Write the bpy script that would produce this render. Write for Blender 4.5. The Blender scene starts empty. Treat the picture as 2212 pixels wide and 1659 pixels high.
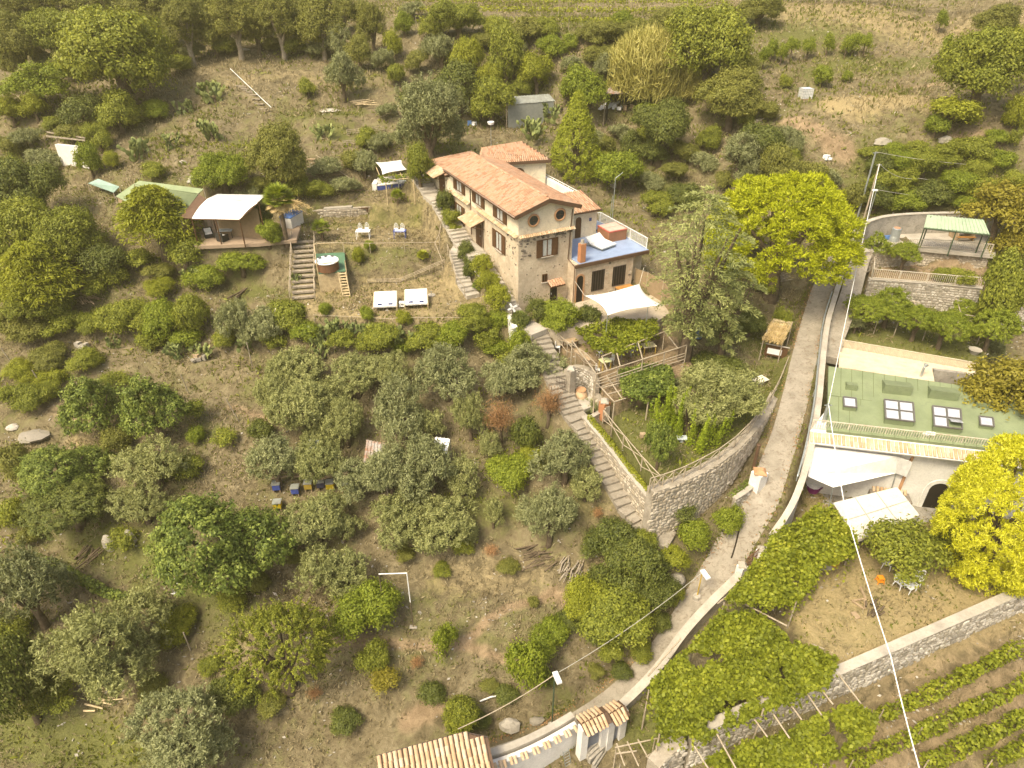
import bpy, math, random
import numpy as np
from mathutils import Matrix, Vector
random.seed(7)
RNG = np.random.default_rng(7)
SC = bpy.context.scene
COL = SC.collection

# ---------------------------------------------------------------- camera, sky, sun, exposure
# A drone 41 m above the foot of the hill, looking 33 degrees down.
PIX_W, PIX_H, FOC = 2212.0, 1659.0, 1485.0
CX, CY = PIX_W / 2, PIX_H / 2
CAM_Z = 41.0
TILT = math.radians(33.0)
CT, ST = math.cos(TILT), math.sin(TILT)
cam_data = bpy.data.cameras.new('camera')
cam_data.sensor_width = 36.0
cam_data.lens = 36.0 * FOC / PIX_W
cam_data.clip_end = 3000.0
cam = bpy.data.objects.new('camera', cam_data)
cam.location = (0, 0, CAM_Z)
cam.rotation_euler = (math.radians(90) - TILT, 0, 0)
COL.objects.link(cam)
SC.camera = cam

SUN_ELEV, SUN_AZ = math.radians(55), math.radians(222)     # azimuth clockwise from +Y: high sun behind the camera, a little to the left
world = bpy.data.worlds.new('World')
SC.world = world
world.use_nodes = True
wn = world.node_tree.nodes
bgn = wn['Background']
sky = wn.new('ShaderNodeTexSky')
sky.sky_type = 'NISHITA'
sky.sun_disc = False
sky.sun_elevation = SUN_ELEV
sky.sun_rotation = SUN_AZ
sky.air_density = 1.2
sky.dust_density = 8.0
sky.ozone_density = 0.6
world.node_tree.links.new(sky.outputs[0], bgn.inputs[0])
bgn.inputs[1].default_value = 0.15
sun_data = bpy.data.lights.new('sun', 'SUN')
sun_data.energy = 2.7
sun_data.angle = math.radians(18)
sun_data.color = (1.0, 0.89, 0.62)
sun = bpy.data.objects.new('sun', sun_data)
to_sun = Vector((math.sin(SUN_AZ) * math.cos(SUN_ELEV), math.cos(SUN_AZ) * math.cos(SUN_ELEV), math.sin(SUN_ELEV)))
sun.rotation_euler = to_sun.to_track_quat('Z', 'Y').to_euler()
sun.location = (0, 0, 90)
COL.objects.link(sun)
SC.view_settings.view_transform = 'Standard'
SC.view_settings.look = 'None'
SC.view_settings.exposure = 0.74
SC.view_settings.gamma = 1.0
SC.view_settings.use_curve_mapping = False
SC.cycles.use_denoising = True
SC.cycles.max_bounces = 5
SC.cycles.diffuse_bounces = 3
SC.cycles.transparent_max_bounces = 6
SC.cycles.volume_bounces = 0
# ---------------------------------------------------------------- helpers: rays, meshes, materials
def ray(u, v):
    a = (u - CX) / FOC; b = (CY - v) / FOC
    return np.array([a, CT + b * ST, -ST + b * CT])
def PZ(u, v, z):
    d = ray(u, v); return np.array([0, 0, CAM_Z]) + d * ((z - CAM_Z) / d[2])
def PY(u, v, Y):
    d = ray(u, v); return np.array([0, 0, CAM_Z]) + d * (Y / d[1])
def depth_of(P):
    return P[1] * CT - (P[2] - CAM_Z) * ST
def on_plane(u, v, P0, n):
    d = ray(u, v); o = np.array([0, 0, CAM_Z]); return o + d * (np.dot(np.asarray(P0) - o, n) / np.dot(d, n))
def unit(a):
    a = np.asarray(a, float); return a / max(np.linalg.norm(a), 1e-9)
V3 = lambda *a: np.array(a, float)

class MB:
    """collects shapes (in world or local coordinates) for ONE mesh object"""
    def __init__(s): s.v = []; s.f = []
    def add(s, vs, fs):
        n = len(s.v); s.v.extend([tuple(map(float, p)) for p in vs]); s.f.extend([tuple(i + n for i in f) for f in fs]); return s
    def box(s, c, size, ax=None, bev=0.0):
        c = np.asarray(c, float); hx, hy, hz = [k / 2 for k in size]
        A = np.eye(3) if ax is None else np.array(ax, float)
        P = [c + A[0] * sx * hx + A[1] * sy * hy + A[2] * sz * hz for sz in (-1, 1) for sy in (-1, 1) for sx in (-1, 1)]
        return s.add(P, [(0, 2, 3, 1), (4, 5, 7, 6), (0, 1, 5, 4), (2, 6, 7, 3), (0, 4, 6, 2), (1, 3, 7, 5)])
    def bar(s, p, q, w, h=None, up=(0, 0, 1)):
        p = np.asarray(p, float); q = np.asarray(q, float); h = h or w
        d = unit(q - p); r = np.cross(d, up)
        if np.linalg.norm(r) < 1e-4: r = np.array([1., 0, 0])
        r = unit(r); u2 = np.cross(r, d)
        return s.box((p + q) / 2, (np.linalg.norm(q - p), w, h), (d, r, u2))
    def tube(s, pts, rad, n=6, caps=True):
        pts = [np.asarray(p, float) for p in pts]; m = len(pts)
        rad = [rad] * m if np.isscalar(rad) else list(rad)
        base = len(s.v); r0 = None; vs = []; fs = []
        for i, p in enumerate(pts):
            d = unit(pts[min(i + 1, m - 1)] - pts[max(i - 1, 0)])
            if r0 is None:
                r0 = np.cross(d, (0, 0, 1)) if abs(d[2]) < .95 else np.cross(d, (1, 0, 0))
            r0 = unit(r0 - d * np.dot(r0, d)); r1 = np.cross(d, r0)
            for k in range(n):
                a = 2 * math.pi * k / n
                vs.append(p + (r0 * math.cos(a) + r1 * math.sin(a)) * rad[i])
        for i in range(m - 1):
            for k in range(n):
                k2 = (k + 1) % n; fs.append((i * n + k, i * n + k2, (i + 1) * n + k2, (i + 1) * n + k))
        if caps: fs.append(tuple(range(n))[::-1]); fs.append(tuple((m - 1) * n + k for k in range(n)))
        return s.add(vs, fs)
    def lathe(s, c, prof, n=16, caps=True):
        vs = []; fs = []
        for r, z in prof:
            for k in range(n):
                a = 2 * math.pi * k / n; vs.append((c[0] + r * math.cos(a), c[1] + r * math.sin(a), c[2] + z))
        for i in range(len(prof) - 1):
            for k in range(n):
                k2 = (k + 1) % n; fs.append((i * n + k, i * n + k2, (i + 1) * n + k2, (i + 1) * n + k))
        if caps: fs.append(tuple(range(n))[::-1]); fs.append(tuple((len(prof) - 1) * n + k for k in range(n)))
        return s.add(vs, fs)
    def prism(s, poly, z0, z1):
        """poly: list of (x, y); z0, z1 scalars or lists per corner"""
        n = len(poly); a = [z0] * n if np.isscalar(z0) else z0; b = [z1] * n if np.isscalar(z1) else z1
        vs = [(x, y, a[i]) for i, (x, y) in enumerate(poly)] + [(x, y, b[i]) for i, (x, y) in enumerate(poly)]
        fs = [tuple(range(n))[::-1], tuple(range(n, 2 * n))] + [(i, (i + 1) % n, n + (i + 1) % n, n + i) for i in range(n)]
        return s.add(vs, fs)
    def slab(s, quad, th):
        """a thick panel: 4 corners in 3-D, thickened along its normal (downward)"""
        q = [np.asarray(p, float) for p in quad]; n = unit(np.cross(q[1] - q[0], q[-1] - q[0]))
        if n[2] < 0: n = -n
        m = len(q); vs = q + [p - n * th for p in q]
        return s.add(vs, [tuple(range(m)), tuple(range(m, 2 * m))[::-1]] + [(i, m + i, m + (i + 1) % m, (i + 1) % m) for i in range(m)])
    def mesh(s, name, smooth=False):
        me = bpy.data.meshes.new(name); me.from_pydata(s.v, [], s.f); me.validate(); 
        import bmesh
        bm = bmesh.new(); bm.from_mesh(me); bmesh.ops.recalc_face_normals(bm, faces=bm.faces); bm.to_mesh(me); bm.free()
        if smooth: me.polygons.foreach_set('use_smooth', [True] * len(me.polygons))
        return me

ROOTM = {}
def link(o, parent=None):
    COL.objects.link(o)
    if parent is not None:
        o.parent = parent; ROOTM[o.name] = ROOTM[parent.name]
    return o
def thing(name, label, cat, loc=(0, 0, 0), rz=0.0, group=None):
    o = bpy.data.objects.new(name, None); o.empty_display_size = .3
    o.location = [float(k) for k in loc]; o.rotation_euler = (0, 0, rz); COL.objects.link(o)
    o['label'] = label; o['category'] = cat; o['kind'] = 'thing'
    if group: o['group'] = group
    ROOTM[o.name] = Matrix.Translation(Vector(o.location)) @ Matrix.Rotation(rz, 4, 'Z')
    return o
def tag(o, label, cat, group=None):
    o['label'] = label; o['category'] = cat; o['kind'] = 'thing'
    if group: o['group'] = group
    return o
def obj(name, mb, mat, parent=None, world=True, smooth=False, label=None, kind=None):
    """MB -> ONE mesh object; world=True: coordinates are world ones and are brought into the parent's frame"""
    if parent is not None and world:
        Mi = np.array(ROOTM[parent.name].inverted()); a = np.array(mb.v)
        mb.v = [tuple(p) for p in (a @ Mi[:3, :3].T + Mi[:3, 3])]
    me = mb.mesh(name, smooth) if isinstance(mb, MB) else mb
    if mat is not None and len(me.materials) == 0: me.materials.append(mat)
    o = bpy.data.objects.new(name, me); link(o, parent)
    if parent is None: ROOTM[o.name] = Matrix.Identity(4)
    if label: o['label'] = label
    if kind: o['kind'] = kind
    return o
def tag_thing(name, mb, mat, label, cat, group=None, smooth=False):
    """a thing of one mesh, its origin at its base"""
    a = np.array(mb.v); c = np.array([a[:, 0].mean(), a[:, 1].mean(), a[:, 2].min()])
    mb.v = [tuple(p) for p in a - c]
    o = obj(name, mb, mat, smooth=smooth); o.location = c
    ROOTM[o.name] = Matrix.Translation(Vector(c))
    return tag(o, label, cat, group)
def piece(name, me, parent, M):
    """one of many alike pieces that share mesh data; M = world matrix"""
    o = bpy.data.objects.new(name, me); link(o, parent)
    o.matrix_basis = ROOTM[parent.name].inverted() @ M
    return o
def frame(c, x, z=(0, 0, 1)):
    x = unit(x); z = np.asarray(z, float); y = unit(np.cross(z, x)); z2 = np.cross(x, y)
    M = Matrix.Identity(4)
    for i in range(3): M[i][0] = x[i]; M[i][1] = y[i]; M[i][2] = z2[i]; M[i][3] = c[i]
    return M
def copy_thing(root, loc, rz, label, group=None):
    r = root.copy(); COL.objects.link(r); r.location = [float(k) for k in loc]; r.rotation_euler = (0, 0, rz); r['label'] = label
    if group: r['group'] = group
    for ch in root.children:
        c2 = ch.copy(); COL.objects.link(c2); c2.parent = r
        for g in ch.children:
            g2 = g.copy(); COL.objects.link(g2); g2.parent = c2
    ROOTM[r.name] = Matrix.Translation(Vector(r.location)) @ Matrix.Rotation(rz, 4, 'Z')
    return r

# ---- materials
def new_mat(name):
    m = bpy.data.materials.new(name); m.use_nodes = True
    return m, m.node_tree.nodes, m.node_tree.links, m.node_tree.nodes['Principled BSDF']
def noise(n, l, scale, detail=3, rough=.6, dist=0, pos=None):
    if pos is None: pos = n.new('ShaderNodeNewGeometry').outputs['Position']
    t = n.new('ShaderNodeTexNoise'); t.inputs['Scale'].default_value = scale; t.inputs['Detail'].default_value = detail
    t.inputs['Roughness'].default_value = rough; t.inputs['Distortion'].default_value = dist
    l.new(pos, t.inputs['Vector']); return t.outputs['Fac']
def ramp(n, l, fac, stops):
    r = n.new('ShaderNodeValToRGB'); e = r.color_ramp.elements
    while len(e) < len(stops): e.new(.5)
    for k, (p, c) in enumerate(stops): e[k].position = p; e[k].color = (*c, 1) if len(c) == 3 else c
    l.new(fac, r.inputs[0]); return r.outputs[0]
def mixc(n, l, fac, a, b, mode='MIX'):
    m = n.new('ShaderNodeMix'); m.data_type = 'RGBA'; m.blend_type = mode
    for sock, val in ((m.inputs[0], fac), (m.inputs[6], a), (m.inputs[7], b)):
        if isinstance(val, (int, float)): sock.default_value = val
        elif isinstance(val, (tuple, list)): sock.default_value = (*val, 1)
        else: l.new(val, sock)
    return m.outputs[2]
def math_(n, l, op, a, b=0.0):
    m = n.new('ShaderNodeMath'); m.operation = op
    for k, val in ((0, a), (1, b)):
        if isinstance(val, (int, float)): m.inputs[k].default_value = val
        else: l.new(val, m.inputs[k])
    return m.outputs[0]
def piece_random(n, l):
    """a number that differs from piece to piece, whether pieces are objects or islands"""
    a = n.new('ShaderNodeObjectInfo').outputs['Random']; b = n.new('ShaderNodeNewGeometry').outputs['Random Per Island']
    return math_(n, l, 'FRACT', math_(n, l, 'ADD', a, b))
def bump(n, l, bsdf, h, strength=.4, dist=.03):
    b = n.new('ShaderNodeBump'); b.inputs['Strength'].default_value = strength; b.inputs['Distance'].default_value = dist
    l.new(h, b.inputs['Height']); l.new(b.outputs[0], bsdf.inputs['Normal'])
MATS = {}
def plain(name, c, c2=None, scale=1.5, rough=.75, spec=.3, metal=0., bs=.25, fine=18., bd=.02, worn=None):
    """two-tone weathered surface with fine relief"""
    if name in MATS: return MATS[name]
    m, n, l, b = new_mat(name)
    c2 = c2 or tuple(k * .72 for k in c)
    f = noise(n, l, scale, 5, .65); col = ramp(n, l, f, [(.3, c2), (.62, c)])
    if worn:
        f3 = noise(n, l, scale * 3.1, 4, .7, 1.); col = mixc(n, l, ramp(n, l, f3, [(.52, (0, 0, 0)), (.66, (1, 1, 1))]), col, worn)
    f2 = noise(n, l, fine, 4, .7); col = mixc(n, l, .5, col, ramp(n, l, f2, [(.2, (.62, .62, .62)), (.75, (1.2, 1.2, 1.2))]), 'MULTIPLY')
    l.new(col, b.inputs['Base Color']); b.inputs['Roughness'].default_value = rough; b.inputs['Specular IOR Level'].default_value = spec; b.inputs['Metallic'].default_value = metal
    bump(n, l, b, f2, bs, bd); MATS[name] = m; return m
def pieces(name, stops, rough=.85, fine=14., dirt=None, bs=.4, spec=.2):
    """many alike pieces, each with a tone of its own"""
    if name in MATS: return MATS[name]
    m, n, l, b = new_mat(name)
    col = ramp(n, l, piece_random(n, l), stops)
    f2 = noise(n, l, fine, 4, .7); col = mixc(n, l, .6, col, ramp(n, l, f2, [(.25, (.6, .6, .6)), (.75, (1.2, 1.2, 1.2))]), 'MULTIPLY')
    if dirt:
        f3 = noise(n, l, 1.1, 5, .7); col = mixc(n, l, ramp(n, l, f3, [(.5, (0, 0, 0)), (.75, (.75, .75, .75))]), col, dirt)
    l.new(col, b.inputs['Base Color']); b.inputs['Roughness'].default_value = rough; b.inputs['Specular IOR Level'].default_value = spec
    bump(n, l, b, f2, bs, .02); MATS[name] = m; return m
def leaf(name, stops, trans=.3, rough=.55):
    """foliage: every leaf has a tone of its own, every clump leans to one side of the range, light passes through"""
    if name in MATS: return MATS[name]
    m, n, l, b = new_mat(name)
    at = n.new('ShaderNodeAttribute'); at.attribute_name = 'clump'
    isl = n.new('ShaderNodeNewGeometry').outputs['Random Per Island']
    orr = n.new('ShaderNodeObjectInfo').outputs['Random']
    f = math_(n, l, 'ADD', math_(n, l, 'MULTIPLY', isl, .45), math_(n, l, 'MULTIPLY', at.outputs['Fac'], .4))
    f = math_(n, l, 'ADD', f, math_(n, l, 'MULTIPLY', orr, .15))
    col = ramp(n, l, f, stops)
    l.new(col, b.inputs['Base Color']); b.inputs['Roughness'].default_value = rough; b.inputs['Specular IOR Level'].default_value = .25
    t = n.new('ShaderNodeBsdfTranslucent'); l.new(mixc(n, l, 1., col, (1.15, 1.1, .55), 'MULTIPLY'), t.inputs['Color'])
    mx = n.new('ShaderNodeMixShader'); mx.inputs[0].default_value = trans
    l.new(b.outputs[0], mx.inputs[1]); l.new(t.outputs[0], mx.inputs[2]); l.new(mx.outputs[0], n['Material Output'].inputs['Surface'])
    MATS[name] = m; return m
# ---------------------------------------------------------------- terrain: one sheet, terraced hillside
# control heights (pixel of the view, height in metres), then a few points far outside it
CP = """20 1640 -1.5|200 1600 -.8|400 1640 0|600 1600 .3|800 1560 .8|780 1650 0|1000 1520 1.2|100 1400 1.5|300 1400 2|500 1420 2.3|700 1400 2.6|900 1350 3|1100 1350 3.2
1200 1280 4.2|1000 1220 4.6|1150 1180 5.5|800 1220 4.4|600 1250 4|380 1290 3|200 1250 3.2|30 1250 3|80 1100 5|300 1120 5.6|600 1100 6|850 1100 6.3|1050 1080 7|1250 1100 8
60 950 7.5|250 1000 7|450 980 7.6|700 950 8|900 930 8.6|1100 940 9.2|1200 900 10|60 800 9.5|300 820 9.4|500 870 9|700 800 10.4|900 780 11.3|1080 770 12|500 780 10.2
300 720 11.5|500 730 12|700 725 12.6|950 725 13.2|300 640 13.4|450 600 14.2|560 610 14.4|100 640 13|20 560 15|200 560 15.3|610 530 16.6|750 430 18.3|500 390 20.5|300 370 20.6|150 360 20.4|30 420 18
900 330 21.4|700 280 23|550 260 23.6|350 230 24.5|100 250 24|30 180 26|550 170 26.6|700 150 27|350 120 28|100 80 29.5|500 100 29|600 40 31|300 20 32|900 60 31|900 200 25.4|1000 240 23.6
1150 240 23.4|1300 250 23|1150 330 21.2|1250 310 21.4|1350 340 19.8|1300 400 18.6|1050 140 27.6|1250 160 27.4|1200 88 30.2|1050 88 30|1400 88 30.2|1200 40 31.2|1500 30 32|1600 60 31|1900 30 32.5|2150 40 32.5
1700 100 29.4|1900 95 29.6|2100 90 29.8|1650 135 28|1850 118 28.8|1750 195 26.2|1900 188 26.4|2020 182 26.6|1850 225 26|1980 225 26.1|2100 235 26|1800 262 25|1700 300 23.8|1850 330 22.6|2000 290 24.4|2150 300 24.2
2000 360 21.3|2150 380 21|1880 405 19.6|2050 425 19.2|2180 440 19.3|1750 400 19.6|1600 350 20.6|1500 385 19|1450 320 21|1550 600 15.4|1650 680 14|1500 725 13|1600 765 12.6|1650 640 14.4|1420 560 15.8
1500 1480 3.2|1400 1540 1.6|1700 1310 6.2|1600 1420 4.6|1600 1650 2.2|1900 1500 4.2|2200 1345 5|2000 1640 2.6|2200 1600 3.2|2200 1480 4.2|1750 1560 3.6|1480 1200 6.6|1300 1200 6|1380 1330 3.8|1250 1480 1.8|1740 1445 6|1650 1380 5.8|1620 1300 6.1|1560 1490 4.2|1700 1480 5.3|1580 1260 6.2|1660 1180 7"""
ctrl = []
for row in CP.replace('\n', '|').split('|'):
    u, v, z = map(float, row.split()); ctrl.append(PZ(u, v, z))
ctrl += [V3(*p) for p in ((-160, 60, 20), (160, 60, 22), (0, 320, 80), (-220, 300, 80), (220, 300, 80), (0, -30, -8), (-110, 0, -7), (110, 0, 0), (0, -70, -16), (-120, 140, 38), (120, 140, 38), (0, 160, 42), (70, 20, 5), (-60, 18, -2), (75, 45, 9), (-70, 45, 8))]
ctrl = np.array(ctrl)
def tps_fit(P, z, lam=.6):
    n = len(P); d = np.linalg.norm(P[:, None] - P[None], axis=2); K = np.where(d > 0, d * d * np.log(d + 1e-12), 0) + lam * np.eye(n)
    A = np.zeros((n + 3, n + 3)); A[:n, :n] = K; A[:n, n] = 1; A[:n, n + 1:] = P; A[n, :n] = 1; A[n + 1:, :n] = P.T
    return np.linalg.solve(A, np.concatenate([z, np.zeros(3)]))
TW = tps_fit(ctrl[:, :2] / 20., ctrl[:, 2], .02)
def tps(x, y):
    out = np.empty(len(x)); n = len(ctrl); C = ctrl[:, :2] / 20.
    for i in range(0, len(x), 20000):
        q = np.stack([x[i:i + 20000], y[i:i + 20000]], 1) / 20.; d2 = ((q[:, None] - C[None]) ** 2).sum(2)
        out[i:i + 20000] = (.5 * d2 * np.log(d2 + 1e-12)) @ TW[:n] + TW[n] + q @ TW[n + 1:]
    return out
def seg_dist(x, y, pts):
    """distance to a polyline and the height interpolated along it"""
    best = np.full(x.shape, 1e9); zz = np.zeros(x.shape)
    for p, q in zip(pts[:-1], pts[1:]):
        dx, dy = q[0] - p[0], q[1] - p[1]; L2 = dx * dx + dy * dy + 1e-9
        t = np.clip(((x - p[0]) * dx + (y - p[1]) * dy) / L2, 0, 1)
        d = np.hypot(x - p[0] - t * dx, y - p[1] - t * dy); m = d < best
        best = np.where(m, d, best); zz = np.where(m, p[2] + t * (q[2] - p[2]), zz)
    return best, zz
def poly_dist(x, y, poly):
    ins = np.zeros(x.shape, bool); n = len(poly)
    for i in range(n):
        (x1, y1), (x2, y2) = poly[i][:2], poly[(i + 1) % n][:2]
        c = ((y1 > y) != (y2 > y)) & (x < (x2 - x1) * (y - y1) / (y2 - y1 + 1e-12) + x1); ins ^= c
    d, _ = seg_dist(x, y, [(*p[:2], 0) for p in poly] + [(*poly[0][:2], 0)])
    return np.where(ins, 0, d)
def px(s, z): return [PZ(*map(float, p.split(',')), z) for p in s.split()]
def pxz(s): return [PZ(*map(float, p.split(','))) for p in s.split()]

# the house stands askew; everything along it is measured from its front left corner HC
HAZ = math.radians(-26.7)
D1 = V3(math.sin(HAZ), math.cos(HAZ), 0)      # along the long facade, going back
D2 = V3(math.cos(HAZ), -math.sin(HAZ), 0)     # along the gable, going right
HC = V3(0.516, 52.715, 0)
def HP(k, m, z): return HC + D1 * k + D2 * m + V3(0, 0, z)

LANE = pxz('900,1690,-.6 1060,1640,-.2 1180,1600,.3 1300,1530,.8 1370,1470,1.5 1440,1390,2.8 1505,1300,4.5 1572,1210,6.4 1620,1130,8 1650,1080,8.9 1668,1020,9.9 1694,940,11 1718,850,12.1 1740,750,13.1 1768,650,14.1 1792,590,14.7 1816,530,15.3')
STAIR_HOUSE = [HP(21, -1.0, 20.9), HP(17, -1.0, 19.7), HP(15, -1.0, 19.6), HP(9.2, -1.0, 17.4), HP(6.4, -1.0, 17.35), HP(.6, -1.0, 15.2), HP(-1.5, -1.0, 14.5), HP(-4.5, -.4, 14.3)]
STAIR_MAIN = pxz('1160,715,14.2 1172,745,13.6 1205,830,12.2 1238,893,11.1 1265,925,10.75 1290,975,10 1320,1030,9.2 1355,1090,8.5 1400,1142,7.9 1450,1170,7.6')
STAIR_SIDE = pxz('1000,520,17 985,548,16.9 995,580,15.9 1003,612,15.1 1022,640,14.6')
STAIR_WOOD = pxz('657,518,16.9 655,648,14.3')
FLATS = [  # (polygon, height, width of the bank around it)
    (px('650,655 840,690 1000,692 1062,668 1020,632 985,612 800,612 650,618', 14.4), 14.4, 1.5),
    (px('690,527 955,537 960,505 930,470 905,464 700,480 680,500', 16.8), 16.8, 1.0),
    (px('385,515 420,530 560,524 640,515 650,485 560,470 410,470', 17.4), 17.4, .9),
    (px('805,440 905,437 905,405 880,400 810,410', 18.9), 18.9, .8),
    (px('1170,690 1270,695 1420,700 1450,680 1430,640 1240,640 1165,655', 14.4), 14.4, .8),
    (px('1205,738 1298,784 1312,842 1500,795 1445,722 1250,730', 12.9), 12.9, .7),
    (px('1340,925 1425,1030 1510,1005 1580,962 1630,905 1675,845 1680,800 1560,805 1450,875 1345,885', 11.7), 11.7, .7),
    (px('1838,660 1825,728 2110,785 2165,715 2130,672', 12.6), 12.6, .6),
    (px('1882,600 2119,621 2135,580 1885,572', 15.2), 15.2, .5),
    (px('1868,536 1990,534 2135,546 2150,500 1960,503 1885,518', 16.8), 16.8, .5),
    (px('1690,1230 1760,1040 2140,1090 2230,1160 2212,1262 1900,1395 1800,1432 1720,1330', 7.0), 7.0, 1.0),
]
def axis(a, b, s, lo, hi):
    mid = list(np.arange(a, b + s / 2, s)); out = mid[:]; st = s; x = a
    while x > lo: st *= 1.22; x -= st; out.insert(0, x)
    st = s; x = b
    while x < hi: st *= 1.22; x += st; out.append(x)
    return np.array(out)
GX = axis(-50, 58, .36, -450, 450); GY = axis(13, 92, .36, -60, 520)
XX, YY = np.meshgrid(GX, GY); xf, yf = XX.ravel(), YY.ravel()
zf = tps(xf, yf)
near = np.exp(-np.maximum(0, np.hypot(xf, yf - 50) - 70) / 40)
sm = lambda t: t * t * (3 - 2 * t)
LAT = RNG.random((64, 64))
def vnoise(x, y, k, s):
    x = x * k + s * 17.3; y = y * k + s * 9.1; xi = np.floor(x).astype(int); yi = np.floor(y).astype(int); a = x - xi; b = y - yi
    a = a * a * (3 - 2 * a); b = b * b * (3 - 2 * b); g = lambda i, j: LAT[i % 64, j % 64]
    return (g(xi, yi) * (1 - a) + g(xi + 1, yi) * a) * (1 - b) + (g(xi, yi + 1) * (1 - a) + g(xi + 1, yi + 1) * a) * b - .5
rough = .55 * vnoise(xf, yf, .21, 1.) + .30 * vnoise(xf, yf, .57, 2.) + .18 * vnoise(xf, yf, 1.3, 3.) + .02 * RNG.standard_normal(len(xf))
zf = zf + rough * near
# small farm terraces across the orchard and the slope above the house
step = 1.7; base = zf / step; fr = base - np.floor(base); tz = (np.floor(base) + sm(np.clip((fr - .38) / .62, 0, 1)) * .75 + .25 * fr) * step
zf = zf + (tz - zf) * .95 * np.clip(1.2 - np.abs(xf + 12) / 60, 0, 1) * near
for poly, z, bl in FLATS:
    d = poly_dist(xf, yf, poly); w = sm(np.clip(1 - d / bl, 0, 1)); zf = zf * (1 - w) + (z + .25 * rough) * w
for pts, hw, bl, dz in ((LANE, 1.15, .9, 0), (STAIR_HOUSE, 1.0, .6, -.25), (STAIR_MAIN, 1.0, .6, -.25), (STAIR_SIDE, .8, .6, -.2), (STAIR_WOOD, .9, .5, -.15)):
    d, z = seg_dist(xf, yf, pts); w = sm(np.clip(1 - (d - hw) / bl, 0, 1)); zf = zf * (1 - w) + (z + dz) * w
# ground of the two building plots
ZG = zf.reshape(XX.shape)
def H(x, y):
    i = int(np.clip(np.searchsorted(GX, x) - 1, 0, len(GX) - 2)); j = int(np.clip(np.searchsorted(GY, y) - 1, 0, len(GY) - 2))
    a = (x - GX[i]) / (GX[i + 1] - GX[i]); b = (y - GY[j]) / (GY[j + 1] - GY[j])
    return (ZG[j, i] * (1 - a) + ZG[j, i + 1] * a) * (1 - b) + (ZG[j + 1, i] * (1 - a) + ZG[j + 1, i + 1] * a) * b
def Hv(x, y):
    i = np.clip(np.searchsorted(GX, x) - 1, 0, len(GX) - 2); j = np.clip(np.searchsorted(GY, y) - 1, 0, len(GY) - 2)
    a = (x - GX[i]) / (GX[i + 1] - GX[i]); b = (y - GY[j]) / (GY[j + 1] - GY[j])
    return (ZG[j, i] * (1 - a) + ZG[j, i + 1] * a) * (1 - b) + (ZG[j + 1, i] * (1 - a) + ZG[j + 1, i + 1] * a) * b
TT = np.linspace(18, 330, 1600)
def G(u, v, up=0.0):
    """where the sight line through a pixel meets the ground (or a surface 'up' metres above it)"""
    d = ray(u, v); x, y, z = d[0] * TT, d[1] * TT, CAM_Z + d[2] * TT
    below = z < Hv(x, y) + up; k = int(np.argmax(below)) if below.any() else len(TT) - 1
    lo, hi = TT[max(k - 1, 0)], TT[k]
    for _ in range(14):
        m = (lo + hi) / 2
        if CAM_Z + d[2] * m < H(d[0] * m, d[1] * m) + up: hi = m
        else: lo = m
    return V3(d[0] * hi, d[1] * hi, H(d[0] * hi, d[1] * hi))
def on_ground(p, dz=0.): return V3(p[0], p[1], H(p[0], p[1]) + dz)

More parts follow.
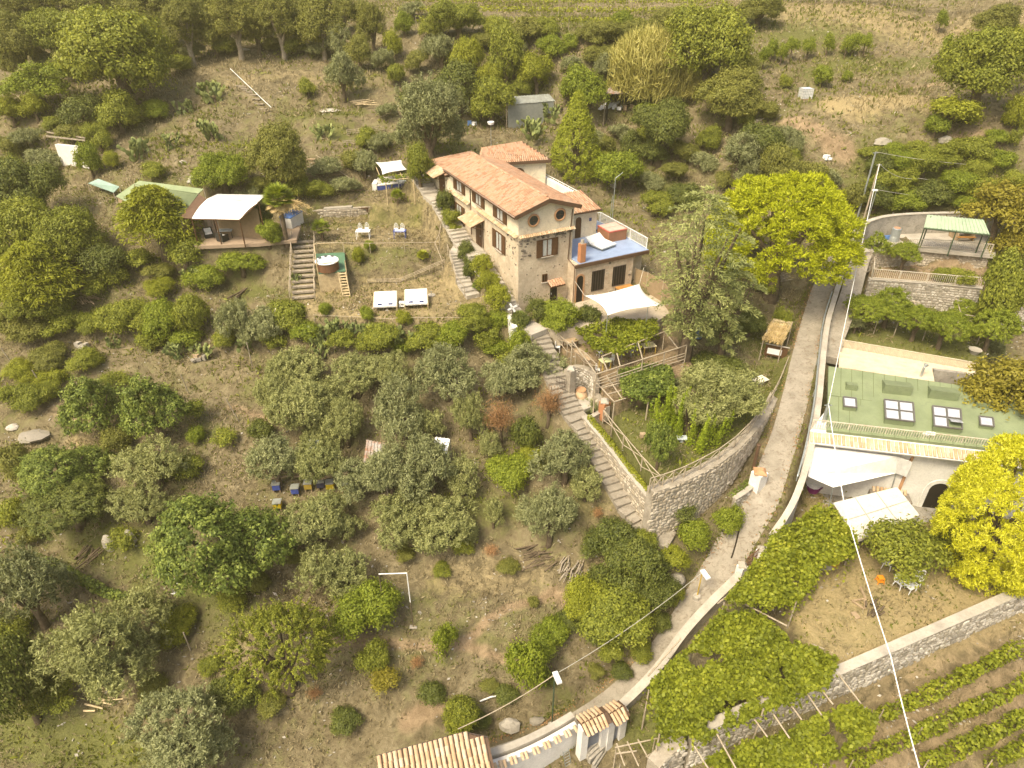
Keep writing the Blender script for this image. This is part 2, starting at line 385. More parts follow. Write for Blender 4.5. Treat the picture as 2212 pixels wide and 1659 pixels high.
def terrain_object():
    ny, nx = XX.shape; me = bpy.data.meshes.new('ground')
    idx = np.arange(nx * ny).reshape(ny, nx)
    quads = np.stack([idx[:-1, :-1], idx[:-1, 1:], idx[1:, 1:], idx[1:, :-1]], -1).reshape(-1, 4)
    me.vertices.add(nx * ny); me.vertices.foreach_set('co', np.stack([xf, yf, zf], 1).astype(np.float32).ravel())
    me.loops.add(quads.size); me.loops.foreach_set('vertex_index', quads.astype(np.int32).ravel())
    me.polygons.add(len(quads)); me.polygons.foreach_set('loop_start', (np.arange(len(quads)) * 4).astype(np.int32)); me.polygons.foreach_set('loop_total', np.full(len(quads), 4, np.int32))
    me.update(); me.polygons.foreach_set('use_smooth', np.ones(len(quads), bool))
    # what grows where: red = green grass, green = bare soil or trodden path, blue = straw
    grn = np.zeros(len(xf)); soil = np.zeros(len(xf)); straw = np.zeros(len(xf))
    def blob(arr, s, val, r):
        d, _ = seg_dist(xf, yf, [G(*map(float, p.split(','))) for p in s.split()]); np.maximum(arr, val * sm(np.clip(1 - d / r, 0, 1)), out=arr)
    for poly, val, r in ((FLATS[6][0], .75, .8), (FLATS[10][0], .30, .8), (FLATS[7][0], .45, .8)):
        np.maximum(grn, val * sm(np.clip(1 - poly_dist(xf, yf, poly) / r, 0, 1)), out=grn)
    for poly, val, r in ((FLATS[0][0], .55, 1.5), (FLATS[1][0], .4, 1.), (FLATS[10][0], .75, 1.), (FLATS[2][0], .2, 1.)):
        np.maximum(straw, val * sm(np.clip(1 - poly_dist(xf, yf, poly) / r, 0, 1)), out=straw)
    np.maximum(soil, .9 * (poly_dist(xf, yf, FLATS[8][0]) < .2), out=soil)
    np.maximum(soil, .9 * (poly_dist(xf, yf, FLATS[5][0]) < .4), out=soil)
    for s, val, r in (('1280,1360 1200,1280 1100,1310 1000,1390 840,1390 700,1380', .8, .8), ('1000,1395 1120,1430', .8, .7), ('500,880 580,905', .7, 1.2), ('60,880 200,900', .5, 2.5), ('1330,1200 1250,1260 1320,1330', .5, 2.),
                      ('880,1560 950,1520', .9, 1.2), ('1700,265 1790,300 1830,330', .8, 2.2), ('1900,185 2040,180', .6, 1.2), ('2060,300 2140,300', .7, 3.), ('1850,1640 2212,1480', .55, 7.), ('1950,1640 2212,1560', .5, 4.), ('1230,110 1400,120 1500,140', .5, 2.5), ('1300,1060 1250,1120 1330,1100', .4, 2.)):
        blob(soil, s, val, r)
    for s, val, r in (('1830,222 1950,215 2080,225', 1.1, 6.), ('1800,1440 2100,1330 2212,1290', .75, 2.2), ('180,880 250,950 160,960', .6, 2.), ('800,630 1000,640', .6, 3), ('500,180 650,165 740,180', .35, 5.), ('300,1500 500,1400 650,1480', .3, 4.), ('950,1260 1150,1230', .4, 3.), ('1700,20 2200,40', .6, 9.)):
        blob(straw, s, val, r)
    for s, val, r in (('250,1660 60,1560', .7, 3.5), ('700,490 900,478', .3, 1.), ('760,545 940,550', .2, .7), ('1000,330 700,280', .25, 3.), ('620,255 780,245', .5, 2.), ('1250,50 1800,60', .45, 7.), ('1750,150 2000,140', .5, 4.), ('430,640 620,640', .3, 2.), ('100,1100 500,1300', .35, 4.), ('900,1120 1250,1090', .3, 3.), ('1420,400 1350,340', .45, 3.), ('1760,1270 1900,1230', .6, 1.5), ('1850,380 2180,400', .5, 4.), ('1500,700 1650,760', .35, 3.), ('1370,1570 1450,1600', .6, 1.5)):
        blob(grn, s, val, r)
    ca = me.color_attributes.new('cover', 'FLOAT_COLOR', 'POINT')
    ca.data.foreach_set('color', np.stack([grn, soil, straw, np.ones(len(xf))], 1).astype(np.float32).ravel())
    m, n, l, b = new_mat('hillside_soil_and_grass')
    at = n.new('ShaderNodeAttribute'); at.attribute_name = 'cover'; sep = n.new('ShaderNodeSeparateColor'); l.new(at.outputs['Color'], sep.inputs[0])
    f1 = noise(n, l, .22, 6, .65, .3); f2 = noise(n, l, 1.3, 6, .72, .6); f3 = noise(n, l, 7., 5, .75)
    dry = ramp(n, l, f2, [(.28, (.082, .066, .038)), (.5, (.175, .143, .083)), (.72, (.31, .26, .165))])
    grass = ramp(n, l, f3, [(.3, (.07, .082, .018)), (.7, (.16, .17, .045))])
    soilc = ramp(n, l, f2, [(.3, (.16, .11, .065)), (.7, (.36, .27, .17))])
    strawc = ramp(n, l, f3, [(.25, (.25, .19, .09)), (.7, (.44, .35, .19))])
    gm = math_(n, l, 'ADD', f1, math_(n, l, 'MULTIPLY', f2, .6)); gm = math_(n, l, 'ADD', gm, math_(n, l, 'MULTIPLY', sep.outputs[0], .55))
    gm = ramp(n, l, gm, [(.80, (0, 0, 0)), (1.05, (1, 1, 1))])
    col = mixc(n, l, math_(n, l, 'MULTIPLY', gm, .8), dry, grass)
    sfac = ramp(n, l, math_(n, l, 'ADD', sep.outputs[2], math_(n, l, 'MULTIPLY', math_(n, l, 'SUBTRACT', f2, .5), 1.3)), [(.25, (0, 0, 0)), (.8, (.9, .9, .9))]); col = mixc(n, l, sfac, col, strawc)
    so = ramp(n, l, math_(n, l, 'ADD', sep.outputs[1], math_(n, l, 'MULTIPLY', math_(n, l, 'SUBTRACT', f2, .5), .9)), [(.3, (0, 0, 0)), (.7, (.95, .95, .95))]); col = mixc(n, l, so, col, soilc)
    col = mixc(n, l, .55, col, ramp(n, l, noise(n, l, 26., 4, .8), [(.25, (.42, .42, .42)), (.75, (1.35, 1.35, 1.3))]), 'MULTIPLY')
    l.new(col, b.inputs['Base Color']); b.inputs['Roughness'].default_value = .95; b.inputs['Specular IOR Level'].default_value = .1
    bump(n, l, b, math_(n, l, 'ADD', f3, f2), .8, .12)
    me.materials.append(m); o = bpy.data.objects.new('ground', me); COL.objects.link(o); o['kind'] = 'structure'; o['label'] = 'dry terraced hillside with patchy grass and brown soil'
    ROOTM[o.name] = Matrix.Identity(4)
    return o, grn, soil, straw
GROUND, COV_G, COV_S, COV_D = terrain_object()
# ---------------------------------------------------------------- surfaces
PALE_BARK = plain('pale_bark', (.36, .31, .24), (.22, .18, .13), 3., .9, .1, bs=.5, fine=10., bd=.04)
CONC = plain('lane_concrete', (.32, .285, .23), (.215, .19, .15), .9, .9, .2, bs=.35, fine=9., worn=(.19, .155, .115))
CEMENT = plain('pale_cement', (.44, .40, .335), (.30, .27, .225), .8, .9, .2, bs=.3, fine=8.)
GREYCEM = plain('grey_cement', (.36, .33, .28), (.24, .22, .19), .9, .9, .2, bs=.4, fine=7., worn=(.20, .185, .155))
PATIO = plain('patio_stone', (.47, .40, .30), (.34, .285, .21), 1.2, .85, .25, bs=.3, fine=6.)
MORTAR = plain('wall_mortar', (.38, .335, .27), (.25, .215, .165), 1.6, .95, .1, bs=.7, fine=9., bd=.06)
STONE = pieces('field_stone', [(.0, (.24, .215, .175)), (.35, (.37, .335, .28)), (.7, (.47, .43, .37)), (1, (.56, .52, .45))], .92, 9., (.22, .20, .13))
TANSTONE = pieces('tan_stone', [(.0, (.29, .245, .18)), (.4, (.40, .345, .265)), (1, (.52, .46, .37))], .92, 9., (.25, .21, .14))
DARKSTONE = pieces('dark_stone', [(.0, (.10, .085, .07)), (.5, (.19, .16, .13)), (1, (.33, .27, .21))], .9, 12.)
CREAM = plain('cream_plaster', (.72, .64, .475), (.60, .52, .38), .6, .9, .15, bs=.2, fine=10., worn=(.56, .48, .36))
OLDPLASTER = plain('old_stone_plaster', (.60, .51, .375), (.42, .345, .25), 1.1, .92, .15, bs=.55, fine=6., bd=.05, worn=(.47, .37, .27))
PINKPLASTER = plain('weathered_stone_plaster', (.56, .47, .35), (.37, .30, .22), 1.7, .92, .15, bs=.7, fine=5., bd=.06, worn=(.44, .31, .22))
WHITE = plain('white_render', (.74, .72, .68), (.58, .56, .52), .7, .85, .2, bs=.12, fine=8.)
WHITEPAINT = plain('white_paint', (.80, .80, .78), (.70, .70, .68), 2., .5, .4, bs=.05)
TILE = pieces('roof_tile', [(.0, (.33, .185, .11)), (.3, (.43, .245, .15)), (.65, (.50, .30, .19)), (.85, (.47, .315, .215)), (1, (.38, .27, .195))], .85, 11., (.30, .22, .15))
OLDTILE = pieces('old_roof_tile', [(.0, (.44, .29, .17)), (.3, (.50, .35, .215)), (.7, (.55, .41, .27)), (1, (.58, .46, .33))], .9, 10., (.32, .25, .15))
FASCIA = plain('brown_fascia', (.12, .07, .042), None, 2., .6, .3)
WOODBROWN = plain('brown_wood', (.115, .058, .026), (.075, .038, .018), 5., .6, .3, bs=.2)
POLE = plain('weathered_pole', (.42, .355, .26), (.27, .22, .16), 4., .85, .15, bs=.4, fine=14.)
BAMBOO = plain('cane', (.56, .45, .27), (.38, .29, .17), 4., .7, .2, bs=.3)
PLANK = plain('plank', (.40, .30, .19), (.27, .195, .12), 4., .85, .2, bs=.3)
IRON = plain('dark_iron', (.06, .05, .045), (.09, .055, .035), 6., .6, .4)
GALV = plain('galvanised_steel', (.45, .48, .47), (.34, .37, .36), 3., .45, .5, .6)
RAILWHITE = plain('painted_railing', (.62, .57, .47), (.45, .36, .26), 4., .55, .4)
GLASSM, _n, _l, _b = new_mat('window_glass'); _b.inputs['Base Color'].default_value = (.035, .04, .042, 1); _b.inputs['Roughness'].default_value = .08; _b.inputs['Specular IOR Level'].default_value = .8
CURTAIN = plain('curtained_pane', (.50, .51, .48), (.36, .37, .35), 6., .25, .6)
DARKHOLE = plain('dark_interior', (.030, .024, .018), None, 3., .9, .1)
CLOTH = plain('white_canvas', (.82, .81, .78), (.72, .71, .68), .8, .7, .2, bs=.35, fine=2.2, bd=.08)
TERRACOTTA = plain('terracotta', (.52, .30, .16), (.40, .22, .115), 2.5, .85, .2, bs=.3)
BLUEFLOOR = plain('blue_tile_floor', (.30, .38, .55), (.23, .30, .46), 1.5, .35, .5, bs=.1)
GREENROOF = plain('green_roofing', (.22, .26, .145), (.165, .2, .11), .7, .8, .25, bs=.15, fine=30., bd=.01, worn=(.19, .22, .13))
CREAMROOF = plain('cream_roofing', (.70, .58, .41), (.54, .43, .30), 1.6, .8, .2, bs=.15)
TARP_GREEN = plain('green_tarpaulin', (.25, .30, .17), (.19, .235, .13), .6, .8, .2, bs=.15)
TARP_TEAL = plain('teal_tarpaulin', (.30, .42, .36), (.24, .34, .29), .6, .7, .2)
SHADECLOTH = plain('shade_cloth', (.15, .18, .10), (.11, .135, .075), .8, .9, .1)
GREENMETAL = plain('green_sheet_metal', (.34, .42, .29), (.27, .34, .235), 1.2, .55, .4)
GREENPOST = plain('green_post', (.06, .09, .05), None, 3., .6, .3)
TIN = plain('grey_tin', (.38, .40, .36), (.27, .27, .24), 1.5, .5, .4, .3)
RUST = plain('rusty_tin', (.40, .40, .37), (.30, .15, .08), 1.8, .7, .3, .2, worn=(.27, .125, .06))
PLASTIC = plain('white_plastic', (.82, .82, .80), (.74, .74, .72), 3., .4, .4, bs=.03)
BLUEP = plain('blue_plastic', (.10, .20, .42), (.07, .15, .33), 3., .45, .4)
ROPE = plain('rope', (.62, .57, .47), None, 8., .8, .2)
def colour(name, c, rough=.5, metal=0.): return plain(name, c, tuple(k * .8 for k in c), 3., rough, .35, metal, bs=.08)

# ---------------------------------------------------------------- pieces shared by many things
def prism_mesh(n=6, name='pole'):
    m = MB(); m.tube([(0, 0, 0), (0, 0, .5), (0, 0, 1)], [1, .93, .86], n); return m.mesh(name, True)
POLEMESH = {}
def pole(name, parent, p, q, r, mat=None, n=6):
    mat = mat or POLE
    if (mat.name, n) not in POLEMESH: POLEMESH[(mat.name, n)] = prism_mesh(n); POLEMESH[(mat.name, n)].materials.append(mat)
    p = np.asarray(p, float); q = np.asarray(q, float); d = q - p; L = np.linalg.norm(d); rot = Vector(d).to_track_quat('Z', 'Y').to_matrix().to_4x4()
    return piece(name, POLEMESH[(mat.name, n)], parent, Matrix.Translation(Vector(p)) @ rot @ Matrix.Diagonal((r, r, L, 1)))
BOXMESH = {}
def slat(name, parent, p, q, w, h, mat, up=(0, 0, 1)):
    """a straight board from p to q"""
    if mat.name not in BOXMESH: m = MB(); m.box((0, 0, 0), (1, 1, 1)); BOXMESH[mat.name] = m.mesh('board'); BOXMESH[mat.name].materials.append(mat)
    p = np.asarray(p, float); q = np.asarray(q, float); d = q - p; L = np.linalg.norm(d); x = d / L; y = np.cross(up, x)
    if np.linalg.norm(y) < 1e-3: y = V3(0, 1, 0)
    y = unit(y); z = np.cross(x, y); M = Matrix.Identity(4)
    for i in range(3): M[i][0] = x[i] * L; M[i][1] = y[i] * w; M[i][2] = z[i] * h; M[i][3] = (p[i] + q[i]) / 2
    return piece(name, BOXMESH[mat.name], parent, M)
def stone_variants(mat, tagname):
    out = []; r = random.Random(5)
    for k in range(6):
        m = MB(); n = 7; ring = []; front = []
        for i in range(n):
            a = 2 * math.pi * i / n + r.uniform(-.18, .18); c, s = math.cos(a), math.sin(a); q = 1 / max(abs(c), abs(s)) * r.uniform(.86, 1.0); ring.append((.5 * c * q, 0, .5 * s * q)); front.append((.36 * c * q + r.uniform(-.03, .03), -1 * r.uniform(.8, 1.15), .36 * s * q))
        m.add(ring + front + [(0, -1.12, 0)], [(i, (i + 1) % n, n + (i + 1) % n, n + i) for i in range(n)] + [(n + i, n + (i + 1) % n, 2 * n) for i in range(n)])
        me = m.mesh('stone'); me.materials.append(mat); out.append(me)
    return out
STONES = {'grey': stone_variants(STONE, 'g'), 'tan': stone_variants(TANSTONE, 't'), 'dark': stone_variants(DARKSTONE, 'd')}
def join_pieces(name, items, parent, mat, kind='stuff'):
    """items: (mesh, world matrix): one joined part"""
    V = []; F = []; off = 0; Mi = ROOTM[parent.name].inverted()
    cache = {}
    for me, M in items:
        if me.name not in cache:
            a = np.empty(len(me.vertices) * 3, np.float32); me.vertices.foreach_get('co', a); cache[me.name] = (a.reshape(-1, 3), [tuple(p.vertices) for p in me.polygons])
        a, fs = cache[me.name]; T = np.array(Mi @ M); V.append(a @ T[:3, :3].T + T[:3, 3]); F += [tuple(i + off for i in f) for f in fs]; off += len(a)
    if not V: return None
    me = bpy.data.meshes.new(name); me.from_pydata(np.concatenate(V).tolist(), [], F); me.update(); me.materials.append(mat)
    o = bpy.data.objects.new(name, me); link(o, parent); o['kind'] = kind; return o
def scatter_pieces(name, items, parent, mat, n_single):
    """the n_single pieces that show largest become parts of their own, the rest one part"""
    def big(it):
        M = it[1]; c = M.translation; return depth_of(c)
    items = sorted(items, key=big)
    for me, M in items[:n_single]: piece(name, me, parent, M)
    join_pieces(name + 's', items[n_single:], parent, mat)
def wall_stones(parent, pts, bots, side, style, n_single, size=.34, relief=.05, gap=.03, skip=0.):
    """rubble stones on the face of a wall; pts = top line, bots = foot heights, side = +1 face left of the walking direction"""
    items = []; r = random.Random(len(pts) * 7 + n_single); var = STONES[style]
    for i in range(len(pts) - 1):
        a, b = np.asarray(pts[i], float), np.asarray(pts[i + 1], float); d = b - a; d[2] = 0; L = np.linalg.norm(d); x = d / L; nrm = V3(-x[1], x[0], 0) * side; top0, top1, b0, b1 = a[2], b[2], bots[i], bots[i + 1]
        zlo = min(b0, b1); z = zlo
        while z < max(top0, top1):
            hgt = size * r.uniform(.55, .95); s = r.uniform(-.2, 0)
            while s < L:
                wd = size * r.uniform(.6, 1.55); t = (s + wd / 2) / L
                if 0 <= t <= 1:
                    tt = top0 + (top1 - top0) * t; bb = b0 + (b1 - b0) * t; zc = z + hgt / 2 + r.uniform(-.03, .03)
                    if zc < tt - .04 and zc > bb - .15 and r.random() > skip:
                        hh = min(hgt, max(.08, 2 * (tt - zc))); c = a + x * (s + wd / 2) + nrm * 0.004; M = Matrix.Identity(4); yv = -nrm
                        for j in range(3): M[j][0] = x[j] * side * (wd - gap); M[j][1] = yv[j] * relief * r.uniform(.6, 1.6); M[j][3] = (c[0], c[1], zc)[j]
                        M[2][2] = hh - gap
                        items.append((var[r.randrange(6)], M))
                s += wd
            z += hgt
    scatter_pieces('stone', items, parent, var[0].materials[0], n_single)
def wall_core(pts, bots, th, side):
    """solid wall behind a face line: the face is the line, the body lies on the other side"""
    m = MB(); n = len(pts); off = []
    for i in range(n):
        a, b = np.asarray(pts[max(i - 1, 0)], float), np.asarray(pts[min(i + 1, n - 1)], float); d = unit([b[0] - a[0], b[1] - a[1], 0]); off.append(V3(d[1], -d[0], 0) * side * th)
    vs = []
    for p, z, o in zip(pts, bots, off):
        p = np.asarray(p, float); q = p + o; vs += [(p[0], p[1], z), (p[0], p[1], p[2]), (q[0], q[1], q[2]), (q[0], q[1], z)]
    fs = [(0, 1, 2, 3), tuple(4 * (n - 1) + k for k in (3, 2, 1, 0))]
    for i in range(n - 1):
        a, b = 4 * i, 4 * i + 4
        for k in range(4): k2 = (k + 1) % 4; fs.append((a + k, b + k, b + k2, a + k2))
    return m.add(vs, fs)
def stone_wall(name, label, pts, bots, th, side, style='grey', n_single=0, size=.34, relief=.05, cap=None, skip=0., core=None):
    p0 = np.asarray(pts[0], float); t = thing(name, label, 'wall', (p0[0], p0[1], min(bots)))
    obj('wall_body', wall_core(pts, bots, th, side), core or MORTAR, t); wall_stones(t, pts, bots, side, style, n_single, size, relief, skip=skip)
    if cap:
        q = [np.asarray(p, float) + V3(0, 0, .07) for p in pts]; n = len(q); q2 = []
        for i in range(n):
            a, b = q[max(i - 1, 0)], q[min(i + 1, n - 1)]; d = unit([b[0] - a[0], b[1] - a[1], 0]); q2.append(q[i] + V3(-d[1], d[0], 0) * side * .06)
        obj('coping', wall_core(q2, [p[2] - .066 for p in q], th + .12, side), cap, t)
    return t
def resample(pts, step):
    pts = [np.asarray(p, float) for p in pts]; out = [pts[0]]
    for a, b in zip(pts[:-1], pts[1:]):
        n = max(1, int(np.linalg.norm((b - a)[:2]) / step)); out += [a + (b - a) * k / n for k in range(1, n + 1)]
    return out
def smooth_path(pts, it=2):
    for _ in range(it):
        q = [pts[0]]
        for a, b in zip(pts[:-1], pts[1:]): q += [a * .75 + b * .25, a * .25 + b * .75]
        pts = q + [pts[-1]]
    return pts
def ribbon(pts, hw, th, dz):
    """a strip of paving following a path"""
    m = MB(); n = len(pts); vs = []; fs = []
    for i, p in enumerate(pts):
        a, b = pts[max(i - 1, 0)], pts[min(i + 1, n - 1)]; d = unit([b[0] - a[0], b[1] - a[1], 0]); s = V3(-d[1], d[0], 0); w = hw(i / (n - 1)) if callable(hw) else (hw if isinstance(hw, tuple) else (hw, hw))
        l_, r_ = p + s * w[0], p - s * w[1]
        vs += [l_ + V3(0, 0, dz), r_ + V3(0, 0, dz), r_ + V3(0, 0, dz - th), l_ + V3(0, 0, dz - th)]
    for i in range(n - 1):
        a, b = 4 * i, 4 * i + 4
        for k in range(4): k2 = (k + 1) % 4; fs.append((a + k, a + k2, b + k2, b + k))
    fs += [(0, 1, 2, 3), tuple(4 * (n - 1) + k for k in (3, 2, 1, 0))]
    return m.add(vs, fs)

# ---------------------------------------------------------------- the lane and its walls
lane_path = smooth_path([np.asarray(p) for p in LANE], 2)
LANE_O = obj('lane', ribbon(lane_path, lambda t: (.62 + .62 * math.sin(min(max(t - .3, 0) / .4, 1) * math.pi) ** 2 + .3 * t, 1.0), .3, .06), CONC); LANE_O['kind'] = 'structure'; LANE_O['label'] = 'narrow concrete lane winding up the hill'
ROOTM[LANE_O.name] = Matrix.Identity(4)
seam = [on_ground(PZ(u, v, z), .068) for u, v, z in ((1604, 1108, 8.3), (1598, 1140, 7.8), (1588, 1180, 7.1), (1580, 1205, 6.6))]
obj('drain_slot', ribbon(smooth_path([V3(p[0], p[1], p[2]) for p in seam], 1), .05, .02, .012), DARKHOLE, LANE_O)
obj('cross_joint', ribbon([on_ground(PZ(1592, 1098, 8.4), .07), on_ground(PZ(1700, 1106, 8.8), .07)], .09, .02, .012), CEMENT, LANE_O)

def parapet(label, pts, th, side, mat, cap, foot=-.4, name='parapet_wall', capw=.06):
    pts = smooth_path([np.asarray(p, float) for p in pts], 2); bots = []
    for p in pts: bots.append(min(H(p[0] + dx, p[1] + dy) for dx in (-.6, 0, .6) for dy in (-.6, 0, .6)) + foot)
    t = thing(name, label, 'wall', (pts[0][0], pts[0][1], bots[0])); obj('wall_body', wall_core(pts, bots, th, side), mat, t)
    n = len(pts); q2 = []
    for i in range(n):
        a, b = pts[max(i - 1, 0)], pts[min(i + 1, n - 1)]; d = unit([b[0] - a[0], b[1] - a[1], 0]); q2.append(pts[i] + V3(-d[1], d[0], 0) * side * capw + V3(0, 0, .09))
    obj('coping', wall_core(q2, [p[2] - .087 for p in q2], th + 2 * capw, side), cap, t); return t
UP = pxz('1826,556,15.9 1800,640,14.9 1781,700,14.3 1771,790,13.5 1763,880,12.7 1746,970,11.7 1727,1040,10.8 1702,1100,9.7 1662,1156,8.5')
parapet('white low wall along the right side of the upper lane', UP, .3, -1, WHITE, CEMENT)
gr = thing('guard_rail', 'grey steel guard rail running beside the upper lane', 'railing', UP[1])
gpts = [p + V3(-.25, -.05, .45) for p in smooth_path([np.asarray(p) for p in UP[1:7]], 2)]
m = MB(); m.tube(gpts, .06, 6); obj('rail', m, GALV, gr, smooth=True)
for p in gpts[::3]: pole('post', gr, p + V3(0, 0, -.9), p, .04, GALV)
LOW = pxz('1592,1238,6.9 1527,1300,5.55 1470,1362,4.3 1430,1420,3.3 1388,1470,2.4 1335,1520,1.7')
parapet('rounded grey cement wall along the lower bend of the lane', LOW, .42, -1, GREYCEM, CEMENT)

# retaining wall below the lawn
RW_top = [V3(p[0], p[1], 11.85) for p in px('1412,1064 1450,1052 1500,1032 1580,987 1640,926 1682,862 1708,795', 11.85)]
RW_top = smooth_path(RW_top, 1)
def foot_of(p, q, side, out=1.0):
    d = unit([q[0] - p[0], q[1] - p[1], 0]); n = V3(-d[1], d[0], 0) * side; return H(p[0] + n[0] * out, p[1] + n[1] * out)
def feet(pts, side, out=1.0, drop=.25):
    r = []
    for i, p in enumerate(pts):
        q = pts[i + 1] if i + 1 < len(pts) else p + (p - pts[i - 1]); r.append(min(foot_of(p, q, side, out), p[2] - .3) - drop)
    return r
stone_wall('retaining_wall', 'tall curved rubble stone wall holding up the lawn above the lane', RW_top, feet(RW_top, -1, .9), .7, -1, 'tan', 300, .36, .05)
# wall between stairs and lawn (planter wall)
SW = [V3(p[0], p[1], p[2]) for p in pxz('1262,905,11.4 1300,950,11.0 1345,1010,10.5 1385,1060,10.4 1414,1092,10.3')]
stone_wall('planter_wall', 'low stone planter wall between the long steps and the lawn fence', SW, [H(p[0] - .8, p[1] - .3) - .3 for p in SW], .3, -1, 'tan', 60, .3, .04, cap=CEMENT, skip=.3)

# ---------------------------------------------------------------- stairs
def stairs(name, label, path, width, mat, rise=.19, th=.45, cat='stairs', step_name='step', group=None, frac=1.):
    path = [np.asarray(p, float) for p in path]; t = thing(name, label, cat, path[-1]); r = random.Random(len(path))
    for a, b in zip(path[:-1], path[1:]):
        d = b - a; L = np.linalg.norm(d[:2]); x = unit([d[0], d[1], 0]); drop = a[2] - b[2]
        n = max(1, round(abs(drop) / rise))
        if abs(drop) < .12: n = 1
        for i in range(n):
            c = a + (b - a) * (i + .5) / n; zt = a[2] - drop * (i if drop > 0 else i + 1) / n if n > 1 else max(a[2], b[2])
            m = MB(); m.box((c[0], c[1], zt - th / 2), (L / n * frac + .06 * frac, width * r.uniform(.96, 1.04), th), (x, V3(-x[1], x[0], 0), V3(0, 0, 1))); obj(step_name, m, mat, t)
    return t
stairs('stone_stairs', 'grey stone steps climbing along the left side of the house', STAIR_HOUSE, 1.7, CEMENT)
stairs('stone_stairs', 'long pale stone steps descending from the patio to the lane', STAIR_MAIN, 1.65, CONC)
stairs('stone_stairs', 'short curved steps from the table terrace to the bed terrace', STAIR_SIDE, 1.25, CEMENT)
ws = stairs('log_stairs', 'wide log steps with pole handrails left of the hot tub', STAIR_WOOD, 1.9, PALE_BARK, .21, .16, frac=.5)
a, b = STAIR_WOOD; dd = unit([(b - a)[0], (b - a)[1], 0]); sd = V3(-dd[1], dd[0], 0)
for s in (-1.05, 1.05):
    pole('handrail', ws, a + sd * s + V3(0, 0, .95), b + sd * s + V3(0, 0, .95), .045); pole('handrail', ws, a + sd * s + V3(0, 0, .5), b + sd * s + V3(0, 0, .5), .035)
    for k in range(6): p = a + (b - a) * k / 5 + sd * s; pole('post', ws, p + V3(0, 0, -.4), p + V3(0, 0, 1.05), .05)

# ---------------------------------------------------------------- rustic fences of poles
def rustic_fence(label, pts, hgt, spacing=1.7, brace=True, r=.045, rails=(1.,), name='pole_fence', mat=None):
    pts = resample(pts, spacing); t = thing(name, label, 'fence', pts[0])
    for p in pts: pole('post', t, p + V3(0, 0, -.25), p + V3(0, 0, hgt), r, mat)
    for a, b in zip(pts[:-1], pts[1:]):
        for k in rails: pole('rail', t, a + V3(0, 0, hgt * k), b + V3(0, 0, hgt * k), r * .9, mat)
        if brace:
            pole('brace', t, a + V3(0, 0, .08), b + V3(0, 0, hgt * .95), r * .75, mat); pole('brace', t, a + V3(0, 0, hgt * .95), b + V3(0, 0, .08), r * .75, mat)
    return t
g_ = lambda s: [G(*map(float, p.split(','))) for p in s.split()]
rustic_fence('cross braced pole fence on the lawn wall, curving towards the lane', [p + V3(-.25, .25, 0) for p in RW_top], .95, 1.8)
rustic_fence('cross braced pole fence along the planter beside the long steps', [V3(p[0], p[1], 11.7) for p in px('1302,908 1345,962 1385,1010 1424,1052', 11.7)], .9, 1.8)
rustic_fence('cross braced pole railing at the head of the long steps', [V3(p[0], p[1], 13.0) for p in px('1182,728 1225,762 1262,785 1290,815', 13.)], 1.0, 1.7)
rustic_fence('thin pole railing across the front of the table terrace', [V3(p[0], p[1], 16.75) for p in px('685,540 800,542 950,540', 16.75)], .75, 2.2, False, .03)
rustic_fence('woven branch fence along the bank under the table terrace', [on_ground(p) for p in px('790,572 860,570 960,562', 16.3)], .45, 1.1, False, .03, (.3, .6, .9), name='wattle_fence')
rustic_fence('thin pole fence on the lower edge of the bed terrace', g_('680,696 760,700 850,705 860,703') + g_('905,702 1000,702'), .7, 2.4, False, .03)
rustic_fence('wattle fence on the slope above the blue bench terrace', g_('750,292 830,283'), .6, 1.5, False, .035, (.3, .6, .9), name='wattle_fence')
rustic_fence('second wattle fence, lower on the slope above the blue bench', g_('742,316 808,310'), .6, 1.5, False, .035, (.3, .6, .9), name='wattle_fence')
rustic_fence('zigzag pole railing at the top of the short curved steps', [on_ground(p) for p in px('960,508 950,522 940,535 955,548', 16.9)], .7, 1.3, False, .04)
rustic_fence('leaning pole railing beside the short curved steps', [p + V3(-.75, 0, .1) for p in STAIR_SIDE[1:]], .8, 1.6, False, .04)
# ---------------------------------------------------------------- tiles
def tile_mesh(w, l, mat, name='tile'):
    """a curved half-round clay tile: axis along +Y (downhill is -Y), lies in the XY plane"""
    m = MB(); n = 5; vs = []
    for y, k in ((0, 1.), (-l, .86)):
        for j in range(2):
            for i in range(n + 1):
                a = math.pi * i / n; rr = w / 2 * k * (1 if j == 0 else .82); vs.append((math.cos(a) * rr, y, math.sin(a) * rr * .95 + (.012 if y else 0)))
    N = n + 1; fs = []
    for i in range(n):
        fs += [(i, i + 1, 2 * N + i + 1, 2 * N + i), (N + i + 1, N + i, 3 * N + i, 3 * N + i + 1), (2 * N + i, 2 * N + i + 1, 3 * N + i + 1, 3 * N + i), (i + 1, i, N + i, N + i + 1)]
    m.add(vs, fs); me = m.mesh(name); me.materials.append(mat); return me
T_ROOF = tile_mesh(.19, .42, TILE); T_OLD = tile_mesh(.235, .5, OLDTILE); T_OLD_S = tile_mesh(.21, .4, OLDTILE)
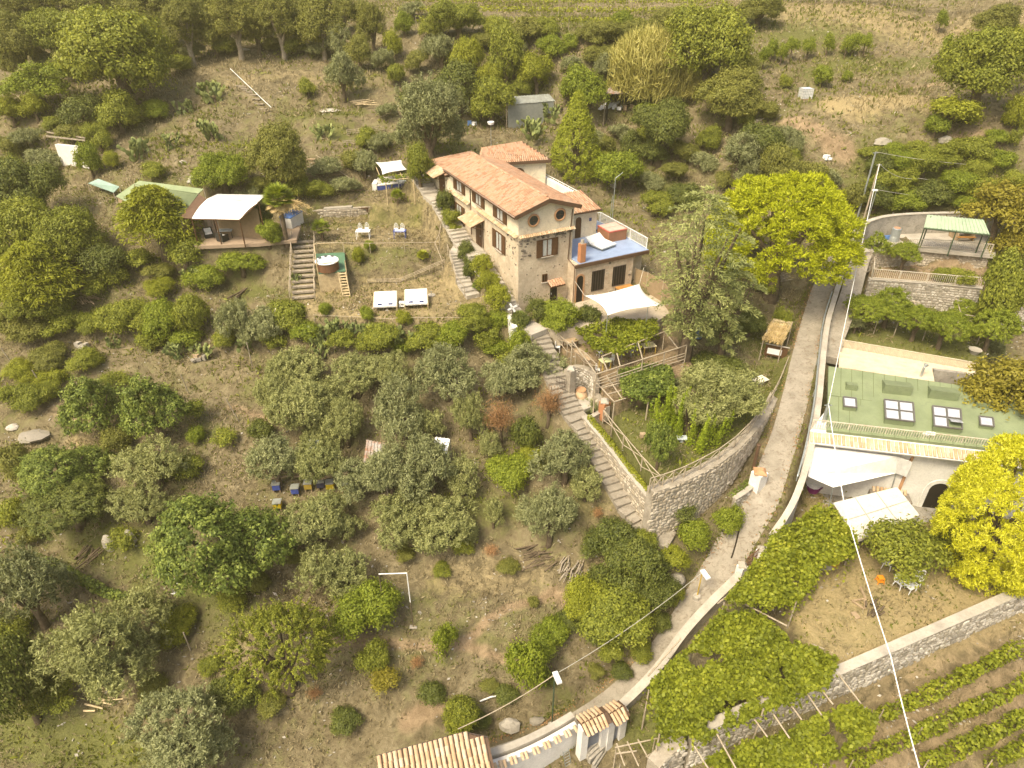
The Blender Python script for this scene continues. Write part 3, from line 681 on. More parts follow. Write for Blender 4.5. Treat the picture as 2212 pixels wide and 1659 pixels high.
def tiled(parent, o, x, down, ncol, nrow, me, wx, ly, mat, n_single, start=None, jig=.015, lift=.02):
    """rows of tiles: o = uphill corner, x = along the eave, down = down the slope"""
    x = unit(x); down = unit(down); n = unit(np.cross(x, -down)); n = n if n[2] > 0 else -n; items = []; r = random.Random(ncol * 7 + nrow)
    for i in range(ncol):
        s0 = start(i) if start else 0
        for j in range(nrow):
            if j * ly < s0: continue
            c = o + x * ((i + .5) * wx + r.uniform(-jig, jig)) + down * (j * ly + r.uniform(-jig, jig)) + n * (lift + .018 * 1); M = Matrix.Identity(4); xd = unit(x + down * r.uniform(-.03, .03)); dn = unit(np.cross(n, xd)) ; dn = dn if np.dot(dn, -down) > 0 else -dn
            dn = unit(dn + n * .05); nn = unit(np.cross(xd, dn)); nn = nn if nn[2] > 0 else -nn
            for k in range(3): M[k][0] = xd[k]; M[k][1] = dn[k]; M[k][2] = nn[k]; M[k][3] = c[k]
            items.append((me, M))
    scatter_pieces('tile', items, parent, mat, n_single)
def row_of_tiles(parent, a, b, out, me, wx, mat, n_single, drop=.35, rows=1, ly=.3):
    """a narrow course of tiles on a ledge from a to b, sloping towards 'out'"""
    x = unit(b - a); L = np.linalg.norm(b - a); down = unit(np.asarray(out, float) + V3(0, 0, -drop)); tiled(parent, a, x, down, int(L / wx), rows, me, wx, ly, mat, n_single)

# ---------------------------------------------------------------- the stone house
EZ = 22.70
house = thing('stone_house', 'cream and stone farmhouse with a tiled gable roof and brown shutters', 'house', HP(7, 2.6, 14.))
def hbox(k0, k1, m0, m1, z0, z1): 
    p = [HP(k0, m0, 0), HP(k0, m1, 0), HP(k1, m1, 0), HP(k1, m0, 0)]; mb = MB(); mb.prism([(q[0], q[1]) for q in p], z0, z1); return mb
HW, HL = 5.12, 14.3; RZ = EZ + .95
m = MB()   # upper storey in cream plaster with the gable, lower storey in old stone plaster
P = [HP(0, 0, 0), HP(0, HW, 0), HP(HL, HW, 0), HP(HL, 0, 0)]; gz = EZ - .12
vs = [(*q[:2], 20.66) for q in P] + [(*q[:2], gz) for q in P] + [(*HP(0, HW / 2, 0)[:2], RZ - .18), (*HP(HL, HW / 2, 0)[:2], RZ - .18)]
m.add(vs, [(0, 1, 5, 8, 4), (1, 2, 6, 5), (2, 3, 7, 9, 6), (3, 0, 4, 7), (4, 8, 9, 7), (5, 6, 9, 8)])
UPW = obj('upper_wall', m, CREAM, house)
LOW_W = obj('lower_wall', hbox(.012, HL, .012, HW - .012, 13., 20.655), OLDPLASTER, house)
obj('rear_wall', hbox(HL, 20., .0, 5.0, 17.5, 21.75), CREAM, house)
# rough stone showing through the plaster near the string course
def face_stones(k, m0, m1, z0, z1, n, along='m', size=(.16, .34)):
    items = []; r = random.Random(n)
    for i in range(n):
        s = r.uniform(m0, m1); z = r.uniform(z0, z1) if r.random() < .5 else z1 - abs(r.gauss(0, (z1 - z0) * .3)); w = r.uniform(*size); h_ = w * r.uniform(.5, .8)
        if along == 'm' and (1.55 < s < 3.8 and 18.6 < z < 20.3 or 3. < s < 4.3 and z < 16.6): continue
        if along == 'k' and 2.2 < s < 4.95 and z > 18.3: continue
        if along == 'm': c = HP(k, s, z); x = D2; nrm = -D1
        else: c = HP(s, k, z); x = -D1; nrm = -D2
        M = Matrix.Identity(4); c = c + nrm * .004
        for j in range(3): M[j][0] = x[j] * w; M[j][1] = -nrm[j] * .03; M[j][2] = (0, 0, h_)[j]; M[j][3] = c[j]
        items.append((STONES['dark'][r.randrange(6)], M))
    for me, M in items: piece('stone', me, LOW_W, M)
face_stones(.012, .1, HW - .1, 20.2, 20.6, 34); face_stones(.012, .05, 1.1, 19.0, 20.5, 22); face_stones(.012, .1, 4.6, 17.0, 20.3, 26, size=(.1, .2)); face_stones(.012, .1, 5.0, 19.0, 20.55, 40, 'k'); face_stones(.012, .2, 6.2, 16.6, 19.5, 26, 'k', (.1, .22))
# roof: deck, tiles, ridge, barge boards, gutter
roofp = MB(); e0, e1 = -.45, 5.57; f0, f1 = -.38, 14.6; mid = HW / 2
def roofpt(k, m_): return HP(k, m_, EZ + (RZ - EZ) * (1 - abs(m_ - mid) / (mid - e0)))
roofp.slab([roofpt(f0, e0), roofpt(f0, mid), roofpt(f1, mid), roofpt(f1, e0)], .12); roofp.slab([roofpt(f0, mid), roofpt(f0, e1), roofpt(f1, e1), roofpt(f1, mid)], .12)
ROOF = obj('roof', roofp, FASCIA, house)
slopeL = unit(roofpt(0, e0) - roofpt(0, mid)); slopeR = unit(roofpt(0, e1) - roofpt(0, mid)); Lr = np.linalg.norm(roofpt(0, e0) - roofpt(0, mid))
ncol = int((f1 - f0) / .235); ly = Lr / 9
tiled(ROOF, roofpt(f0, mid), D1, slopeL, ncol, 9, T_ROOF, .235, ly, TILE, 210); tiled(ROOF, roofpt(f0, mid), D1, slopeR, ncol, 9, T_ROOF, .235, ly, TILE, 80)
m_r = tile_mesh(.27, .45, TILE)
for i in range(int((f1 - f0) / .4)):
    piece('ridge_tile', m_r, ROOF, frame(roofpt(f0 + .4 * (i + 1), mid) + V3(0, 0, .05), -D2))
for e in (e0, e1):
    b_ = MB(); b_.bar(roofpt(f0 - .03, mid) + V3(0, 0, -.1), roofpt(f0 - .03, e) + V3(0, 0, -.1), .06, .32, (0, 0, 1)); obj('barge_board', b_, FASCIA, ROOF)
b_ = MB(); b_.bar(roofpt(f0, e0 - .02) + V3(0, 0, -.16), roofpt(f1, e0 - .02) + V3(0, 0, -.16), .05, .22); obj('eaves_board', b_, FASCIA, ROOF)
b_ = MB(); b_.tube([roofpt(f0, e0 - .1) + V3(0, 0, -.02), roofpt(f1, e0 - .1) + V3(0, 0, -.02)], .055, 8); obj('gutter', b_, colour('brown_gutter', (.30, .20, .15), .3), ROOF, smooth=True)
# string course of tiles round the front and the left side
row_of_tiles(UPW, HP(.0, HW + .1, 20.86), HP(.0, -.1, 20.86), -D1, tile_mesh(.2, .34, OLDTILE), .2, OLDTILE, 40, .5)
row_of_tiles(UPW, HP(0, 0, 20.86), HP(8.0, 0, 20.86), -D2, tile_mesh(.2, .34, OLDTILE), .2, OLDTILE, 40, .5)
row_of_tiles(UPW, HP(9.6, 0, 20.75), HP(14.2, 0, 20.75), -D2, tile_mesh(.2, .34, OLDTILE), .2, OLDTILE, 30, .5)
def window(parent, side, s0, s1, z0, z1, shutters=True, pane=CURTAIN, name='window', sill=True):
    """side 'f': gable face (s along the gable); side 'l': long left face (s along the facade)"""
    def pt(s, out, z): return HP(-out, s, z) if side == 'f' else HP(s, -out, z)
    w = s1 - s0; sh = w * .27 if shutters else 0; a, b = s0 + sh, s1 - sh; x = D2 if side == 'f' else D1; nrm = -D1 if side == 'f' else -D2; zc = (z0 + z1) / 2; ax = (x, nrm, V3(0, 0, 1))
    m = MB()
    for s in (a, b, (a + b) / 2): m.box(pt(s, .035, zc), (.07, .07, z1 - z0), ax)
    for z in (z0, z1): m.box(pt((a + b) / 2, .036, z), (b - a + .07, .066, .07), ax)
    wd = obj(name, m, WOODBROWN, parent); p = MB(); p.box(pt((a + b) / 2, .012, zc), (b - a - .05, .02, z1 - z0 - .05), ax); obj('pane', p, pane, wd)
    if shutters:
        for c in (s0 + sh / 2 - .02, s1 - sh / 2 + .02):
            q = MB(); q.box(pt(c, .06, zc), (sh, .05, z1 - z0 + .1), ax)
            for k in range(2): q.box(pt(c, .09, z0 + (z1 - z0) * (.27 + .46 * k)), (sh * .7, .02, (z1 - z0) * .36), ax)
            obj('shutter', q, WOODBROWN, wd)
    if sill: q = MB(); q.box(pt((a + b) / 2, .08, z0 - .07), (b - a + .25, .16, .06), ax); obj('sill', q, CEMENT, wd)
    return wd
window(house, 'f', 1.68, 3.66, 18.76, 20.2); window(house, 'l', 10.66, 13.3, 21.2, 22.2); window(house, 'l', 6.4, 8.94, 21.2, 22.2); window(house, 'l', 2.05, 4.59, 21.2, 22.2)
window(house, 'l', 10.94, 13.5, 18.25, 19.85); window(house, 'l', 2.36, 4.81, 18.46, 20.0); window(house, 'f', 2.3, 2.72, 16.45, 17.1, False, DARKHOLE)
for mm, zz in ((1.35, 22.0), (3.78, 22.1)):    # two round windows in the gable
    c = HP(-.01, mm, zz); w_ = MB(); pts = [c + (D2 * math.cos(a) + V3(0, 0, 1) * math.sin(a)) * .47 - D1 * .03 for a in np.linspace(0, 2 * math.pi, 25)]; w_.tube(pts, .085, 6, False); wd = obj('round_window', w_, TERRACOTTA, house, smooth=True)
    q = MB(); ring = [c + (D2 * math.cos(a) + V3(0, 0, 1) * math.sin(a)) * .44 - D1 * .012 for a in np.linspace(0, 2 * math.pi, 24, endpoint=False)]; q.add(ring, [tuple(range(24))]); obj('pane', q, GLASSM, wd)
    q = MB(); q.bar(c - D2 * .42 - D1 * .03, c + D2 * .42 - D1 * .03, .03); q.bar(c - V3(0, 0, .42) - D1 * .031, c + V3(0, 0, .42) - D1 * .031, .03); obj('glazing_bar', q, WOODBROWN, wd)
def door(parent, side, s0, s1, z0, z1, mat=WOODBROWN, out0=0.):
    def pt(s, out, z): return HP(-out - out0, s, z) if side == 'f' else HP(s, -out - out0, z)
    x = D2 if side == 'f' else D1; nrm = -D1 if side == 'f' else -D2; ax = (x, nrm, V3(0, 0, 1)); m = MB(); m.box(pt((s0 + s1) / 2, .03, (z0 + z1) / 2), (s1 - s0, .06, z1 - z0), ax); d = obj('door', m, mat, parent)
    for k in range(2):
        q = MB(); q.box(pt(s0 + (s1 - s0) * (.28 + .44 * k), .07, (z0 + z1) / 2), ((s1 - s0) * .34, .025, (z1 - z0) * .86), ax); obj('door_panel', q, mat, d)
    q = MB(); q.box(pt(s0 + .12 * (s1 - s0), .09, (z0 + z1) / 2), (.05, .05, .16), ax); obj('handle', q, GALV, d); return d
door(house, 'l', 7.2, 8.4, 17.4, 19.45); door(house, 'l', 15.65, 17.1, 19.7, 21.7); door(house, 'f', 3.1, 3.75, 14.4, 16.0, DARKHOLE)
# tiled awnings over the two doors and the lower door
def awning(k0, k1, z, depth, n_rows):
    m = MB(); m.slab([HP(k0, -depth, z - .42), HP(k0, 0, z), HP(k1, 0, z), HP(k1, -depth, z - .42)], .06); a_ = obj('door_awning', m, WOODBROWN, house); dn = unit(HP(k0, -depth, z - .42) - HP(k0, 0, z)); tiled(a_, HP(k0, 0, z + .01), D1, dn, int((k1 - k0) / .24), n_rows, T_OLD_S, .24, .36, OLDTILE, 60)
    for k in (k0 + .1, k1 - .1): q = MB(); q.bar(HP(k, -.03, z - .8), HP(k, -depth + .1, z - .47), .06); obj('bracket', q, WOODBROWN, a_)
awning(6.5, 9.4, 20.1, 1.25, 4); awning(15.0, 17.6, 22.2, 1.3, 4)
m = MB(); m.slab([HP(-.75, 2.75, 16.1), HP(0, 2.75, 16.4), HP(0, 4.2, 16.4), HP(-.75, 4.2, 16.1)], .06); aw = obj('door_awning', m, WOODBROWN, house); tiled(aw, HP(0, 4.2, 16.41), -D2, unit(-D1 * .75 - V3(0, 0, .3)), 6, 2, tile_mesh(.24, .4, TILE), .24, .38, TILE, 20)
# downpipes
for pts in ([HP(-.06, 4.95, 22.4), HP(-.06, 4.85, 20.9), HP(-.06, 4.72, 18.1), HP(-1.36, 4.62, 17.9), HP(-1.36, 4.62, 14.4)], [HP(9.4, -.06, 22.5), HP(9.4, -.06, 17.9)]):
    q = MB(); q.tube(pts, .045, 6); obj('downpipe', q, FASCIA, house)
q = MB(); q.tube([HP(6.85, -.06, 20.0), HP(6.85, -.06, 17.5)], .05, 6); obj('downpipe', q, FASCIA, house)
# lower annex with a blue roof terrace
ann = hbox(-1.25, 7., 4.8, 10.7, 13., 17.93); ANN = obj('annex_wall', ann, PINKPLASTER, house)
items = []; r_ = random.Random(3)
for i in range(70):
    s = r_.uniform(4.9, 10.6); z = r_.uniform(14.6, 17.8)
    if s < 5.95 or 6.2 < s < 7.95 and z > 15 or 8.4 < s < 10.2 and z > 15: continue
    w = r_.uniform(.14, .34); c = HP(-1.25, s, z) - D1 * .004; M = Matrix.Identity(4); h_ = w * r_.uniform(.5, .8)
    for j in range(3): M[j][0] = D2[j] * w; M[j][1] = D1[j] * .03; M[j][2] = (0, 0, h_)[j]; M[j][3] = c[j]
    piece('stone', STONES['tan' if i % 3 else 'dark'][i % 6], ANN, M)
obj('terrace_floor', hbox(-1.3, 7., 5.13, 12.2, 17.94, 18.03), BLUEFLOOR, house)
obj('terrace_edge', hbox(-1.42, -1.3, 4.7, 12.2, 17.7, 18.0), FASCIA, house)
obj('terrace_wall', hbox(-.6, 7., 10.72, 12.1, 14., 17.92), OLDPLASTER, house)
# annex face: arched door and two dark windows
def arch(parent, name, face, s0, s1, z0, zs, mat, trim, tw=.16, ctr=None, out=D1):
    """arched opening on a vertical face; face(s, o, z) gives points o metres in front of it"""
    c = (s0 + s1) / 2; rr = (s1 - s0) / 2; prof = [(s0, z0)] + [(c - rr * math.cos(a), zs + rr * math.sin(a)) for a in np.linspace(0, math.pi, 13)] + [(s1, z0)]
    m = MB(); n = len(prof); m.add([face(s, .012, z) for s, z in prof], [tuple(range(n))]); d = obj(name, m, mat, parent)
    q = MB(); inner = [face(s, .05, z) for s, z in prof]; outer = [face(c + (s - c) * (1 + tw / rr), .05, zs + (z - zs) * (1 + tw / rr) if z > zs else z) for s, z in prof]; back = [face(s, .0, z) for s, z in prof]; ob = [face(c + (s - c) * (1 + tw / rr), .0, zs + (z - zs) * (1 + tw / rr) if z > zs else z) for s, z in prof]
    fs = []
    for i in range(n - 1): fs += [(i, i + 1, n + i + 1, n + i), (i, 2 * n + i, 2 * n + i + 1, i + 1), (n + i + 1, 3 * n + i + 1, 3 * n + i, n + i)]
    q.add(inner + outer + back + ob, fs); obj('arch_trim', q, trim, d); return d
fa = lambda s, o, z: HP(-1.25 - o, s, z)
arch(house, 'arched_door', fa, 4.95, 5.6, 14.4, 16.6, DARKHOLE, TERRACOTTA, .15)
for s0, s1, z0, z1 in ((6.47, 7.75, 15.2, 17.05), (8.62, 9.95, 15.25, 17.05)):
    m = MB(); m.box(HP(-1.262, (s0 + s1) / 2, (z0 + z1) / 2), (s1 - s0, .03, z1 - z0), (D2, D1, V3(0, 0, 1))); wd = obj('window', m, DARKHOLE, house); q = MB()
    for k in range(5): q.box(HP(-1.285, s0 + (s1 - s0) * (k + .5) / 5, (z0 + z1) / 2), (.03, .03, z1 - z0), (D2, D1, V3(0, 0, 1)))
    for z in (z0, z1): q.box(HP(-1.285, (s0 + s1) / 2, z), (s1 - s0, .035, .05), (D2, D1, V3(0, 0, 1)))
    obj('window_grille', q, IRON, wd)
# room on the terrace, with its own tiled roof
obj('room_wall', hbox(3.85, 9., 5.13, 10., 18.032, 20.45), CREAM, house)
fr = lambda s, o, z: HP(3.85 - o, s, z); arch(house, 'arched_door', fr, 7.7, 8.35, 18.05, 19.7, WOODBROWN, CREAM, .08)
m = MB(); m.slab([HP(3.45, 5.2, 20.5), HP(3.45, 10.3, 20.5), HP(7., 10.3, 21.2), HP(7., 5.2, 21.2)], .12); rr_ = obj('roof', m, FASCIA, house); tiled(rr_, HP(7., 5.2, 21.21), D2, unit(HP(3.45, 5.2, 20.5) - HP(7., 5.2, 21.2)), 21, 9, T_ROOF, .235, .4, TILE, 60)
m = MB(); m.box(HP(3.83, 9.3, 19.6), (.25, .03, .3), (D2, D1, V3(0, 0, 1))); obj('wall_ornament', m, colour('blue_ceramic', (.06, .08, .2)), house)
# upper terrace with white parapet and the rear wing
obj('upper_terrace_wall', hbox(7., 15., 10.3, 10.7, 15.5, 20.55), WHITE, house); obj('upper_terrace_end', hbox(7., 7.4, 8.5, 10.3, 18.1, 20.54), WHITE, house); obj('upper_terrace_floor', hbox(7.4, 15., 5.2, 10.3, 17., 19.7), CEMENT, house)
q = MB(); q.tube([HP(7.1, 10.62, 20.75), HP(15., 10.62, 20.75)], .03, 6)
for k in range(9): q.tube([HP(7.1 + k * .98, 10.62, 20.55), HP(7.1 + k * .98, 10.62, 20.75)], .02, 5)
obj('parapet_rail', q, WHITEPAINT, house)
W1, W2, W3, W4 = HP(15.6, 3.6, 0), HP(13.7, 10.1, 0), HP(17.9, 9.6, 0), HP(18.6, 3.6, 0)
m = MB(); m.prism([(p[0], p[1]) for p in (W1, W2, W3, W4)], 17.5, 22.3); obj('wing_wall', m, CREAM, house)
R1, R2, R3, R4 = HP(15.2, 3.2, 22.55), HP(13.3, 10.5, 22.5), HP(17.3, 9.3, 23.5), HP(16.6, 4.4, 23.55)
m = MB(); m.slab([R1, R2, R3, R4], .14); wr = obj('roof', m, FASCIA, house); q = MB(); q.bar(R1 + V3(0, 0, -.12), R2 + V3(0, 0, -.12), .06, .3); obj('barge_board', q, FASCIA, wr); q = MB(); q.bar(R2 + V3(0, 0, -.12), R3 + V3(0, 0, -.12), .06, .3); obj('barge_board', q, FASCIA, wr)
dn = unit((R1 + R2) / 2 - (R3 + R4) / 2); xx = unit(R2 - R1); Lw = np.linalg.norm(R2 - R1); items = []; nr = np.linalg.norm((R1 + R2) / 2 - (R3 + R4) / 2)
for i in range(int(Lw / .235)):
    for j in range(int(nr / .36) + 1):
        t = (i + .5) * .235 / Lw; s = j * .36 / nr; a_ = R4 + (R3 - R4) * t; b_ = R1 + (R2 - R1) * t; c = a_ + (b_ - a_) * s; M = frame(c + V3(0, 0, .04), unit(R2 - R1), unit(np.cross(R2 - R1, R4 - R1))); items.append((T_ROOF, M))
scatter_pieces('tile', items, wr, TILE, 40)
fw = lambda s, o, z: W1 + (W2 - W1) * s + unit(np.cross(W2 - W1, (0, 0, 1))) * o + V3(0, 0, z)
_a = W1 + (W2 - W1) * .62; wl = np.linalg.norm(W2 - W1); wx_ = unit(W2 - W1); wn_ = V3(wx_[1], -wx_[0], 0)
arch(house, 'arched_window', lambda s, o, z: W1 + wx_ * s + wn_ * o + V3(0, 0, z), wl * .5, wl * .5 + 1.25, 19.7, 21.2, WOODBROWN, CREAM, .07)
# low roof behind the main one
m = MB(); Q = [HP(14.7, -.3, 21.95), HP(20.4, -.3, 21.95), HP(20.4, 4.9, 22.35), HP(14.7, 4.9, 22.35)]; m.slab(Q, .14); lr_ = obj('roof', m, FASCIA, house); tiled(lr_, Q[3] + V3(0, 0, .01), D1, unit(Q[0] - Q[3]), 24, 14, T_ROOF, .235, .37, TILE, 0)
# chimney on the terrace edge, antenna mast behind the roof
ch = thing('chimney', 'slim brick chimney with a cement cap at the edge of the blue terrace', 'chimney', HP(-.95, 5.5, 18.03)); m = MB(); m.box(HP(-.95, 5.5, 18.85), (.5, .5, 1.6), (D2, D1, V3(0, 0, 1))); obj('shaft', m, colour('brick', (.46, .21, .10), .85), ch); m = MB(); m.box(HP(-.95, 5.5, 19.68), (.34, .34, .1), (D2, D1, V3(0, 0, 1))); m.tube([HP(-.95, 5.5, 19.7), HP(-.95, 5.5, 19.98)], .13, 8); obj('cap', m, CEMENT, ch)
an = thing('antenna_mast', 'thin mast with a small pale dish behind the house roof', 'antenna', HP(16.9, 5.6, 23.2)); pole('mast', an, HP(16.9, 5.6, 22.6), HP(16.9, 5.6, 25.9), .03, GALV); m = MB(); m.lathe(HP(16.9, 5.6, 25.6), [(.02, 0), (.28, .06), (.34, .3), (.3, .32), (.24, .1)], 12); obj('dish', m, PLASTIC, an)

# ---------------------------------------------------------------- railings
def railing(label, pts, hgt, mat, gap=.14, br=.014, name='railing', post_every=2.0):
    t = thing(name, label, 'railing', pts[0]); bars = MB()
    for a, b in zip(pts[:-1], pts[1:]):
        a, b = np.asarray(a, float), np.asarray(b, float); L = np.linalg.norm(b - a); m = MB(); m.bar(a + V3(0, 0, hgt), b + V3(0, 0, hgt), .06, .05); obj('top_rail', m, mat, t); m = MB(); m.bar(a + V3(0, 0, .1), b + V3(0, 0, .1), .04, .04); obj('bottom_rail', m, mat, t)
        n = int(L / gap)
        for i in range(n): p = a + (b - a) * (i + .5) / n; bars.box(p + V3(0, 0, hgt / 2 + .03), (br * 2, br * 2, hgt - .1))
        k = max(1, int(L / post_every))
        for i in range(k + 1): p = a + (b - a) * i / k; pole('post', t, p + V3(0, 0, -.05), p + V3(0, 0, hgt + .02), .035, mat)
    o = obj('baluster_bars', bars, mat, t); o['kind'] = 'stuff'; return t
railing('white metal railing around the back of the blue terrace', [HP(6.6, 10.3, 18.03), HP(6.4, 12.1, 18.03), HP(-1.1, 12.1, 18.03)], 1.0, WHITEPAINT)

# ---------------------------------------------------------------- the white house with the green roof
E2 = unit([.979, -.204, 0]); N2 = V3(E2[1], -E2[0], 0)      # N2 points to the camera side
B0 = V3(20.55, 38.05, 0)
def BP(s, d, z): return B0 + E2 * s - N2 * d + V3(0, 0, z)     # s along the front, d into the building
whouse = thing('white_house', 'white house with a green felt roof and skylights beside the lane', 'house', BP(7, 3, 7.))
LS = 22.
m = MB(); fl, fr_, br_, bl = BP(0, 0, 0), BP(LS, 0, 0), BP(LS, 7., 0), BP(3.8, 6.6, 0)
m.prism([(p[0], p[1]) for p in (fl, fr_, br_, bl)], 6.4, [12.35, 12.35, 13.3, 13.3]); obj('wall', m, WHITE, whouse)
m = MB(); g0 = [PZ(1786.6, 929, 12.62), PZ(2143.6, 969, 12.62), PZ(2143, 842, 13.55), PZ(1790, 791, 13.55)]; ex = unit(g0[1] - g0[0]); g0[1] = g0[1] + ex * 7; g0[2] = g0[2] + unit(g0[2] - g0[3]) * 7; m.slab(g0, .22); GR = obj('roof', m, GREENROOF, whouse)
q = MB(); gn = unit(np.cross(g0[1] - g0[0], g0[3] - g0[0]))
def gp(s, t, up=0.): return (g0[0] * (1 - s) + g0[1] * s) * (1 - t) + (g0[3] * (1 - s) + g0[2] * s) * t + gn * up
SEAM = colour('roof_seam', (.12, .15, .07), .9)
for i in range(1, 24):
    for t0, t1, o in ((0, .52, 0), (.52, 1, .5)):
        s = (i + o * .35) / 24.; q = MB(); q.bar(gp(s, t0, .006), gp(s, t1, .006), .035, .02, gn); obj('roof_seam', q, SEAM, GR)
q = MB(); q.bar(gp(0, .52, .006), gp(1, .52, .006), .035, .024, gn); obj('roof_seam', q, SEAM, GR)
def gpx(u, v, up=0.): return on_plane(u, v, g0[0], gn) + gn * up
def skylight_box(u0, v0, u1, v1, hb, hf, cols, rows, label, open_pane=False, back=False):
    """raised roof light: px corners top-left and bottom-right on the roof"""
    a = gpx(u0, v0); b = gpx(u1, v0 + (u1 - u0) * .12); c = gpx(u1, v1 + (u1 - u0) * .12); d = gpx(u0, v1); h4 = [hb, hb, hf, hf]
    m = MB(); P = [a, b, c, d]; top = [p + gn * hh for p, hh in zip(P, h4)]; m.add(P + top, [(0, 1, 2, 3), (4, 7, 6, 5)] + [(i, (i + 1) % 4, 4 + (i + 1) % 4, 4 + i) for i in range(4)]); sk = obj('skylight', m, GREENROOF, whouse, label=label)
    if cols:
        tn = unit(np.cross(top[1] - top[0], top[3] - top[0])); tn = tn if tn[2] > 0 else -tn
        for i in range(cols):
            for j in range(rows):
                f = lambda s, t: (top[0] * (1 - s) + top[1] * s) * (1 - t) + (top[3] * (1 - s) + top[2] * s) * t
                s0, s1, t0, t1 = (i + .08) / cols, (i + .92) / cols, (j + .08) / rows, (j + .92) / rows; q = MB(); dz = .5 if open_pane and i == 1 and j == 1 else .03
                q.slab([f(s0, t0) + tn * .03, f(s1, t0) + tn * .03, f(s1, t1) + tn * dz, f(s0, t1) + tn * dz], .025); obj('pane', q, colour('skylight_glass', (.50, .52, .58), .12), sk)
        q = MB()
        for i in range(cols + 1): q.bar(f(i / cols, 0) + tn * .04, f(i / cols, 1) + tn * .04, .09, .08)
        for j in range(rows + 1): q.bar(f(0, j / rows) + tn * .041, f(1, j / rows) + tn * .041, .09, .08)
        obj('frame', q, colour('skylight_frame', (.14, .13, .12), .5), sk)
    return sk
skylight_box(1820, 862, 1847, 886, .18, .35, 1, 1, None); skylight_box(2113, 904, 2142, 927, .18, .35, 1, 1, 'skylight with a dark cracked cover')
skylight_box(1908, 868, 1970, 916, .2, .5, 2, 2, None); skylight_box(2012, 882, 2072, 932, .2, .5, 2, 2, 'four pane skylight with one pane propped open', True)
skylight_box(1826, 826, 1850, 842, .1, .5, 0, 0, 'small closed roof hatch facing away'); skylight_box(1905, 822, 1965, 850, .1, .85, 0, 0, 'long raised roof light seen from behind'); skylight_box(2003, 834, 2066, 862, .1, .85, 0, 0, 'second long raised roof light seen from behind'); skylight_box(2105, 866, 2133, 882, .1, .5, 0, 0, 'small closed hatch at the right end of the roof')
q = MB(); a_ = gpx(2000, 940, .05)
for k in range(3): q.box(a_ + V3(.25 * k, .1 * (k % 2), .05), (.35, .25, .1), (unit([1, k - 1, 0]), unit([1 - k, 1, 0]), V3(0, 0, 1)))
tag_thing('crumpled_cloth', q, CLOTH, 'crumpled white rag lying on the green roof below the open skylight', 'cloth')
railing('pale metal railing along the front edge of the green roof', [BP(.15, .35, 12.36), BP(12, .35, 12.36), BP(LS, .35, 12.36)], .8, RAILWHITE, .16)
m = MB(); m.slab([BP(.0, -.75, 11.95), BP(LS, -.75, 11.95), BP(LS, .05, 12.3), BP(.0, .05, 12.3)], .14); cn = obj('tiled_cornice', m, WHITE, whouse); tiled(cn, BP(0, .0, 12.31), E2, unit(BP(0, -.75, 11.95) - BP(0, .05, 12.3)), int(LS / .26), 2, T_OLD_S, .26, .38, OLDTILE, 130)
fb = lambda s, o, z: BP(s, -o, z)
arch(whouse, 'arched_doorway', fb, 8.75, 10.05, 7.0, 8.7, DARKHOLE, WHITE, .3)
m = MB(); m.box(BP(6.9, -.06, 10.), (.16, .12, 3.6), (E2, N2, V3(0, 0, 1))); obj('brick_flue', m, TERRACOTTA, whouse)
m = MB(); m.box(BP(6.3, -.55, 7.55), (2.6, 1.0, 1.1), (E2, N2, V3(0, 0, 1))); bb = obj('brick_barbecue', m, colour('barbecue_stone', (.22, .19, .16), .9), whouse); row_of_tiles(bb, BP(5.1, .0, 8.3), BP(7.5, .0, 8.3), N2, T_OLD_S, .26, TILE, 20, .5)
# cream lean-to roof and concrete wall behind
m = MB(); m.slab([PZ(1812, 792, 13.0), PZ(2019, 826, 13.0), PZ(2012, 790, 12.95), PZ(1814, 760, 12.95)], .25); lt = tag_thing('lean_to_roof', m, CREAMROOF, 'cream sheet roof between the green roof and the lemon garden', 'roof')
pp = thing('vent_pipe', 'small bent metal flue on the cream sheet roof', 'pipe', PZ(1988, 815, 13.0)); b_ = PZ(1988, 815, 12.9); m = MB(); m.tube([b_, b_ + V3(.0, 0, .9), b_ + V3(.12, .05, 1.0)], .09, 8); obj('flue', m, GALV, pp); m = MB(); m.tube([b_ + V3(.1, .05, 1.), b_ + V3(.16, .07, 1.15)], [.16, .17], 8); obj('cowl', m, GALV, pp)
wpts = [V3(p[0], p[1], 12.95) for p in px('2016,795 2075,802 2115,812 2160,850', 12.95)]
m = wall_core(wpts, [10.5] * 4, .3, 1); o_ = tag_thing('concrete_wall', m, GREYCEM, 'stained concrete wall behind the right end of the green roof', 'wall')
# corrugated fence and walkway above it
cf = thing('corrugated_fence', 'pale corrugated sheet fence along the front of the lemon garden', 'fence', PZ(1812, 745, 12.6)); A_, B_ = PZ(1812, 748, 12.6), PZ(2110, 800, 12.6); x = unit(B_ - A_); Lc = np.linalg.norm(B_ - A_); m = MB(); vs = []; fs = []; n = int(Lc / .06); nn = V3(-x[1], x[0], 0)
for i in range(n + 1):
    o = A_ + x * (i * .06) + nn * (.03 if i % 2 else -.03); vs += [o + V3(0, 0, -.1), o + V3(0, 0, .62)]
m.add(vs, [(2 * i, 2 * i + 2, 2 * i + 3, 2 * i + 1) for i in range(n)]); SH = colour('ivory_sheet', (.62, .54, .40), .6); obj('corrugated_sheet', m, SH, cf)
m = MB(); m.bar(A_ + V3(0, 0, .64), B_ + V3(0, 0, .64), .07, .06); obj('top_rail', m, SH, cf)
m = MB(); m.slab([A_ - nn * .1, B_ - nn * .1 + x, B_ - nn * 1.0 + x, A_ - nn * 1.0], .15); wk = obj('plank_walkway', m, SH, cf)
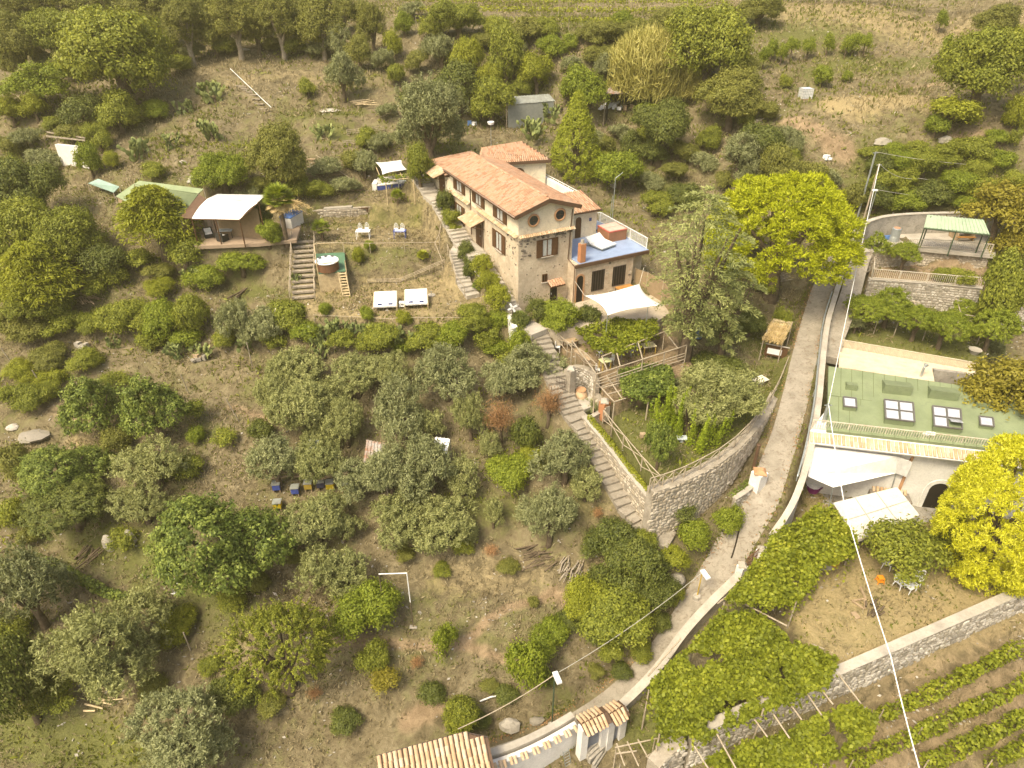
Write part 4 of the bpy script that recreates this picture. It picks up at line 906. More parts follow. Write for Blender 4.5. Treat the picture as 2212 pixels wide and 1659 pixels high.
for i in range(0, int(Lc / .3)): q = MB(); q.bar(A_ - nn * .12 + x * i * .3 + V3(0, 0, .01), A_ - nn * .98 + x * i * .3 + V3(0, 0, .01), .2, .03); obj('plank', q, SH, cf)
# ---------------------------------------------------------------- vegetation
LEAF = {
    'olive': leaf('olive_leaf', [(.0, (.105, .118, .038)), (.45, (.235, .25, .085)), (1, (.45, .45, .18))], .25),
    'greyolive': leaf('grey_olive_leaf', [(.0, (.095, .11, .046)), (.45, (.21, .225, .095)), (1, (.42, .43, .21))], .25),
    'carob': leaf('carob_leaf', [(.0, (.038, .062, .012)), (.45, (.11, .15, .024)), (1, (.36, .41, .08))], .25),
    'broad': leaf('broad_leaf', [(.0, (.078, .095, .012)), (.45, (.19, .215, .026)), (1, (.39, .40, .05))], .3),
    'fresh': leaf('fresh_leaf', [(.0, (.08, .115, .012)), (.45, (.19, .235, .02)), (1, (.38, .42, .05))], .35),
    'yellow': leaf('yellowing_leaf', [(.0, (.12, .135, .012)), (.45, (.24, .26, .02)), (1, (.42, .43, .05))], .35),
    'dark': leaf('dark_leaf', [(.0, (.036, .049, .011)), (.45, (.092, .112, .02)), (1, (.22, .235, .045))], .2),
    'wood': leaf('woodland_leaf', [(.0, (.095, .103, .022)), (.45, (.17, .176, .032)), (1, (.30, .29, .06))], .25),
    'pine': leaf('pine_needle', [(.0, (.16, .185, .006)), (.45, (.35, .385, .01)), (1, (.60, .61, .03))], .3),
    'goldpine': leaf('gold_pine_needle', [(.0, (.26, .26, .012)), (.45, (.56, .56, .02)), (1, (.84, .83, .12))], .35),
    'cedar': leaf('cedar_needle', [(.0, (.10, .122, .034)), (.45, (.235, .26, .085)), (1, (.46, .47, .17))], .2),
    'cypress': leaf('cypress_leaf', [(.0, (.10, .12, .008)), (.45, (.22, .25, .015)), (1, (.40, .42, .04))], .2),
    'brown': leaf('withered_leaf', [(.0, (0.171, 0.088, 0.035)), (.45, (0.329, 0.181, 0.080)), (1, (0.512, 0.328, 0.160))], .2),
    'autumn': leaf('autumn_leaf', [(.0, (.12, .105, .012)), (.45, (.24, .21, .022)), (1, (.37, .33, .05))], .3),
    'reed': leaf('reed_leaf', [(.0, (0.207, 0.199, 0.045)), (.45, (0.366, 0.339, 0.090)), (1, (0.586, 0.526, 0.190))], .3),
    'vine': leaf('vine_leaf', [(.0, (.065, .083, .008)), (.45, (.185, .215, .016)), (.8, (.32, .345, .03)), (1, (.45, .40, .05))], .35),
    'cactus': leaf('cactus_skin', [(.0, (0.110, 0.140, 0.045)), (.45, (0.232, 0.263, 0.085)), (1, (0.439, 0.421, 0.130))], .05, .6),
    'straw': leaf('straw', [(.0, (.15, .115, .055)), (.45, (.28, .23, .13)), (1, (.44, .37, .23))], .2, .8),
    'weed': leaf('weed_leaf', [(.0, (.075, .09, .014)), (.45, (.15, .165, .03)), (1, (.26, .26, .05))], .3),
    'lime': leaf('lime_leaf', [(.0, (.11, .15, .01)), (.45, (.25, .32, .02)), (1, (.44, .5, .05))], .35),
    'flower': leaf('white_petal', [(.0, (0.732, 0.643, 0.500)), (1, (0.900, 0.850, 0.780))], .2),
    'thatch': leaf('thatch_straw', [(.0, (0.268, 0.187, 0.070)), (.45, (0.464, 0.339, 0.150)), (1, (0.671, 0.526, 0.270))], .1, .8),
}
BARK = plain('bark', (.17, .13, .085), (.085, .062, .042), 3., .9, .1, bs=.6, fine=12., bd=.05)
PALE_BARK = plain('pale_bark', (.36, .31, .24), (.22, .18, .13), 3., .9, .1, bs=.5, fine=10., bd=.04)

def quads_mesh(name, P, N, L, W, D=None, clump=None, mat=None):
    """n rhombic leaves: centres P, normals N, lengths L, widths W, directions D"""
    n = len(P); N = N / np.maximum(np.linalg.norm(N, axis=1, keepdims=True), 1e-6)
    if D is None: D = RNG.standard_normal((n, 3))
    D = D - N * (D * N).sum(1, keepdims=True); D /= np.maximum(np.linalg.norm(D, axis=1, keepdims=True), 1e-6)
    S = np.cross(N, D); L = np.broadcast_to(L, (n,))[:, None] / 2; W = np.broadcast_to(W, (n,))[:, None] / 2
    v = np.stack([P - D * L, P + S * W + D * L * .1, P + D * L, P - S * W + D * L * .1], 1).reshape(-1, 3)
    me = bpy.data.meshes.new(name); me.vertices.add(4 * n); me.vertices.foreach_set('co', v.astype(np.float32).ravel())
    me.loops.add(4 * n); me.loops.foreach_set('vertex_index', np.arange(4 * n, dtype=np.int32))
    me.polygons.add(n); me.polygons.foreach_set('loop_start', (np.arange(n) * 4).astype(np.int32)); me.polygons.foreach_set('loop_total', np.full(n, 4, np.int32)); me.update()
    if clump is None: clump = RNG.random(n)
    a = me.attributes.new('clump', 'FLOAT', 'POINT'); a.data.foreach_set('value', np.repeat(clump, 4).astype(np.float32))
    if mat: me.materials.append(mat)
    return me
def rnd_dir(n, zmin=-1.):
    z = RNG.uniform(zmin, 1, n); a = RNG.uniform(0, 2 * math.pi, n); r = np.sqrt(1 - z * z); return np.stack([r * np.cos(a), r * np.sin(a), z], 1)
def lobed(R, Hc, nl, lr, nc, zlow=-.35):
    """clump centres on the outside of a heap of lobes; crown spans z 0..Hc, radius R"""
    c = rnd_dir(nl, -.6) * (RNG.random((nl, 1)) ** .4); c[:, :2] *= (R - lr * .8); c[:, 2] = Hc / 2 + c[:, 2] * (Hc / 2 - lr * .75 * Hc / (2 * R)); r = lr * RNG.uniform(.5, 1.25, nl)
    asp = np.array([1, 1, np.clip(Hc / (2 * R), .6, 1.4)])
    k = RNG.choice(nl, nc * 3, p=r * r / (r * r).sum()); d = rnd_dir(nc * 3, zlow); p = c[k] + d * (r[k] * np.where(RNG.random(nc * 3) < .09, RNG.uniform(1.1, 1.32, nc * 3), RNG.uniform(.68, 1.08, nc * 3)))[:, None] * asp
    q = (p[:, None] - c[None]) / asp; ins = (np.linalg.norm(q, axis=2) < r[None] * .78); ins[np.arange(len(k)), k] = False
    ok = ~ins.any(1) & (p[:, 2] > -.05 * Hc); return p[ok][:nc], d[ok][:nc]
def leafy(name, cen, dirs, per, cr, L, W, up=.35, out=.8, rand=.65, mat=None, spray=0.):
    n = len(cen) * per; k = np.repeat(np.arange(len(cen)), per)
    if spray:
        ax = dirs * .55 + RNG.standard_normal(dirs.shape) * .25; ax[:, 2] += .75; ax /= np.linalg.norm(ax, axis=1, keepdims=True)
        P = cen[k] + ax[k] * (RNG.uniform(-.6, 1., n) * spray)[:, None] + RNG.standard_normal((n, 3)) * cr
        D = ax[k] + RNG.standard_normal((n, 3)) * .45; N = dirs[k] * out + RNG.standard_normal((n, 3)) * rand; N[:, 2] += up
    else:
        crk = (cr * RNG.uniform(.6, 1.5, len(cen)))[k][:, None]; P = cen[k] + RNG.standard_normal((n, 3)) * crk * np.array([1, 1, .8]); D = None
        off = (P - cen[k]) / cr; N = dirs[k] * out * .6 + off * .45 + RNG.standard_normal((n, 3)) * rand * .6; N[:, 2] += up
    cl = np.clip(RNG.random(len(cen))[k] * .8 + RNG.random(n) * .2, 0, 1)
    return quads_mesh(name, P, N, L * RNG.uniform(.7, 1.3, n), W * RNG.uniform(.7, 1.3, n), D, cl, mat)

SIZES = {'s': .9, 'm': 1.9, 'l': 3.8}
def crown_build(kind, size, seed):
    R = SIZES[size]; f = {'s': .56, 'm': .86, 'l': 1.15}[size]; q = {'s': .6, 'm': 1.3, 'l': 3.1}[size]; sty, mat = STYLE[kind][:2]; m = LEAF[mat]; asp = STYLE[kind][2]; Hc = 2 * R * asp
    nm = 'crown'
    if sty == 'carob': c, d = lobed(R, Hc, 16, R * .44, int(310 * q)); return leafy(nm, c, d, 36, .115 * f, .155 * f, .085 * f, .5, 1., .6, m), Hc
    if sty == 'broad': c, d = lobed(R, Hc, 14, R * .42, int(290 * q)); return leafy(nm, c, d, 36, .2 * f, .18 * f, .10 * f, .4, .8, .7, m), Hc
    if sty == 'loose': c, d = lobed(R, Hc, 13, R * .33, int(190 * q)); return leafy(nm, c, d, 26, .22 * f, .23 * f, .11 * f, .4, .7, .8, m), Hc
    if sty == 'olive': c, d = lobed(R, Hc, 14, R * .37, int(280 * q)); return leafy(nm, c, d, 32, .085 * f, .21 * f, .06 * f, .35, .6, .7, m, spray=.30 * f), Hc
    if sty == 'upright': c, d = lobed(R, Hc, 16, R * .3, int(280 * q)); return leafy(nm, c, d, 30, .10 * f, .22 * f, .07 * f, .3, .7, .6, m, spray=.40 * f), Hc
    if sty == 'pine':
        nl = 120; dd_ = rnd_dir(nl, -.3 if kind == 'pine' else -.9); lr = R * .2 * RNG.uniform(.7, 1.25, nl); ce = dd_ * np.array([R * .84, R * .84, Hc * (.5 if kind == 'pine' else .44)]); ce[:, 2] += Hc * (.38 if kind == 'pine' else .5); nc = int(680 * q * (1. if kind == 'pine' else 1.4)); kk = RNG.integers(0, nl, nc); d = rnd_dir(nc, -.3) + dd_[kk] * .5; d /= np.linalg.norm(d, axis=1, keepdims=True); c = ce[kk] + d * lr[kk][:, None]; n = nc * 34; k = np.repeat(np.arange(nc), 34); D = rnd_dir(n, -.3) + d[k] * .7
        P = c[k] + D * (.13 * f) + RNG.normal(0, .05, (n, 3)); return quads_mesh(nm, P, RNG.standard_normal((n, 3)) + D * .3, .19 * f * RNG.uniform(.7, 1.2, n), .045 * f, D, np.clip(RNG.random(len(c))[k] * .7 + RNG.random(n) * .3, 0, 1), m), Hc
    if sty == 'cone':
        nc = int(760 * q); t = RNG.random(nc) ** .75; a = RNG.uniform(0, 2 * math.pi, nc); prof = np.interp(t, [0, .12, .35, .7, 1], [.72, .98, .95, .5, .03]); rr = R * prof * RNG.uniform(.88, 1.02, nc) * (1 + .05 * np.sin(3 * a + 5 * t))
        c = np.stack([rr * np.cos(a), rr * np.sin(a), t * Hc], 1); d = np.stack([np.cos(a), np.sin(a), np.full(nc, .45)], 1); return leafy(nm, c, d, 24, .10 * f, .22 * f, .06 * f, .3, .8, .5, m, spray=.28 * f), Hc
    if sty == 'spiky':
        c, d = lobed(R * .86, Hc * .9, 14, R * .42, int(250 * q)); c[:, 2] += .05 * Hc; ax = d + RNG.normal(0, .25, d.shape); ax[:, 2] += .25; ax /= np.linalg.norm(ax, axis=1, keepdims=True); per = 40; k = np.repeat(np.arange(len(c)), per); n = len(k); t = RNG.uniform(-.35, 1., n); ln = RNG.uniform(.35, 1., len(c)) * .62 * f
        P = c[k] + ax[k] * (t * ln[k])[:, None] + RNG.normal(0, .035 * f, (n, 3)); P[:, 2] -= (np.maximum(t, 0) ** 2) * .12; D = ax[k] + RNG.standard_normal((n, 3)) * .6; N = RNG.standard_normal((n, 3)) * .6 + d[k] * .5; N[:, 2] += .4
        return quads_mesh(nm, P, N, .14 * f * RNG.uniform(.7, 1.2, n), .06 * f, D, RNG.random(len(c))[k], m), Hc
    if sty == 'spires':
        ns = int(46 * q); a = RNG.uniform(0, 2 * math.pi, ns); rr = R * np.sqrt(RNG.random(ns)); hh = Hc * RNG.uniform(.6, 1., ns) * (1.05 - .4 * rr / R); per = 200; k = np.repeat(np.arange(ns), per); n = len(k); t = RNG.random(n); w_ = .15 * (1.1 - t)
        P = np.stack([rr[k] * np.cos(a[k]) * (1 + .15 * t) + RNG.normal(0, 1, n) * w_, rr[k] * np.sin(a[k]) * (1 + .15 * t) + RNG.normal(0, 1, n) * w_, t * hh[k]], 1); D = RNG.normal(0, .5, (n, 3)); D[:, 2] += 1
        return quads_mesh(nm, P, rnd_dir(n), .17 * RNG.uniform(.7, 1.2, n), .045, D, RNG.random(ns)[k], m), Hc
    if sty == 'bare':
        nt = int(260 * q); d = rnd_dir(nt, -.1); Ls = R * RNG.uniform(.45, 1.05, nt); per = 16; k = np.repeat(np.arange(nt), per); n = len(k); t = RNG.uniform(.2, 1, n)
        P = d[k] * (Ls[k] * t)[:, None]; P[:, 2] = P[:, 2] * Hc / R * .55 + Hc * .42; P += RNG.standard_normal((n, 3)) * .10 * f
        D = d[k] + RNG.standard_normal((n, 3)) * .8; D[:, 2] += .4; return quads_mesh(nm, P, RNG.standard_normal((n, 3)), .22 * f * RNG.uniform(.6, 1.2, n), .04 * f, D, RNG.random(nt)[k], m), Hc
    if sty == 'reed':
        n = int(3600 * q); a = RNG.uniform(0, 2 * math.pi, n); r = R * np.sqrt(RNG.random(n)); z = Hc * RNG.uniform(.15, .92, n) * (1 - .35 * (r / R) ** 2)
        P = np.stack([r * np.cos(a), r * np.sin(a), z], 1); D = np.stack([np.cos(a) * r / R * .5 + RNG.normal(0, .3, n), np.sin(a) * r / R * .5 + RNG.normal(0, .3, n), np.ones(n)], 1)
        return quads_mesh(nm, P, rnd_dir(n), 1.0 * f * RNG.uniform(.6, 1.3, n), .075 * f, D, RNG.random(n), m), Hc
    if sty in ('layered', 'cedar'):
        nb = int((34 if sty == 'layered' else 26) * q); per = 130 if sty == 'layered' else 165; f = f if sty == 'layered' else .8; P = []; D = []; C = []
        for i in range(nb):
            t = (i + .5) / nb; z = Hc * (.15 + .8 * t); a = i * 2.4 + RNG.uniform(-.3, .3); ln = R * (np.interp(t, [0, .35, 1], [.9, 1., .35]) if sty == 'layered' else np.interp(t, [0, .3, .7, 1], [.5, .8, 1., .4])) * RNG.uniform(.75, 1.1)
            s = RNG.uniform(.2, 1, per); side = RNG.normal(0, .14 if sty == 'layered' else .10, per) * ln * (1.15 - .7 * s) * 1.6; x = s * ln
            P.append(np.stack([x * math.cos(a) - side * math.sin(a), x * math.sin(a) + side * math.cos(a), z + .22 * ln * s - .34 * ln * s * s + RNG.normal(0, .05, per)], 1)); D.append(np.stack([np.cos(a + np.sign(side) * .7), np.sin(a + np.sign(side) * .7), np.full(per, -.15)], 1)); C.append(np.full(per, RNG.random()))
        P = np.concatenate(P); n = len(P); N = RNG.standard_normal((n, 3)) * .45; N[:, 2] += 1
        return quads_mesh(nm, P, N, .30 * f * RNG.uniform(.7, 1.3, n), .085 * f, np.concatenate(D), np.concatenate(C), m), Hc
# kind: (style, leaf, crown height / crown width, clear stem / crown width, bark)
STYLE = {'olive': ('olive', 'olive', .85, .05, BARK), 'greyolive': ('olive', 'greyolive', .85, .05, BARK), 'carob': ('carob', 'carob', .82, .03, BARK), 'broad': ('broad', 'broad', .85, .05, BARK), 'fresh': ('broad', 'fresh', .85, .04, BARK),
         'yellow': ('broad', 'yellow', .9, .12, BARK), 'dark': ('broad', 'dark', .85, .1, BARK), 'darkcarob': ('carob', 'dark', .85, .1, BARK), 'wood': ('broad', 'wood', 1.3, .16, PALE_BARK), 'woodbush': ('broad', 'wood', .8, .04, BARK), 'loose': ('loose', 'broad', .8, .2, BARK), 'looseyellow': ('loose', 'yellow', .7, .18, BARK), 'loosefresh': ('loose', 'fresh', .8, .16, BARK), 'citrus': ('carob', 'fresh', .9, .2, BARK),
         'pine': ('pine', 'pine', .75, .16, BARK), 'goldpine': ('pine', 'goldpine', .95, .02, BARK), 'cypress': ('cone', 'cypress', 1.6, .02, BARK), 'spiky': ('spiky', 'broad', .85, .08, BARK), 'withered': ('bare', 'brown', 1.05, .15, BARK), 'autumn': ('loose', 'autumn', .95, .2, BARK),
         'bush': ('broad', 'broad', .75, .02, BARK), 'freshbush': ('broad', 'fresh', .75, .02, BARK), 'darkbush': ('broad', 'dark', .75, .02, BARK), 'yellowbush': ('broad', 'yellow', .8, .02, BARK), 'brownbush': ('broad', 'wood', .8, .03, BARK), 'greybush': ('olive', 'greyolive', .7, .03, BARK), 'rosemary': ('upright', 'olive', .8, .02, BARK), 'spikes': ('spires', 'lime', .9, .02, BARK), 'upright': ('upright', 'wood', 1.7, .04, BARK), 'reed': ('reed', 'reed', .8, .0, PALE_BARK), 'layered': ('layered', 'broad', .55, .35, BARK), 'layeredyellow': ('layered', 'yellow', .5, .3, BARK), 'dryweed': ('bare', 'straw', .8, .0, PALE_BARK)}
CROWNS = {}
def crown_of(kind, R):
    size = 's' if R < 1.25 else 'm' if R < 2.75 else 'l'; v = random.randrange(2) if size != 'l' else 0; key = (kind, size, v)
    if key not in CROWNS: CROWNS[key] = crown_build(kind, size, v)
    me, Hc = CROWNS[key]; return me, SIZES[size], Hc
TRUNKS = {}
def trunk_of(mat, style, v):
    key = (mat.name, style, v)
    if key not in TRUNKS:
        m = MB(); r = random.Random(v * 31 + len(style))
        if style == 'tall':
            m.tube([(0, 0, -.05), (r.uniform(-.03, .03), r.uniform(-.03, .03), .4), (r.uniform(-.05, .05), r.uniform(-.05, .05), .75), (0, 0, 1)], [.11, .085, .06, .02], 7)
        else:
            m.tube([(0, 0, -.12), (.03, .02, .15), (-.03, .03, .35), (0, 0, .55)], [.16, .12, .10, .07], 7)
            for i in range(6):
                a = i * 1.05 + r.uniform(-.3, .3); s = r.uniform(.45, .75)
                m.tube([(0, 0, .25 + .04 * i), (math.cos(a) * .35 * s, math.sin(a) * .35 * s, .55), (math.cos(a) * .8 * s, math.sin(a) * .8 * s, r.uniform(.75, 1.))], [.07, .045, .015], 5, False)
        me = m.mesh('trunk', True); me.materials.append(mat); TRUNKS[key] = me
    return TRUNKS[key]
def tree(kind, u, v, w, h, label, cat='tree', group=None, name=None, clear=None, hc_scale=1., crown_part='crown', stem=True):
    """puts a tree so that the middle of its crown is seen at pixel (u, v), w x h pixels large"""
    sty = STYLE[kind]; clr = sty[3] if clear is None else clear; d = ray(u, v); elev = math.atan2(-d[2], math.hypot(d[0], d[1])); lo = None
    for t in TT:
        P = np.array([0, 0, CAM_Z]) + d * t; mpp = depth_of(P) / FOC; Dm = w * mpp
        hv = h * mpp; Hc = math.sqrt(max(hv * hv - (Dm * math.sin(elev)) ** 2 * .8, (.62 * Dm * math.cos(elev)) ** 2)) / math.cos(elev); Hc = min(Hc, Dm * 2.6) * hc_scale
        if P[2] - H(P[0], P[1]) <= clr * Dm + Hc / 2: break
    g = H(P[0], P[1]); nm = name or (cat + '_plant' if cat in ('flower',) else cat.replace(' ', '_'))
    root = thing(nm, label, cat, (P[0], P[1], g), 0, group)
    me, Rn, Hn = crown_of(kind, Dm / 2)
    c = bpy.data.objects.new(crown_part, me); link(c, root); c.location = (0, 0, clr * Dm - .06 * Hc); s = Dm / 2 / Rn * (1.2 if sty[0] in ('olive', 'upright', 'loose') else 1.02); c.scale = (s * random.uniform(.94, 1.06), s * random.uniform(.94, 1.06), Hc / Hn); c.rotation_euler = (0, 0, random.uniform(0, 6.28))
    if sty[0] != 'reed' and stem:
        t = bpy.data.objects.new('trunk' if cat == 'tree' else 'stem', trunk_of(sty[4], 'tall' if clr > .3 else 'limbs', random.randrange(2))); link(t, root); t.scale = (Dm * .48, Dm * .48, clr * Dm + Hc * .72)
        if clr > .3: t.scale = (max(.9, Dm * .42), max(.9, Dm * .42), clr * Dm + Hc * .7)
    return root
